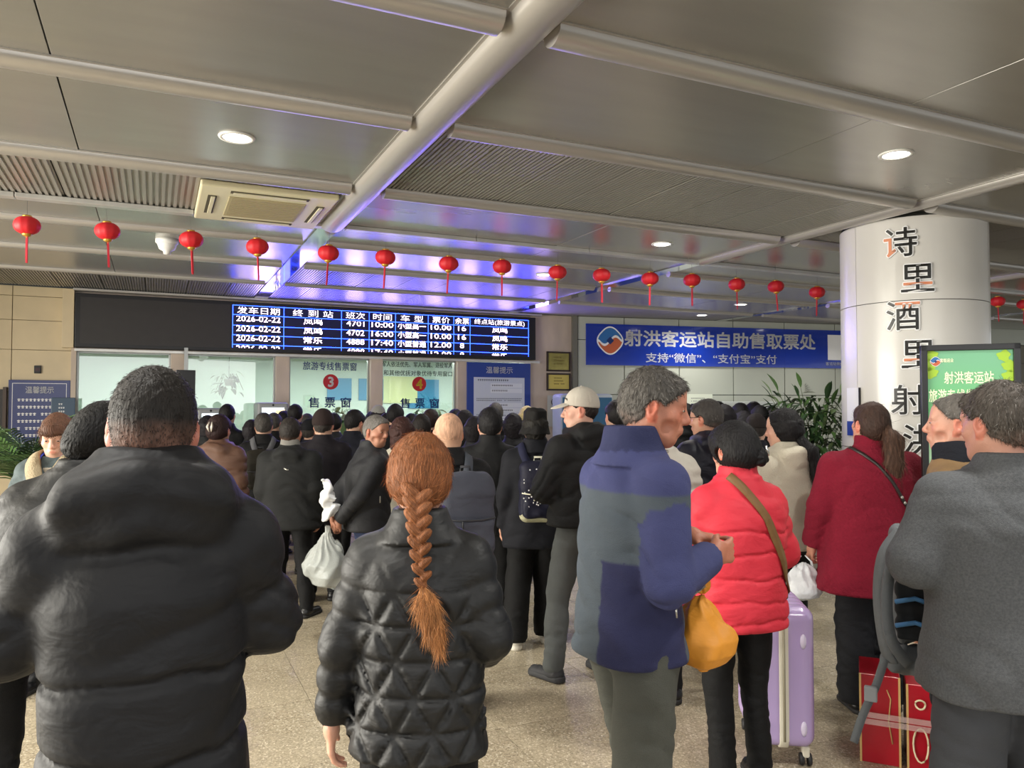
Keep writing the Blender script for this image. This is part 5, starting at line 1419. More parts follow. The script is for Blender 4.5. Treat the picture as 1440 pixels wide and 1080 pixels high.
# information sign and blue self-service machine under the certificates
e, w_, h_ = wall_thing('wall_sign', 770, 790, 556, 600, 0.0, 'small white no smoking notice on the stone wall left of the baseball cap', 'sign')
box('plate', 0, w_, 0, .01, 0, h_, mat('plate_grey', 'b9bab6', rough=.5), e)
bm = bmesh.new(); bmesh.ops.create_circle(bm, segments=24, radius=.07)
tube('red_ring', [(w_ * .5 + .062 * math.cos(t), -.002, h_ - .11 + .062 * math.sin(t)) for t in [i * PI / 10 for i in range(21)]], .007, mat('ring_dark', '3a3236', rough=.5), e, 6)
tube('slash', [(w_ * .5 - .045, -.002, h_ - .155), (w_ * .5 + .045, -.002, h_ - .065)], .006, mat('ring_dark', '3a3236'), e, 6); bm.free()
M_kblue = mat('kiosk_blue', '2f6288', rough=.35)
def kiosk(name, u, v, w, h, label, face_m, screen_m, rot=0.0, dep=.45):
    e = empty(name, uvz(u, v), WA + rot, label, 'kiosk')
    bm = bmesh.new(); bx(bm, -w / 2, w / 2, 0, dep, 0, h, .03); fin(bm, 'cabinet', face_m, e)
    box('screen', -w / 2 + .06, w / 2 - .06, -.006, 0.0, h - .62, h - .07, screen_m, e)
    box('ticket_slot', -w * .25, w * .25, -.012, 0, h - .78, h - .72, M_black, e); box('shelf', -w / 2 + .03, w / 2 - .03, -.1, 0, h - .86, h - .83, face_m, e, .005)
    lathe('camera', [(0, -.003), (.012, -.003), (.014, 0)], M_black, e, 12).matrix_local = Matrix.Translation((0, -.002, h - .035)) @ Matrix.Rotation(PI / 2, 4, 'X')
    return e
M_kgrey = mat('kiosk_grey', '8f9294', rough=.4); M_scrw = mat('screen_bright', 'e8fbff', emit=1.5); M_scry = mat('screen_yellow_button', 'ffe98a', emit=1.3)
for x0, x1, yt, lab in ((277, 316, 574, 'grey ticket kiosk with bright white screen, left of two before the windows'), (362, 406, 566, 'grey ticket kiosk with bright white screen, right of two before the windows')):
    u0, zt = W(x0, yt, .75); u1, _ = W(x1, yt, .75)
    k_ = kiosk('ticket_kiosk', (u0 + u1) / 2, .75, u1 - u0, zt, lab, M_kgrey, M_scrw)
    w_ = u1 - u0; box('screen_button', w_ * .08, w_ * .38, -.008, -.006, zt - .2, zt - .1, M_scry, k_)
# blue machine with poster beside the stone wall (mostly behind the cap)
k_ = empty('self_service_machine', uvz(W(822, 560, .75)[0], .75), WA - .12, 'blue self-service machine with rounded top behind the man in the cream cap', 'machine')
bm = bmesh.new(); bx(bm, -.42, .52, 0, .4, 0, 1.84, .06); fin(bm, 'cabinet', mat('machine_grey', 'a9b4ba', rough=.35), k_)
box('front_panel', -.38, .48, -.006, 0, .2, 1.78, M_kblue, k_); box('screen', -.30, -.02, -.01, -.006, 1.2, 1.5, mat('screen_pale', 'a8c8d8', emit=.6), k_)
text_on('lettering', '自助售票', TXT_WHITE, k_, -.16, -.012, 1.62, w=.24, h=.06, bold=.01)
# row of machines on the right wall
def rwp(u, off, z=0): return W1 + Vector((math.cos(RA), math.sin(RA), 0)) * u + Vector((math.sin(RA), -math.cos(RA), 0)) * off + Vector((0, 0, z))
for i, px in enumerate((1035, 1078)):
    u = RW(px, 560, .5)[0]
    k_ = empty('ticket_machine', rwp(u, .5), RA, 'glass topped self-service ticket machine against the panel wall, %s of two' % ('left' if i == 0 else 'right'), 'machine')
    bm = bmesh.new(); bx(bm, -.28, .28, 0, .4, 0, 1.45, .02); fin(bm, 'cabinet', mat('machine_grey', 'a9b4ba', rough=.35), k_)
    box('screen', -.22, .22, -.006, 0, 1.0, 1.38, mat('screen_teal', '2f5560', emit=.4), k_)
    box('header', -.29, .29, -.04, .3, 1.5, 1.72, mat('header_clear', 'b7bcb8', rough=.2), k_, .01)
    text_on('lettering', '自助售票机', mat('lettering_pale', 'd8ddd6', rough=.5), k_, 0, -.043, 1.61, w=.46, h=.1, bold=.02)
    box('header_post', -.27, -.25, 0, .02, 1.45, 1.5, M_frame, k_); box('header_post', .25, .27, 0, .02, 1.45, 1.5, M_frame, k_)
e = empty('wall_notice', rwp(RW(966, 570, .02)[0], .02, RW(966, 574, .02)[1]), RA, 'pale yellow-green paper notice on the panel wall under the banner', 'notice')
box('sheet', 0, .5, 0, .006, 0, .25, mat('paper_pale', 'd6dccb', rough=.6), e); lines(e, M_print, .08, .42, .05, .2, 3, -.0005, .4)
e = empty('wall_picture', rwp(RW(1132, 552, .02)[0], .02, RW(1132, 552, .02)[1]), RA, 'thin grey ink leaf motif on the panel wall below the banner', 'decal')
for i in range(5):
    a = .3 + i * .28; tube('leaf_stroke', [(0, 0, .03 * i), (.07 * math.cos(a), 0, .03 * i + .03), (.18 * math.cos(a), 0, .03 * i + .06 * math.sin(a))], [.003, .009, .002], mat('ink_grey', '66665c', rough=.8), e, 6, .3)

# left wall: notice, standing card and camera
e, w_, h_ = wall_thing('notice_board', 12, 99, 534, 655, -.02, 'purplish blue notice with white lettering on the stone wall behind the palm', 'notice')
box('board', 0, w_, 0, .03, 0, h_, mat('poster_violet_blue', '3a4274', rough=.25), e, .003)
for a, b, c, d in ((.04, w_ - .04, .04, .046), (.04, w_ - .04, h_ - .046, h_ - .04), (.04, .046, .04, h_ - .04), (w_ - .046, w_ - .04, .04, h_ - .04)):
    box('border_line', a, b, -.002, 0, c, d, TXT_WHITE, e)
text_on('lettering', '温馨提示', TXT_WHITE, e, w_ * .5, -.002, h_ - .125, w=w_ * .46, h=.09, bold=.012)
lines(e, TXT_WHITE, .1, w_ - .1, .15, h_ - .21, 8, -.001, .45, seed=4)
e, w_, h_ = wall_thing('wall_sign', 72, 106, 559, 600, .35, 'tilted slate blue card sign on a stand by the left stone wall', 'sign')
bm = bmesh.new(); bx(bm, 0, w_, 0, .02, 0, h_, .008); o = fin(bm, 'plate', mat('card_slate', '3d5166', rough=.4), e)
lines(e, TXT_WHITE, .08, .14, .12, h_ - .06, 4, -.001, .5); tube('post', [(w_ / 2, .04, 0), (w_ / 2, .04, -(e.location.z))], .015, M_frame, e)
e, w_, h_ = wall_thing('wall_socket', 48, 58, 514, 525, -.05, 'small black box mounted high on the beige stone wall', 'box')
box('housing', 0, w_, -.01, .03, 0, h_, M_black, e, .006); box('face', .015, w_ - .015, -.014, -.009, .03, h_ - .03, mat('dark_red_face', '3c1414', rough=.3), e)
# grey monitor seen from behind in window one / two
e, w_, h_ = wall_thing('monitor', 248, 275, 520, 580, .28, 'dark hanging monitor in front of the second window, behind the large man', 'monitor')
box('screen_case', 0, w_, 0, .05, 0, h_, M_black, e, .006); box('bracket', w_ * .4, w_ * .6, .02, .06, h_ - .02, h_ + .3, M_frame, e)
# door frame edge at the far left
e, w_, h_ = wall_thing('doorway', -60, 7, 547, 720, .0, 'dark brown door at the left picture edge', 'door')
box('leaf', 0, w_, 0, .05, -e.location.z + .02, h_, mat('door_dark', '2a2420', rough=.4), e, .003); box('jamb', w_ - .02, w_ + .02, -.02, .06, -e.location.z + .02, h_ + .03, mat('jamb_brown', '4a3a30', rough=.4), e, .003)
# stone ledge on the left below the palm
e = empty('stone_bench', uvz(W(-40, 640, .9)[0], .5), WA, 'low beige stone planter wall behind the woman with the lanyard', 'bench')
box('body', -1.2, 1.0, 0, .4, 0, .86, M_beige, e, .01); box('coping', -1.22, 1.02, -.02, .42, .86, .9, M_pink, e, .006)
# ================================================================== THINGS WORN OR CARRIED
from mathutils.bvhtree import BVHTree
def child_named(key, *names):
    for c in PEO[key][0].children:
        if any(c.name.startswith(n) for n in names): return c
JN = ('jacket', 'down_', 'padded_', 'hoodie', 'knit_', 'coat', 'puffer_', 'denim_')
_bv = {}
def bvh(key):
    if key not in _bv:
        me = child_named(key, *JN).data; co = np.zeros(len(me.vertices) * 3, np.float32); me.vertices.foreach_get('co', co)
        fi = np.zeros(len(me.loops), np.int32); me.loops.foreach_get('vertex_index', fi)
        _bv[key] = BVHTree.FromPolygons(co.reshape(-1, 3).tolist(), fi.reshape(-1, 4).tolist())
    return _bv[key]
def ribbon(name, P, Nn, w, t, m, parent, loc_=None):
    """flat band through points P with surface normals Nn"""
    bm = bmesh.new(); rows_ = []; n = len(P)
    for i in range(n):
        tg = (P[min(i + 1, n - 1)] - P[max(i - 1, 0)]).normalized(); nn = Nn[i]; sd = tg.cross(nn).normalized(); nn = sd.cross(tg).normalized()
        ww = w[i] if isinstance(w, list) else w
        rows_.append([bm.verts.new(P[i] + sd * ww / 2 + nn * t), bm.verts.new(P[i] - sd * ww / 2 + nn * t), bm.verts.new(P[i] - sd * ww / 2 - nn * t * .3), bm.verts.new(P[i] + sd * ww / 2 - nn * t * .3)])
    for a, b in zip(rows_, rows_[1:]):
        for k in range(4): bm.faces.new((a[k], a[(k + 1) % 4], b[(k + 1) % 4], b[k]))
    bm.faces.new(rows_[0]); bm.faces.new(rows_[-1])
    o = fin(bm, name, m, parent, True); return o
def spline(pts, n=24):
    pts = [Vector(p) for p in pts]; out = []
    Q = [pts[0]] + pts + [pts[-1]]
    for i in range(1, len(Q) - 2):
        for k in range(n // (len(pts) - 1) + 1):
            t = k / (n // (len(pts) - 1) + 1); a, b, c, d = Q[i - 1], Q[i], Q[i + 1], Q[i + 2]
            out.append(.5 * ((2 * b) + (c - a) * t + (2 * a - 5 * b + 4 * c - d) * t * t + (3 * b - 3 * c + d - a) * t ** 3))
    out.append(pts[-1]); return out
def draped(name, key, pts, w, t, m, parent, off=.004):
    """strap following the jacket surface; pts in the wearer's 1.70 m frame"""
    S = PEO[key][3] / 1.7; T = bvh(key); P = []; Nn = []
    for p in spline(pts):
        q, n, _, d = T.find_nearest(p * S); P.append(q + n * off); Nn.append(n)
    for _ in range(2):
        Nn = [(Nn[max(i - 1, 0)] + Nn[i] + Nn[min(i + 1, len(Nn) - 1)]).normalized() for i in range(len(Nn))]
        P = [(P[max(i - 1, 0)] + P[i] * 2 + P[min(i + 1, len(P) - 1)]) / 4 for i in range(len(P))]
    return ribbon(name, P, Nn, w, t, m, parent)
def worn(key, name, label, cat, group=None):
    r, x, Y, H, a = PEO[key]
    return empty(name, (x, Y, 0), a, label, cat, group), H / 1.7
def sdf_obj(e, name, m, parent, S=1.0, col=None):
    v, f = e.mesh(); return np_mesh(name, v * S, f, m, parent, col)

def backpack(key, label, m, acc, w=.15, h=.21, d=.075, cx=0, cz=1.17, cy=-.255, pocket=True, m_strap=None, base=None, dots=None, spread=.1):
    root, S = worn(key, 'backpack', label, 'backpack'); m_strap = m_strap or m
    e = Sdf((cx - w - .03, cy - d - .06, cz - h - .03), (cx + w + .03, cy + d + .03, cz + h + .05), .008)
    e.rbox((cx, cy, cz), (w, d, h), .06); e.ell((cx, cy - d * .3, cz + h * .35), (w * .9, d * .9, h * .68), .03)
    e.disp(lambda x, y, z: wob(x, y, z, 22, 5, .006) + .004 * seam(z, cz + h * .42, .008) + .0)
    v, f = e.mesh(); col = np.tile(npv('ffffff'), (len(v), 1)); o = np_mesh('pack_body', v * S, f, m, root)
    if pocket:
        e = Sdf((cx - w, cy - d - .09, cz - h - .02), (cx + w, cy, cz + .04), .008); e.rbox((cx, cy - d - .012, cz - h * .45), (w * .86, .04, h * .42), .035)
        e.disp(lambda x, y, z: wob(x, y, z, 30, 8, .005)); sdf_obj(e, 'front_pocket', m, root, S)
    if base:
        e = Sdf((cx - w - .03, cy - d - .08, cz - h - .03), (cx + w + .03, cy + d + .03, cz - h * .5), .008); e.rbox((cx, cy - .01, cz - h * .86), (w * 1.01, d + .022, h * .16), .05); sdf_obj(e, 'base_panel', base, root, S)
    yz = cy - d - .052 if pocket else cy - d * 1.15
    tube('zip', [Vector((cx - w * .9, yz + .03, cz - .005)) * S, Vector((cx - w * .4, yz, cz - .012)) * S, Vector((cx + w * .4, yz, cz - .012)) * S, Vector((cx + w * .9, yz + .03, cz - .005)) * S], .0045, acc, root, 6)
    tube('zip_pull', [Vector((cx - w * .3, yz - .005, cz - .015)) * S, Vector((cx - w * .3, yz - .008, cz - .055)) * S], .005, acc, root, 6)
    tube('grab_handle', [Vector((cx - .03, cy + .02, cz + h - .01)) * S, Vector((cx - .025, cy + .02, cz + h + .03)) * S, Vector((cx + .025, cy + .02, cz + h + .03)) * S, Vector((cx + .03, cy + .02, cz + h - .01)) * S], .008, acc, root, 8)
    for sg in (-1, 1):
        draped('shoulder_strap', key, [(cx * .5 + sg * .055, -.19, cz + h * .8), (sg * .10, -.12, 1.40), (sg * .115, -.03, 1.46), (sg * .12, .09, 1.36), (sg * .13, .14, 1.2)], .055 * S, .008, m_strap, root)
    if dots:
        rr = random.Random(4); bm = bmesh.new()
        for _ in range(46):
            px_, pz_ = rr.uniform(-.85, .85) * w + cx, rr.uniform(-.6, .85) * h + cz
            c = Vector((px_, cy - d - .07, pz_)) * S
            T = BVHTree.FromPolygons((v * S).tolist(), f.tolist()) if _ == 0 else T
            hit = T.ray_cast(c, Vector((0, 1, 0)))
            if hit[0] is None: continue
            y_ = hit[0].y - .001 - (.052 * S if pz_ < cz - .01 and pocket else 0)
            bmesh.ops.create_circle(bm, cap_ends=True, segments=6, radius=.0052, matrix=Matrix.Translation((c.x, y_, c.z)) @ Matrix.Rotation(PI / 2, 4, 'X'))
        o2 = fin(bm, 'star_print', dots, o); o2['kind'] = 'stuff'
    return root
M_accw = mat('trim_cream', 'c9c6b2', rough=.6)
backpack('navywoman', 'navy star-dotted backpack with cream base and zip on the navy coat wearer', cloth('pack_navy', '1b1d44', rough=.6), M_accw, w=.135, h=.205, d=.07, cx=-.0, cz=1.14, cy=-.245, m_strap=cloth('strap_navy', '2b2f5c'), base=cloth('pack_cream', 'b9b695'), dots=TXT_WHITE)
backpack('bald', 'large slate grey backpack on the back of the bald man', cloth('pack_slate', '4c4f5c', rough=.7), mat('zip_dark', '2a2b30'), w=.16, h=.24, d=.085, cx=.045, cz=1.13, cy=-.27, m_strap=cloth('strap_slate', '5a606a'))
backpack('c4', 'olive brown backpack with grey straps in the queue near the kiosks', cloth('pack_olive', '4a4436', rough=.8), mat('zip_dark', '2a2b30'), w=.14, h=.2, d=.06, cx=-.02, cz=1.14, cy=-.24, m_strap=cloth('strap_grey', '74757a'))

# baseball cap
def headspot(key, p):
    """point in head space -> local of person root"""
    return None
def hat_on(key, name, label, kind, m, hkw):
    r, x, Y, H, a = PEO[key]; S = H / 1.7; root = empty(name, (x, Y, 0), a, label, 'hat' if kind != 'cap' else 'cap')
    RH = rotm(*hkw['head']); PIV = f32([0, -.03, 1.49]); HC = f32([0, .005, 1.582]); hs = hkw.get('hs', 1.06); ho = f32(hkw.get('headoff', (0, 0, 0))); ln = hkw.get('lean', (0, 0))
    def hw(V):
        V = f32(V) * hs * f32([.97, .95, .98]) + HC; V = (V - PIV) @ RH.T + PIV + ho
        u = np.maximum(0, V[:, 2] - .95); V[:, 0] += ln[0] * u; V[:, 1] += ln[1] * u; return V * S
    h = .005
    e = Sdf((-.12, -.15, -.1), (.12, .2, .17), h)
    if kind in ('cap', 'flat', 'beanie'):
        t_ = .013
        e.ell((0, -.018, .035), (.079 + t_, .100 + t_, .098 + t_), 0, disp=lambda x_, y_, z_: .0018 * np.exp(-(np.sin(3 * np.arctan2(x_, y_)) / .12) ** 2) * (z_ > -.02))
        e.cut((0, 0, .022 if kind != 'beanie' else .0), (0, .12 if kind == 'cap' else 0, -1), .004)
        v, f = e.mesh(); np_mesh('crown', hw(v), f, m, root)
        if kind == 'cap':
            e = Sdf((-.1, .0, -.02), (.1, .2, .09), .004)
            e.ell((0, .10, .036), (.070, .085, .0105), 0, R=rotm(0, 14, 0)); e.disp(lambda x_, y_, z_: 0 * z_); e.cut((0, .055, 0), (0, -1, 0), .01)
            # bow the peak
            v, f = e.mesh(); v[:, 2] -= 2.2 * v[:, 0] ** 2 * 1.2; np_mesh('peak', hw(v), f, m, root)
            e = Sdf((-.01, -.03, .13), (.01, -.0, .16), .002); e.ell((0, -.018, .146), (.008, .008, .004), 0); v, f = e.mesh(); np_mesh('button', hw(v), f, m, root)
        if kind == 'flat':
            e = Sdf((-.1, .0, -.02), (.1, .2, .12), .005); e.ell((0, .07, .04), (.075, .07, .018), 0, R=rotm(0, 16, 0)); v, f = e.mesh(); np_mesh('peak', hw(v), f, m, root)
    elif kind == 'bucket':
        prof = [(-.055, 0, -.02, .118, .135), (-.01, 0, -.02, .102, .120), (.03, 0, -.02, .094, .112), (.11, 0, -.022, .085, .100), (.135, 0, -.022, .06, .075)]
        e.loft(prof, 0, 2.0, disp=lambda x_, y_, z_: wob(x_, y_, z_, 30, 3, .004)); e.ell((0, -.015, -.07), (.1, .118, .05), .004, 'sub')
        v, f = e.mesh(); np_mesh('crown', hw(v), f, m, root)
    return root
hat_on('capman', 'baseball_cap', 'cream baseball cap with curved peak pointing left', 'cap', K_cap, dict(head=(48, 2, 0), hs=1.0))
hat_on('navywoman', 'bucket_hat', 'dark brown bucket hat above the navy star-dotted backpack', 'bucket', cloth('hat_dark', '1d1a17'), dict(head=(0, 0, 0), hs=1.02))
hat_on('c10', 'flat_cap', 'dark flat cap on the man in dark blue jacket in the queue', 'flat', cloth('hat_charcoal', '2c2e36'), dict(head=(-14, 0, 0), hs=1.1))
hat_on('c11', 'knitted_hat', 'reddish brown knitted hat on the person in plum coat', 'beanie', cloth('hat_brown', '4f3a36', bump=.6), dict(head=(0, 0, 0), hs=1.1))
hat_on('c33', 'flat_cap', 'dark brown cap in front of the self-service machine queue', 'flat', cloth('hat_brown_dark', '352826'), dict(head=(0, 0, 0), hs=1.06))
hat_on('c16', 'knitted_hat', 'pale grey knitted hat at the foot of the pillar', 'beanie', cloth('hat_pale', 'b4b2aa', bump=.6), dict(head=(0, 0, 0), hs=1.06))

# red coat: tan strap with small bag; red knit: dark strap with rings
root, S = worn('redcoat', 'shoulder_bag', 'tan leather shoulder bag with long strap worn across the red coat', 'bag')
M_tan = cloth('leather_tan', '86643e', rough=.55, bump=.1)
draped('strap', 'redcoat', [(-.07, -.06, 1.46), (-.03, -.14, 1.40), (.06, -.17, 1.25), (.13, -.17, 1.1), (.19, -.12, .97), (.22, -.05, .92)], .036, .004, M_tan, root, off=.007)
e = Sdf((.15, -.16, .74), (.33, .1, .98), .007); e.rbox((.215, .02, .88), (.03, .06, .06), .02); e.disp(lambda x, y, z: wob(x, y, z, 40, 2, .004)); sdf_obj(e, 'bag_body', M_tan, root, S)
e = Sdf((.15, -.16, .78), (.34, .1, .98), .007); e.rbox((.222, .02, .905), (.032, .063, .036), .012); sdf_obj(e, 'flap', M_tan, root, S)
root, S = worn('redknit', 'shoulder_bag', 'dark chain shoulder bag on the crimson knit coat', 'bag')
draped('strap', 'redknit', [(-.12, -.03, 1.45), (-.04, -.13, 1.39), (.06, -.17, 1.26), (.14, -.16, 1.12), (.2, -.1, .98)], .016, .004, mat('strap_dark', '231a18', rough=.5), root)
T = bvh('redknit')
for i, z in enumerate((1.2, 1.17, 1.14, 1.11, 1.08, 1.05)):
    t = (1.26 - z) / .28; q, n, _, d = T.find_nearest(Vector((.075 + .13 * t * .9, -.17, z)) * S)
    bm = bmesh.new(); bmesh.ops.create_uvsphere(bm, u_segments=8, v_segments=6, radius=.008); bmesh.ops.scale(bm, vec=(1, .4, 1), verts=bm.verts); bmesh.ops.translate(bm, vec=q + n * .009, verts=bm.verts)
    fin(bm, 'ring', mat('ring_metal', 'b8b4ae', rough=.3, metal=.8), root, True)
e = Sdf((.14, -.1, .72), (.36, .24, .98), .009); e.rbox((.25, .06, .86), (.04, .1, .08), .03); sdf_obj(e, 'bag_body', mat('bag_dark', '1c1716', rough=.5), root, S)

# hair clip on the brown puffer woman, lanyard, phone, glasses
def head_pt(key, p, hd, hs=1.06):
    S = PEO[key][3] / 1.7; V = f32(p) * hs * f32([.97, .95, .98]) + f32([0, .005, 1.582]); PIV = f32([0, -.03, 1.49]); return Vector(((V - PIV) @ rotm(*hd).T + PIV) * S)
root, S = worn('c1', 'hair_clip', 'pale pearly claw clip in the hair of the brown puffer wearer', 'hair clip')
c = head_pt('c1', (0, -.17, .03), (0, 0, 0), 1.15)
for sg in (-1, 1): tube('jaw', [c + Vector((sg * .012, .02, .04)), c + Vector((sg * .02, -.005, .0)), c + Vector((sg * .01, .01, -.04))], [.006, .01, .005], mat('pearl', 'e4dccf', rough=.2), root, 8)
root, S = worn('redcoat', 'hair_clip', 'small silver clip at the bun of the woman in bright red', 'hair clip')
c = head_pt('redcoat', (.052, -.165, .0), (16, 3, 0)); tube('bar', [c + Vector((-.01, 0, .02)), c, c + Vector((.004, .0, -.022))], [.004, .006, .003], mat('silver', 'c9c9c9', metal=.9, rough=.2), root, 8)
root, S = worn('glasses', 'spectacles', 'thin dark spectacles on the man in navy hooded jacket', 'glasses')
M_spec = mat('spectacle_frame', '2a2624', rough=.3, metal=.5)
for sg in (-1, 1):
    tube('rim', [head_pt('glasses', (sg * .031 + .021 * math.cos(t), .103, .004 + .016 * math.sin(t)), (26, 2, 0), 1.1) for t in [i * PI / 8 for i in range(17)]], .0016, M_spec, root, 5)
    tube('temple_arm', [head_pt('glasses', p, (26, 2, 0), 1.1) for p in ((sg * .052, .1, .008), (sg * .08, .07, .01), (sg * .088, -.01, .012))], .002, M_spec, root, 5)
root, S = worn('lanyard', 'lanyard', 'bright blue lanyard with clear badge round the neck of the woman facing us', 'lanyard')
M_lany = mat('lanyard_blue', '2a46c8', rough=.5)
for sg in (-1, 1): draped('ribbon', 'lanyard', [(sg * .062, .0, 1.47), (sg * .055, .10, 1.40), (sg * .028, .14, 1.3), (sg * .008, .15, 1.20)], .016, .003, M_lany, root, off=.012)
box('badge', -.04, .04, .175, .18, 1.03, 1.12, mat('badge_white', 'cfd6e6', rough=.2), root, .003)
for sg in (-1, 1):
    o = draped('collar_flap', 'lanyard', [(sg * .03, -.09, 1.47), (sg * .095, -.02, 1.455), (sg * .085, .09, 1.39), (sg * .05, .14, 1.30)], [.05] * 8 + [.075] * 8 + [.085] * 14, .014, cloth('fleece_beige', 'b9a888', bump=.8, bscale=120), PEO['lanyard'][0], off=.014)
e = Sdf((-.08, -.06, 1.36), (.08, .11, 1.52), .006); e.loft([(1.37, 0, .01, .06, .07), (1.47, 0, .0, .055, .058), (1.50, 0, .0, .052, .055)], 0); sdf_obj(e, 'sweater_collar', cloth('sweater_cream', 'c8bfae'), PEO['lanyard'][0], S)
e2 = Sdf((-.06, .09, 1.05), (.06, .2, 1.42), .007); e2.loft([(1.05, 0, .125, .035, .03), (1.38, 0, .085, .045, .04)], 0); sdf_obj(e2, 'sweater_front', cloth('sweater_cream', 'c8bfae'), PEO['lanyard'][0], S)
root, S = worn('lanyard', 'mobile_phone', 'white phone held in both hands by the woman with the lanyard', 'phone')
bm = bmesh.new(); bx(bm, -.04, .04, -.08, .08, -.005, .005, .004, Matrix.Translation(Vector((0, .33, 1.13)) * S) @ Matrix.Rotation(.5, 4, 'X')); fin(bm, 'body', mat('phone_white', 'd6dcec', rough=.2), root)
box('camera_bump', -.03, -.005, .33 * S + .03, .33 * S + .055, 1.13 * S + .0, 1.13 * S + .012, M_black, root)
root, S = worn('hoodman', 'mobile_phone', 'dark phone held in front of the large man', 'phone')
bm = bmesh.new(); bx(bm, -.038, .038, -.005, .005, -.078, .078, .004, Matrix.Translation(Vector((.1, .30, 1.2)) * S)); fin(bm, 'body', M_black, root); box('screen', .065 * S, .135 * S, .2925 * S, .294 * S, 1.135 * S, 1.265 * S, mat('phone_screen', '3a4a66', emit=.4), root)

# zips and small trims on the jackets
zp, S = PEO['bluejacket'][0], PEO['bluejacket'][3] / 1.7
T = bvh('bluejacket'); M_zip = mat('zip_metal', 'b9b6ae', metal=.8, rough=.3)
P = []; Nn = []
for t in [i / 6 for i in range(7)]:
    q, n, _, d = T.find_nearest(Vector((.22, .03 + .12 * t, .985 + .03 * t)) * S); P.append(q + n * .002); Nn.append(n)
o = ribbon('pocket_zip', P, Nn, .008, .003, M_zip, zp)
tube('zip_pull', [P[0] + Nn[0] * .006, P[0] + Nn[0] * .008 + Vector((0, 0, -.03))], .003, M_zip, o, 6)
q, n, _, d = T.find_nearest(Vector((.09, .16, 1.47)) * S); bm = bmesh.new(); bmesh.ops.create_uvsphere(bm, u_segments=10, v_segments=6, radius=.006); bmesh.ops.translate(bm, vec=q + n * .002, verts=bm.verts); fin(bm, 'snap_button', M_zip, zp, True)
zp, S = PEO['lookback'][0], PEO['lookback'][3] / 1.7; T = bvh('lookback'); P = []; Nn = []
for t in (0, .5, 1):
    q, n, _, d = T.find_nearest(Vector((.22, .03, 1.10 - .05 * t)) * S); P.append(q + n * .002); Nn.append(n)
ribbon('pocket_zip', P, Nn, .008, .003, M_zip, zp)
zp, S = PEO['softshell'][0], PEO['softshell'][3] / 1.7; T = bvh('softshell'); P = []; Nn = []
for t in (0, .5, 1):
    q, n, _, d = T.find_nearest(Vector((-.02 + .05 * t, -.3, 1.285)) * S); P.append(q + n * .002); Nn.append(n)
ribbon('reflective_tab', P, Nn, .008, .002, M_zip, zp)
e = Sdf((-.09, -.11, 1.44), (.09, .09, 1.56), .008); e.loft([(1.46, 0, -.018, .088, .086), (1.53, 0, -.015, .076, .078)], 0); sdf_obj(e, 'inner_collar', cloth('collar_pale', '8e8b84'), zp, S)
e = Sdf((-.12, -.14, 1.42), (.12, .12, 1.56), .008); e.loft([(1.43, 0, -.018, .108, .104), (1.515, 0, -.015, .092, .094)], 0, disp=lambda x, y, z: wob(x, y, z, 30, 2, .005)); e.ell((0, -.01, 1.56), (.07, .075, .07), .005, 'sub')
sdf_obj(e, 'collar', cloth('collar_navy', '1d2233'), PEO['tanman'][0], PEO['tanman'][3] / 1.7)

# ------------------------------------------------------------------ bags
def teardrop(name, label, cat, top, bottom, rmax, m, knot=None, seed=1, squash=.75, rot=0, lob=0.0, h=.006, pleats=9, handles=None, group=None):
    """bag hanging from the point top down to bottom (both world)"""
    H_ = top.z - bottom.z; root = empty(name, (bottom.x, bottom.y, bottom.z), rot, label, cat, group)
    e = Sdf((-rmax - .03, -rmax - .03, -.01), (rmax + .03, rmax + .03, H_ + .06), h)
    pr = [(0.0, .35), (.06, .72), (.2, .97), (.38, 1.0), (.6, .72), (.8, .36), (.93, .15), (1.0, .12)]
    e.loft([(z * H_, 0, 0, max(r * rmax, .012), max(r * rmax * squash, .012)) for z, r in pr], 0, 2.1,
           disp=lambda x, y, z: (.07 * rmax * np.clip(z / H_ * 1.6 - .2, 0.1, 1)) * np.abs(np.sin(np.arctan2(y, x) * pleats * .5 + 2 * np.sin(z * 18 + seed))) + wob(x, y, z, 22, seed, .012 * (rmax / .12)) + folds(x, y, z, 30, seed, .012, (1, .4, .6)))
    sdf_obj(e, 'bag_body', m, root)
    if knot:
        e = Sdf((-.07, -.07, H_ - .04), (.07, .07, H_ + .09), h * .8)
        e.ell((0, 0, H_ + .012), (knot, knot * .8, knot * 1.1), .01, disp=lambda x, y, z: .004 * np.sin(np.arctan2(y, x) * 5 + z * 120))
        e.ell((knot * .2, 0, H_ + knot * 1.1), (knot * .85, knot * .7, knot * .7), .008, disp=lambda x, y, z: .003 * np.sin(x * 260 + z * 90)); sdf_obj(e, 'knot', m, root)
    if handles:
        for sg in (-1, 1): tube('handle', [(sg * .05, 0, H_ * .72), (sg * .045, 0, H_ * .9), (sg * .012, 0, H_ + .01)], [.022, .014, .01], m, root, 8, .35)
    return root
M_orange = cloth('bag_orange_cloth', 'f0a038', rough=.55, bump=.15, bscale=40, noise=.08)
hnd = loc('bluejacket', (.12, .27, 1.08))
pt = at_y(985, 828, hnd.y + .02); pb = at_y(996, 936, hnd.y + .02)
teardrop('drawstring_bag', 'orange cloth bag tied in a knot, hanging in front of the elderly man', 'bag', pt, Vector((pt.x + .005, pt.y, pb.z)), .112, M_orange, knot=.024, seed=3, squash=.85, h=.0045, pleats=7)
sbag = PEO['bluejacket']
e0 = empty('cord', (pt.x, pt.y, 0), 0, 'thin cord holding the orange knotted bag to the wrist', 'cord'); tube('strand', [(0, 0, pt.z + .04), (-.02, -.01, (pt.z + hnd.z) / 2 + .05), tuple(Vector((hnd.x - pt.x, hnd.y - pt.y, hnd.z + .05)))], .004, mat('cord_dark', '4a3420', rough=.8), e0, 6)
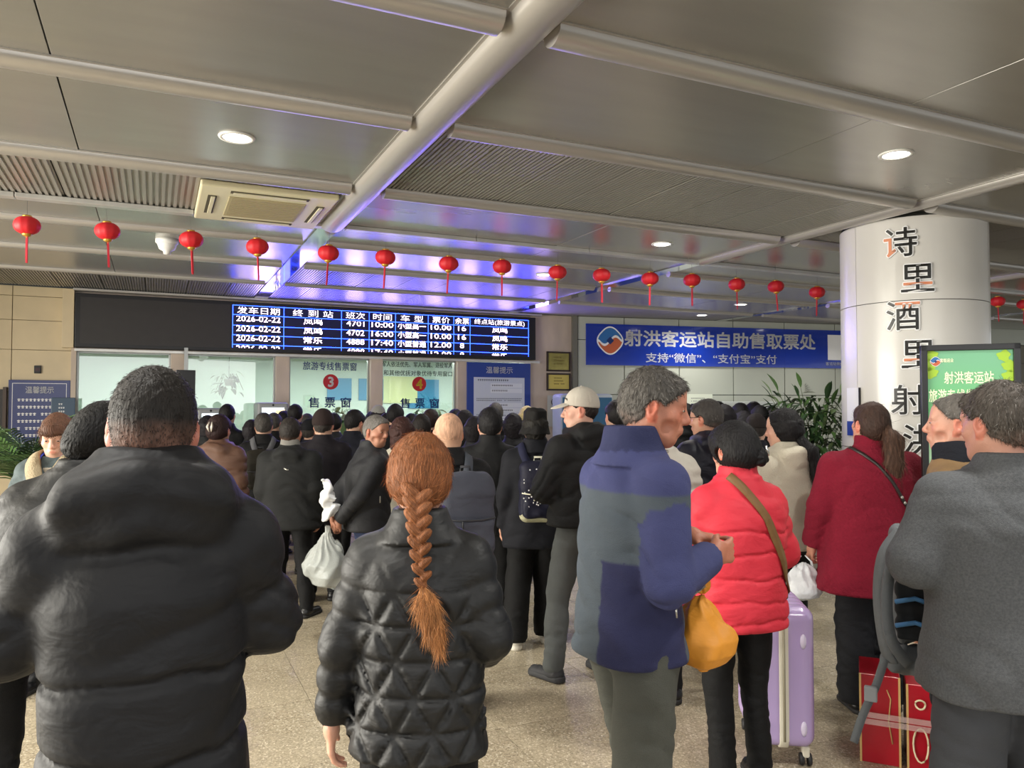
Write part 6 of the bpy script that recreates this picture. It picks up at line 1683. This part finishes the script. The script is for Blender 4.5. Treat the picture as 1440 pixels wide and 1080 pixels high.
pr_ = at_y(968, 808, 2.78); prb = at_y(968, 862, 2.78)
teardrop('cloth_pouch', 'small red cloth pouch tucked behind the orange knotted bag', 'pouch', pr_, Vector((pr_.x, pr_.y, prb.z)), .05, cloth('pouch_red', 'b8243c', rough=.6), seed=9, squash=.6)
# white carrier bag of the woman in crimson
def film(name, color, alpha, rough=.3):
    m = bpy.data.materials.new(name); m.use_nodes = True; b = m.node_tree.nodes['Principled BSDF']; b.inputs['Base Color'].default_value = (*lin(color), 1); b.inputs['Roughness'].default_value = rough; b.inputs['Alpha'].default_value = alpha
    N = m.node_tree.nodes; L = m.node_tree.links; n = N.new('ShaderNodeTexNoise'); n.inputs['Scale'].default_value = 45; bp = N.new('ShaderNodeBump'); bp.inputs['Strength'].default_value = .5; bp.inputs['Distance'].default_value = .01
    tc = N.new('ShaderNodeTexCoord'); L.new(tc.outputs['Object'], n.inputs['Vector']); L.new(n.outputs['Fac'], bp.inputs['Height']); L.new(bp.outputs[0], b.inputs['Normal']); return m
M_film = film('plastic_film_white', 'dfe3e6', .93); M_film2 = film('plastic_film_clear', 'cfd4d0', .55, .2)
hl_ = loc('redknit', (-.30, .06, .83))
pb = at_y(1136, 842, hl_.y); teardrop('carrier_bag', 'white plastic carrier bag held low by the woman in crimson knit', 'bag', Vector((hl_.x - .035, hl_.y, hl_.z - .01)), Vector((hl_.x - .055, hl_.y, pb.z)), .125, M_film, seed=5, squash=.6, handles=True, pleats=8)
hb_ = loc('lookback', (.045, -.245, .90))
pb = at_y(452, 825, hb_.y - .03); teardrop('carrier_bag', 'large translucent plastic bag held behind the man looking back', 'bag', Vector((hb_.x, hb_.y - .03, hb_.z - .02)), Vector((hb_.x - .06, hb_.y - .03, pb.z)), .165, M_film2, seed=7, squash=.8, pleats=12, h=.007)
e = empty('dark_bundle', (hb_.x - .05, hb_.y - .03, pb.z + .02), 0, 'dark goods inside the large translucent plastic bag', 'bundle')
s_ = Sdf((-.14, -.1, 0), (.14, .1, .26), .01); s_.ell((0, 0, .12), (.11, .08, .11), 0, disp=lambda x, y, z: wob(x, y, z, 30, 2, .012)); sdf_obj(s_, 'goods', mat('goods_dark', '2a3232', rough=.7), e)
hb_ = hb_ + Vector((-.01, 0, 0)); p1 = at_y(452, 742, hb_.y - .05); p2 = at_y(450, 697, hb_.y - .05)
e = empty('carrier_bag', (hb_.x - .03, hb_.y - .05, hb_.z + .0), 0, 'crumpled white plastic bag bunched above the hands of the man looking back', 'bag')
s_ = Sdf((-.12, -.09, 0), (.12, .09, .34), .007); rq = random.Random(4)
for i_ in range(11): s_.ell((rq.uniform(-.045, .03), rq.uniform(-.02, .02), .04 + i_ * .023), (rq.uniform(.028, .05), .035, rq.uniform(.02, .04)), .012, R=rotm(0, 0, rq.uniform(-50, 50)))
s_.disp(lambda x, y, z: wob(x, y, z, 38, 2, .012) + folds(x, y, z, 50, 4, .010)); sdf_obj(s_, 'bag_body', film('plastic_film_crumpled', 'f0f1f2', .96), e)

# ------------------------------------------------------------------ lilac suitcase
M_lil = mat('suitcase_lilac', 'b6a0d0', rough=.25, coat=.4); M_cr = mat('suitcase_cream', 'd8d2c0', rough=.4); M_tyre = mat('wheel_black', '202022', rough=.6)
q = at_y(1110, 1050, 3.30)
SU = empty('suitcase', (1.262, 3.74, 0), math.radians(-8), 'upright lilac hard-shell suitcase with cream zip band standing beside the red coat', 'suitcase')
for sg in (-1, 1):
    e = Sdf((-.16, -.25, .05), (.16, .25, .80), .010)
    e.rbox((sg * .0, 0, .396), (.142, .225, .316), .055)
    e.cut((sg * .013, 0, 0), (-sg, 0, 0)); e.disp(lambda x, y, z: .0025 * np.sin(y * 90)); sdf_obj(e, 'shell', M_lil, SU)
e = Sdf((-.06, -.26, .05), (.06, .26, .80), .008); e.rbox((0, 0, .396), (.144, .230, .322), .058); e.cut((.021, 0, 0), (1, 0, 0)); e.cut((-.021, 0, 0), (-1, 0, 0)); sdf_obj(e, 'frame_band', M_cr, SU)
tube('zip_line', [(0, -.231, .12), (0, -.2325, .4), (0, -.231, .68)], .006, mat('zip_cream_dark', '948d78', rough=.5), SU, 6)
for sg in (-1, 1):
    for z in (.18, .57):
        s_ = Sdf((sg * .09 - .03, -.25, z - .05), (sg * .09 + .03, -.2, z + .05), .003); s_.ell((sg * .085, -.226, z), (.014, .012, .034), 0); sdf_obj(s_, 'side_foot', mat('foot_pale', 'd6cce4', rough=.3), SU)
    for sy in (-1, 1):
        fk = box('wheel_fork', sg * .10 - .015, sg * .10 + .015, sy * .18 - .02, sy * .18 + .02, .04, .09, M_cr, SU, .004)
        for o_ in (-.017, .017):
            wv = lathe('wheel', [(0, -.008), (.026, -.008), (.028, 0), (.026, .008), (0, .008)], M_tyre, SU, 20); wv.matrix_local = Matrix.Translation((sg * .10 + o_, sy * .18, .028)) @ Matrix.Rotation(PI / 2, 4, 'Y')
tube('carry_handle', [(0, -.05, .71), (0, -.045, .735), (0, .045, .735), (0, .05, .71)], .009, M_cr, SU, 8)

# ------------------------------------------------------------------ grey-blue hiking backpack held by the man at the right
hh_ = at_y(1280, 868, 2.66)
BP = empty('backpack', (hh_.x + .01, 2.68, hh_.z - .20), math.radians(-30), 'grey and blue hiking backpack hanging in front of the man in tweed', 'backpack')
M_bg = cloth('pack_grey', '6e7276', rough=.7); M_bb = cloth('pack_blue', '5690c8', rough=.6)
e = Sdf((-.16, -.13, .05), (.16, .13, .56), .008); e.rbox((.03, .03, .31), (.085, .07, .20), .05); e.disp(lambda x, y, z: wob(x, y, z, 25, 3, .012) + folds(x, y, z, 40, 3, .01)); sdf_obj(e, 'pack_body', M_bg, BP)
e = Sdf((-.12, -.12, .05), (.16, .02, .5), .007); e.rbox((.02, -.055, .30), (.065, .02, .17), .018); e.disp(lambda x, y, z: .008 * seam(((z / .06) % 1) - .5, 0, .18)); sdf_obj(e, 'mesh_back_panel', mat('mesh_black', '15181c', rough=.9), BP)
for z in (.18, .26, .34, .42): tube('frame_strut', [(-.04, -.08, z), (.02, -.09, z + .02), (.08, -.08, z)], .008, M_bb, BP, 8)
def band(name, pts, w, t, m, parent, nrm=(0, -1, 0)):
    P = spline(pts, 20); return ribbon(name, P, [Vector(nrm)] * len(P), w, t, m, parent)
band('shoulder_strap', [(-.02, -.09, .50), (-.07, -.12, .42), (-.085, -.13, .28), (-.07, -.12, .12), (-.05, -.10, .06)], .042, .006, M_bg, BP, (-.6, -1, 0))
band('shoulder_strap', [(.05, -.09, .50), (-.03, -.15, .44), (-.06, -.17, .30), (-.05, -.15, .15), (-.0, -.10, .06)], .036, .006, M_bg, BP, (.5, -1, 0))
band('hip_strap', [(-.07, -.10, .08), (-.10, -.12, -.02), (-.14, -.13, -.12), (-.17, -.13, -.22)], .026, .003, M_bg, BP)
box('buckle', -.135, -.095, -.145, -.125, -.07, -.02, mat('buckle_grey', '85888c', rough=.4), BP, .004)
s_ = Sdf((-.1, -.12, -.03), (.1, .1, .12), .007); s_.ell((-.02, 0, .05), (.07, .06, .05), 0, disp=lambda x, y, z: wob(x, y, z, 40, 2, .01)); sdf_obj(s_, 'bottom_pocket', M_bg, BP)

# ------------------------------------------------------------------ red gift boxes on the floor
M_gred = mat('gift_red', 'a51424', rough=.28); M_gold2 = mat('gold_print', 'd9b878', rough=.35, metal=.3); M_tape = film('packing_tape', 'd9c0bc', .3, .15)
g0 = at_y(1262, 1030, 3.66)
def giftbox(label, x, y, rz, w, d, h, m=M_gred):
    e = empty('gift_box', (x, y, 0), rz, label, 'box', 'gift boxes on the floor at the right')
    bm = bmesh.new(); bx(bm, -w / 2, w / 2, -d / 2, d / 2, 0, h, .004); fin(bm, 'carton', m, e)
    for s_ in (-1, 1):
        box('gold_edge', s_ * (w / 2 - .004) - .0045, s_ * (w / 2 - .004) + .0045, -d / 2 - .0015, -d / 2 + .004, .0, h, M_gold2, e)
    return e
e = giftbox('tall red gift carton with gold edges, left one of the taped pair', g0.x - .075, 3.68, math.radians(-24), .17, .27, .40)
tube('gold_scroll', [(.03, -.137, .34), (.045, -.138, .3), (.035, -.137, .2), (.05, -.138, .1)], .003, M_gold2, e, 6)
e2 = giftbox('red gift carton with gold loop handle, right one of the taped pair', g0.x + .09, 3.60, math.radians(-24), .15, .27, .38)
tube('loop_handle', [(-.02 + .03 * math.cos(t), -.14 - .012 * abs(math.sin(t)), .12 + .075 * math.sin(t)) for t in [i * PI / 8 for i in range(17)]], .004, mat('rope_cream', 'e6dcb6', rough=.6), e2, 6)
tube('loop_handle', [(-.02 + .02 * math.cos(t), -.14 - .012 * abs(math.sin(t)), .30 + .02 * math.sin(t)) for t in [i * PI / 8 for i in range(17)]], .004, mat('rope_cream', 'e6dcb6', rough=.6), e2, 6)
tp = empty('packing_tape', (g0.x + .01, 3.64, .19), math.radians(-24), 'clear packing tape wrapped round the pair of red gift cartons', 'tape')
for dz in (0, .03): box('tape_band', -.178, .170, -.182, -.18, dz, dz + .025, M_tape, tp)
g1 = at_y(1356, 1010, 3.55)
e3 = giftbox('cream gift carton with red brush lettering seen between the legs of the man in tweed', g1.x + .0, 3.58, math.radians(-30), .14, .24, .36, mat('gift_cream', 'd8cba4', rough=.5))
box('red_panel', -.071, -.069, -.1, .1, .01, .12, M_gred, e3)
text_on('lettering', '特\n产\n礼', mat('lettering_crimson', '9a2030', rough=.5), e3, .01, -.1225, .22, w=.05, h=.2, bold=.01)

# ================================================================== POSTER STAND, COLUMN NOTICE
fx0, fy0 = 1292, 482
a_ = at_y(1294, 486, 3.9); b_ = at_y(1434, 481, 3.75)
PS = empty('poster_stand', (a_.x, a_.y, 0), math.atan2(b_.y - a_.y, b_.x - a_.x), 'tall green poster in black frame with white lettering standing before the column', 'sign stand')
Wd = math.hypot(b_.x - a_.x, b_.y - a_.y); Zt = a_.z; Zb = Zt - 1.25
for x0, x1, z0, z1 in ((0, .03, Zb, Zt), (Wd - .03, Wd, Zb, Zt), (0, Wd, Zt - .03, Zt), (0, Wd, Zb, Zb + .03)): box('frame_bar', x0, x1, -.02, .03, z0, z1, M_black, PS, .003)
M_pg = mat('poster_green', '7db58a', rough=.3, color2=None)
nt = M_pg.node_tree; b = nt.nodes['Principled BSDF']; tc = nt.nodes.new('ShaderNodeTexCoord'); gr = nt.nodes.new('ShaderNodeSeparateXYZ'); nt.links.new(tc.outputs['Generated'], gr.inputs[0])
rp = nt.nodes.new('ShaderNodeValToRGB'); nt.links.new(gr.outputs['Z'], rp.inputs[0]); nt.links.new(rp.outputs[0], b.inputs['Base Color'])
rp.color_ramp.elements[0].color = (*lin('d6ead0'), 1); rp.color_ramp.elements[0].position = .35; rp.color_ramp.elements[1].color = (*lin('6fae84'), 1); rp.color_ramp.elements[1].position = .95
k_ = rp.color_ramp.elements.new(.75); k_.color = (*lin('62b46c'), 1)
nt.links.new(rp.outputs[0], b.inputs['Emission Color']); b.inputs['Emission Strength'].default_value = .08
box('poster_sheet', .03, Wd - .03, 0, .01, Zb + .03, Zt - .03, M_pg, PS)
M_ptxt = mat('poster_lettering', 'fbf8e4', emit=.15)
text_on('lettering', '射洪客运站', M_ptxt, PS, Wd * .49, -.004, Zt - .165, w=Wd * .5, h=.062, bold=.015)
text_on('lettering', '旅游专线发班时刻表', M_ptxt, PS, Wd * .5, -.004, Zt - .255, w=Wd * .84, h=.066, bold=.015)
text_on('lettering', '富临运业', M_ptxt, PS, Wd * .27, -.004, Zt - .078, w=Wd * .14, h=.02, bold=.02)
emblem(PS, Wd * .155, Zt - .083, .024, -.004)
M_leaf1 = mat('printed_leaf', 'a6cc3a', rough=.5)
for (cx_, cz_, sx, sg) in ((.05, Zt - .05, 1, 1), (.045, Zt - .1, 1, 1), (Wd - .07, Zt - .06, -1, 1), (Wd - .05, Zt - .11, -1, 1), (Wd - .05, Zt - .16, -1, 1), (.05, Zt - .14, 1, 1)):
    bm = bmesh.new(); vs = [bm.verts.new((cx_ + sx * .028 * math.cos(t) * (1 + .2 * math.sin(5 * t)), -.003, cz_ + .028 * math.sin(t) * (1 + .25 * math.cos(3 * t)))) for t in [i * PI / 10 for i in range(20)]]
    bm.faces.new(vs); fin(bm, 'printed_leaf', M_leaf1, PS)
box('post', Wd / 2 - .03, Wd / 2 + .03, .0, .04, .02, Zb, M_black, PS); box('foot_plate', Wd / 2 - .22, Wd / 2 + .22, -.15, .2, 0, .02, M_black, PS, .004)
# notice stuck on the column (blank where a code was)
def on_col(px, py):
    r = ray(px, py); ax, ay = CAM.x - colc.x, CAM.y - colc.y; A_ = r.x ** 2 + r.y ** 2; B_ = 2 * (ax * r.x + ay * r.y); C_ = ax * ax + ay * ay - (CR + .01) ** 2
    t = (-B_ - math.sqrt(max(0, B_ * B_ - 4 * A_ * C_))) / (2 * A_); P = CAM + r * t; return math.atan2(P.y - colc.y, P.x - colc.x), P.z
an1, zt = on_col(1208, 545); an0, zb = on_col(1191, 612)
CN = empty('column_notice', (colc.x, colc.y, 0), 0, 'narrow white notice with blue foot stuck on the left edge of the column', 'notice')
aa0 = an1 - .30
arc_panel('sheet', aa0, an1, zb, zt, CR + .008, mat('paper_white', 'dcdcdc', rough=.4), CN, .004); arc_panel('blue_foot', aa0, an1, zb, zb + (zt - zb) * .3, CR + .010, M_pblue, CN, .002)
arc_panel('dark_edge', an1 + .004, an1 + .02, zb + .1, zt, CR + .02, M_black, CN, .015)

# ================================================================== PLANTS
M_lf = [mat('leaf_green', '4b6b38', rough=.4, noise=.2, nscale=8), mat('leaf_green_dark', '2f4a2a', rough=.4, noise=.2, nscale=8), mat('leaf_green_light', '7c9464', rough=.4, noise=.15, nscale=8)]
def leaf_bm(L, Wd_, droop=.25, n=5, fold=.15):
    bm = bmesh.new(); rows_ = []
    for i in range(n + 1):
        t = i / n; w_ = Wd_ * math.sin(PI * min(1, t * .96 + .04)) ** .8 if i < n else .0005; z = -droop * L * t * t
        rows_.append([bm.verts.new((-w_ / 2, t * L, z + fold * w_)), bm.verts.new((0, t * L, z)), bm.verts.new((w_ / 2, t * L, z + fold * w_))])
    for a, b in zip(rows_, rows_[1:]):
        bm.faces.new((a[0], a[1], b[1], b[0])); bm.faces.new((a[1], a[2], b[2], b[1]))
    return bm
def leaf_mesh(L, Wd_, m, **k):
    bm = leaf_bm(L, Wd_, **k); me = bpy.data.meshes.new('leaf'); bm.to_mesh(me); bm.free(); me.shade_smooth(); me.materials.append(m); return me
def put(me, name, parent, p, d, up=Vector((0, 0, 1)), s=1.0):
    o = bpy.data.objects.new(name, me); COL.objects.link(o); o.parent = parent
    d = Vector(d).normalized(); x = d.cross(up).normalized() if abs(d.dot(up)) < .98 else Vector((1, 0, 0)); z = x.cross(d)
    M = Matrix((x, d, z)).transposed().to_4x4(); o.matrix_local = Matrix.Translation(p) @ M @ Matrix.Scale(s, 4); return o
def bush(name, x, y, z0, h, rad, label, nbr, rr, per=9, leafL=.11, leafW=.03, cap=290):
    root = empty(name, (x, y, z0), 0, label, 'plant')
    lathe('pot', [(.13, 0), (.17, .02), (.2, .3), (.21, .32), (.19, .32), (.18, .28), (0, .28)], mat('pot_white', 'c9c6be', rough=.4), root, 28)
    mes = [leaf_mesh(leafL, leafW, m) for m in M_lf]; n = 0; rest = bmesh.new()
    for b_ in range(nbr):
        a = rr.uniform(0, 2 * PI); top = Vector((math.cos(a) * rad * rr.uniform(.15, 1), math.sin(a) * rad * rr.uniform(.15, 1), h * rr.uniform(.55, 1))); base = Vector((math.cos(a) * .05, math.sin(a) * .05, .28))
        mid = base.lerp(top, .5) + Vector((0, 0, .1 * h)) - Vector((math.cos(a), math.sin(a), 0)) * rad * .15
        P = spline([base, mid, top], 10); tube('stem', P, [.007 - .005 * i / len(P) for i in range(len(P))], mat('stem_green', '55643a', rough=.7), root, 5)
        for i in range(per):
            t = .35 + .65 * (i + 1) / per; p = P[min(len(P) - 1, int(t * (len(P) - 1)))]
            aa = rr.uniform(0, 2 * PI); d = Vector((math.cos(aa), math.sin(aa), rr.uniform(-.15, .7)))
            if i == per - 1: d = (top - mid).normalized() + Vector((0, 0, .2))
            put(rr.choice(mes), 'leaf', root, p, d, s=rr.uniform(.7, 1.3)); n += 1
    # the dense inner foliage, too many to count
    nl = 900; V = []; F = []
    for i in range(nl):
        a = rr.uniform(0, 2 * PI); t_ = rr.random() ** .6; z_ = rr.uniform(.5, h * .93); k_ = math.sin(PI * min(1, (z_ - .35) / (h - .2))) ** .5
        p = Vector((math.cos(a) * rad * t_ * k_, math.sin(a) * rad * t_ * k_, z_)); d = Vector((math.cos(a) + rr.uniform(-.6, .6), math.sin(a) + rr.uniform(-.6, .6), rr.uniform(-.7, .6))).normalized()
        sd = d.cross(Vector((0, 0, 1))).normalized() * leafW * .42; L_ = leafL * rr.uniform(.7, 1.1); m_ = p + d * L_ * .5 + Vector((0, 0, .01)); e_ = p + d * L_ - Vector((0, 0, .04))
        b0 = len(V); V += [tuple(p), tuple(m_ + sd), tuple(e_), tuple(m_ - sd)]; F.append((b0, b0 + 1, b0 + 2, b0 + 3))
    o = np_mesh('foliage', f32(V), np.array(F), M_lf[0], root, smooth=False); o['kind'] = 'stuff'; o.data.materials.append(M_lf[1]); o.data.polygons.foreach_set('material_index', (np.arange(nl) % 2).astype(np.int32))
    return root
rr = random.Random(11)
q = at_y(1146, 620, 7.9)
bush('leafy_plant', q.x, 7.9, 0, 1.86, .55, 'tall leafy green potted plant between the machines and the column', 36, rr, per=8, leafL=.17, leafW=.05)
# palm at the left
def palm(x, y, h, label, rr, nf=13, L=.75):
    root = empty('palm_plant', (x, y, 0), 0, label, 'plant')
    lathe('pot', [(.14, 0), (.18, .02), (.2, .32), (.21, .34), (.19, .34), (.18, .3), (0, .3)], mat('pot_brown', '5a4636', rough=.5), root, 28)
    tube('trunk', [(0, 0, .3), (.01, 0, h * .45), (0, 0, h * .62)], [.035, .03, .02], mat('trunk_brown', '5a4a34', rough=.9), root, 10)
    for i in range(nf):
        a = i * 2.4 + rr.uniform(-.3, .3); el = rr.uniform(.35, 1.25); d = Vector((math.cos(a) * math.cos(el), math.sin(a) * math.cos(el), math.sin(el)))
        p0 = Vector((0, 0, h * rr.uniform(.5, .66))); P = []
        for k in range(9):
            t = k / 8; P.append(p0 + d * L * t + Vector((math.cos(a) * .14, math.sin(a) * .14, -.28)) * L * t * t)
        bm = bmesh.new()
        for k in range(8):
            a0, b0 = P[k], P[k + 1]
            for sub_ in (0, .5):
                p = a0.lerp(b0, sub_); tg = (b0 - a0).normalized(); sd = tg.cross(Vector((0, 0, 1))).normalized()
                for sg in (-1, 1):
                    ll = L * .42 * (1 - .6 * (k / 8)) ; dd = (tg * .75 + sd * sg * .8 + Vector((0, 0, -.12))).normalized(); w_ = tg * .011
                    q1 = p + dd * ll * .55; q2 = p + dd * ll + Vector((0, 0, -.12 * ll))
                    v = [bm.verts.new(c) for c in (p - w_ * .6, p + w_ * .6, q1 + w_, q1 - w_, q2)]
                    bm.faces.new((v[0], v[1], v[2], v[3])); bm.faces.new((v[3], v[2], v[4]))
        for k in range(8):
            r0 = [bm.verts.new(P[k + j] + Vector((0, 0, s_)) * .004) for j in (0, 1) for s_ in (-1, 1)]; bm.faces.new((r0[0], r0[1], r0[3], r0[2]))
        fin(bm, 'frond', rr.choice(M_lf[:2]), root)
    return root
q = at_y(35, 640, 6.2); palm(q.x, 6.2, 1.95, 'feathery green palm plant in front of the notice at the left', random.Random(5), 18, .62)
q = at_y(-110, 600, 5.2); palm(q.x, 5.3, 1.8, 'feathery green palm plant cut by the left picture edge', random.Random(8), 14, .6)
# trailing plant inside window two and leafy plant inside windows three and four
def pot_plant(px, py, voff, label, n, rr, spread=.22, hang=.3, L=.14, Wd_=.07, shelf=True):
    u, z = W(px, py, -voff); root = empty('potted_plant', uvz(u, -voff, z), WA, label, 'plant')
    lathe('pot', [(.05, -.1), (.075, .0), (.08, .0), (.07, -.02), (0, -.03)], mat('pot_white', 'c9c6be', rough=.4), root, 18)
    me = [leaf_mesh(L, Wd_, m, droop=.5) for m in M_lf]
    for i in range(n):
        a = rr.uniform(0, 2 * PI); r_ = rr.uniform(.02, spread); p = Vector((math.cos(a) * r_, math.sin(a) * r_ * .6, rr.uniform(-hang, .12)))
        put(rr.choice(me), 'leaf', root, p, (math.cos(a), math.sin(a), rr.uniform(-.9, .3)), s=rr.uniform(.6, 1.1))
    for i in range(5): a = i * 1.3; tube('stem', [(0, 0, 0), (math.cos(a) * spread * .5, math.sin(a) * spread * .4, .08), (math.cos(a) * spread, math.sin(a) * spread * .6, -hang * .8)], .005, mat('stem_green', '55643a'), root, 5)
    return root
rr = random.Random(21)
p_ = pot_plant(322, 533, .6, 'trailing green plant hanging inside the second window from the left', 26, rr, .2, .2)
tube('hanger', [(0, 0, .0), (0, 0, .45)], .004, M_wire, p_, 5)
pot_plant(480, 582, .5, 'broad leaved green plant on the counter inside window three', 22, rr, .26, .15, .22, .13)
pot_plant(600, 584, .5, 'broad leaved green plant on the counter inside window four', 18, rr, .26, .05, .2, .10)
bpy.context.view_layer.update()
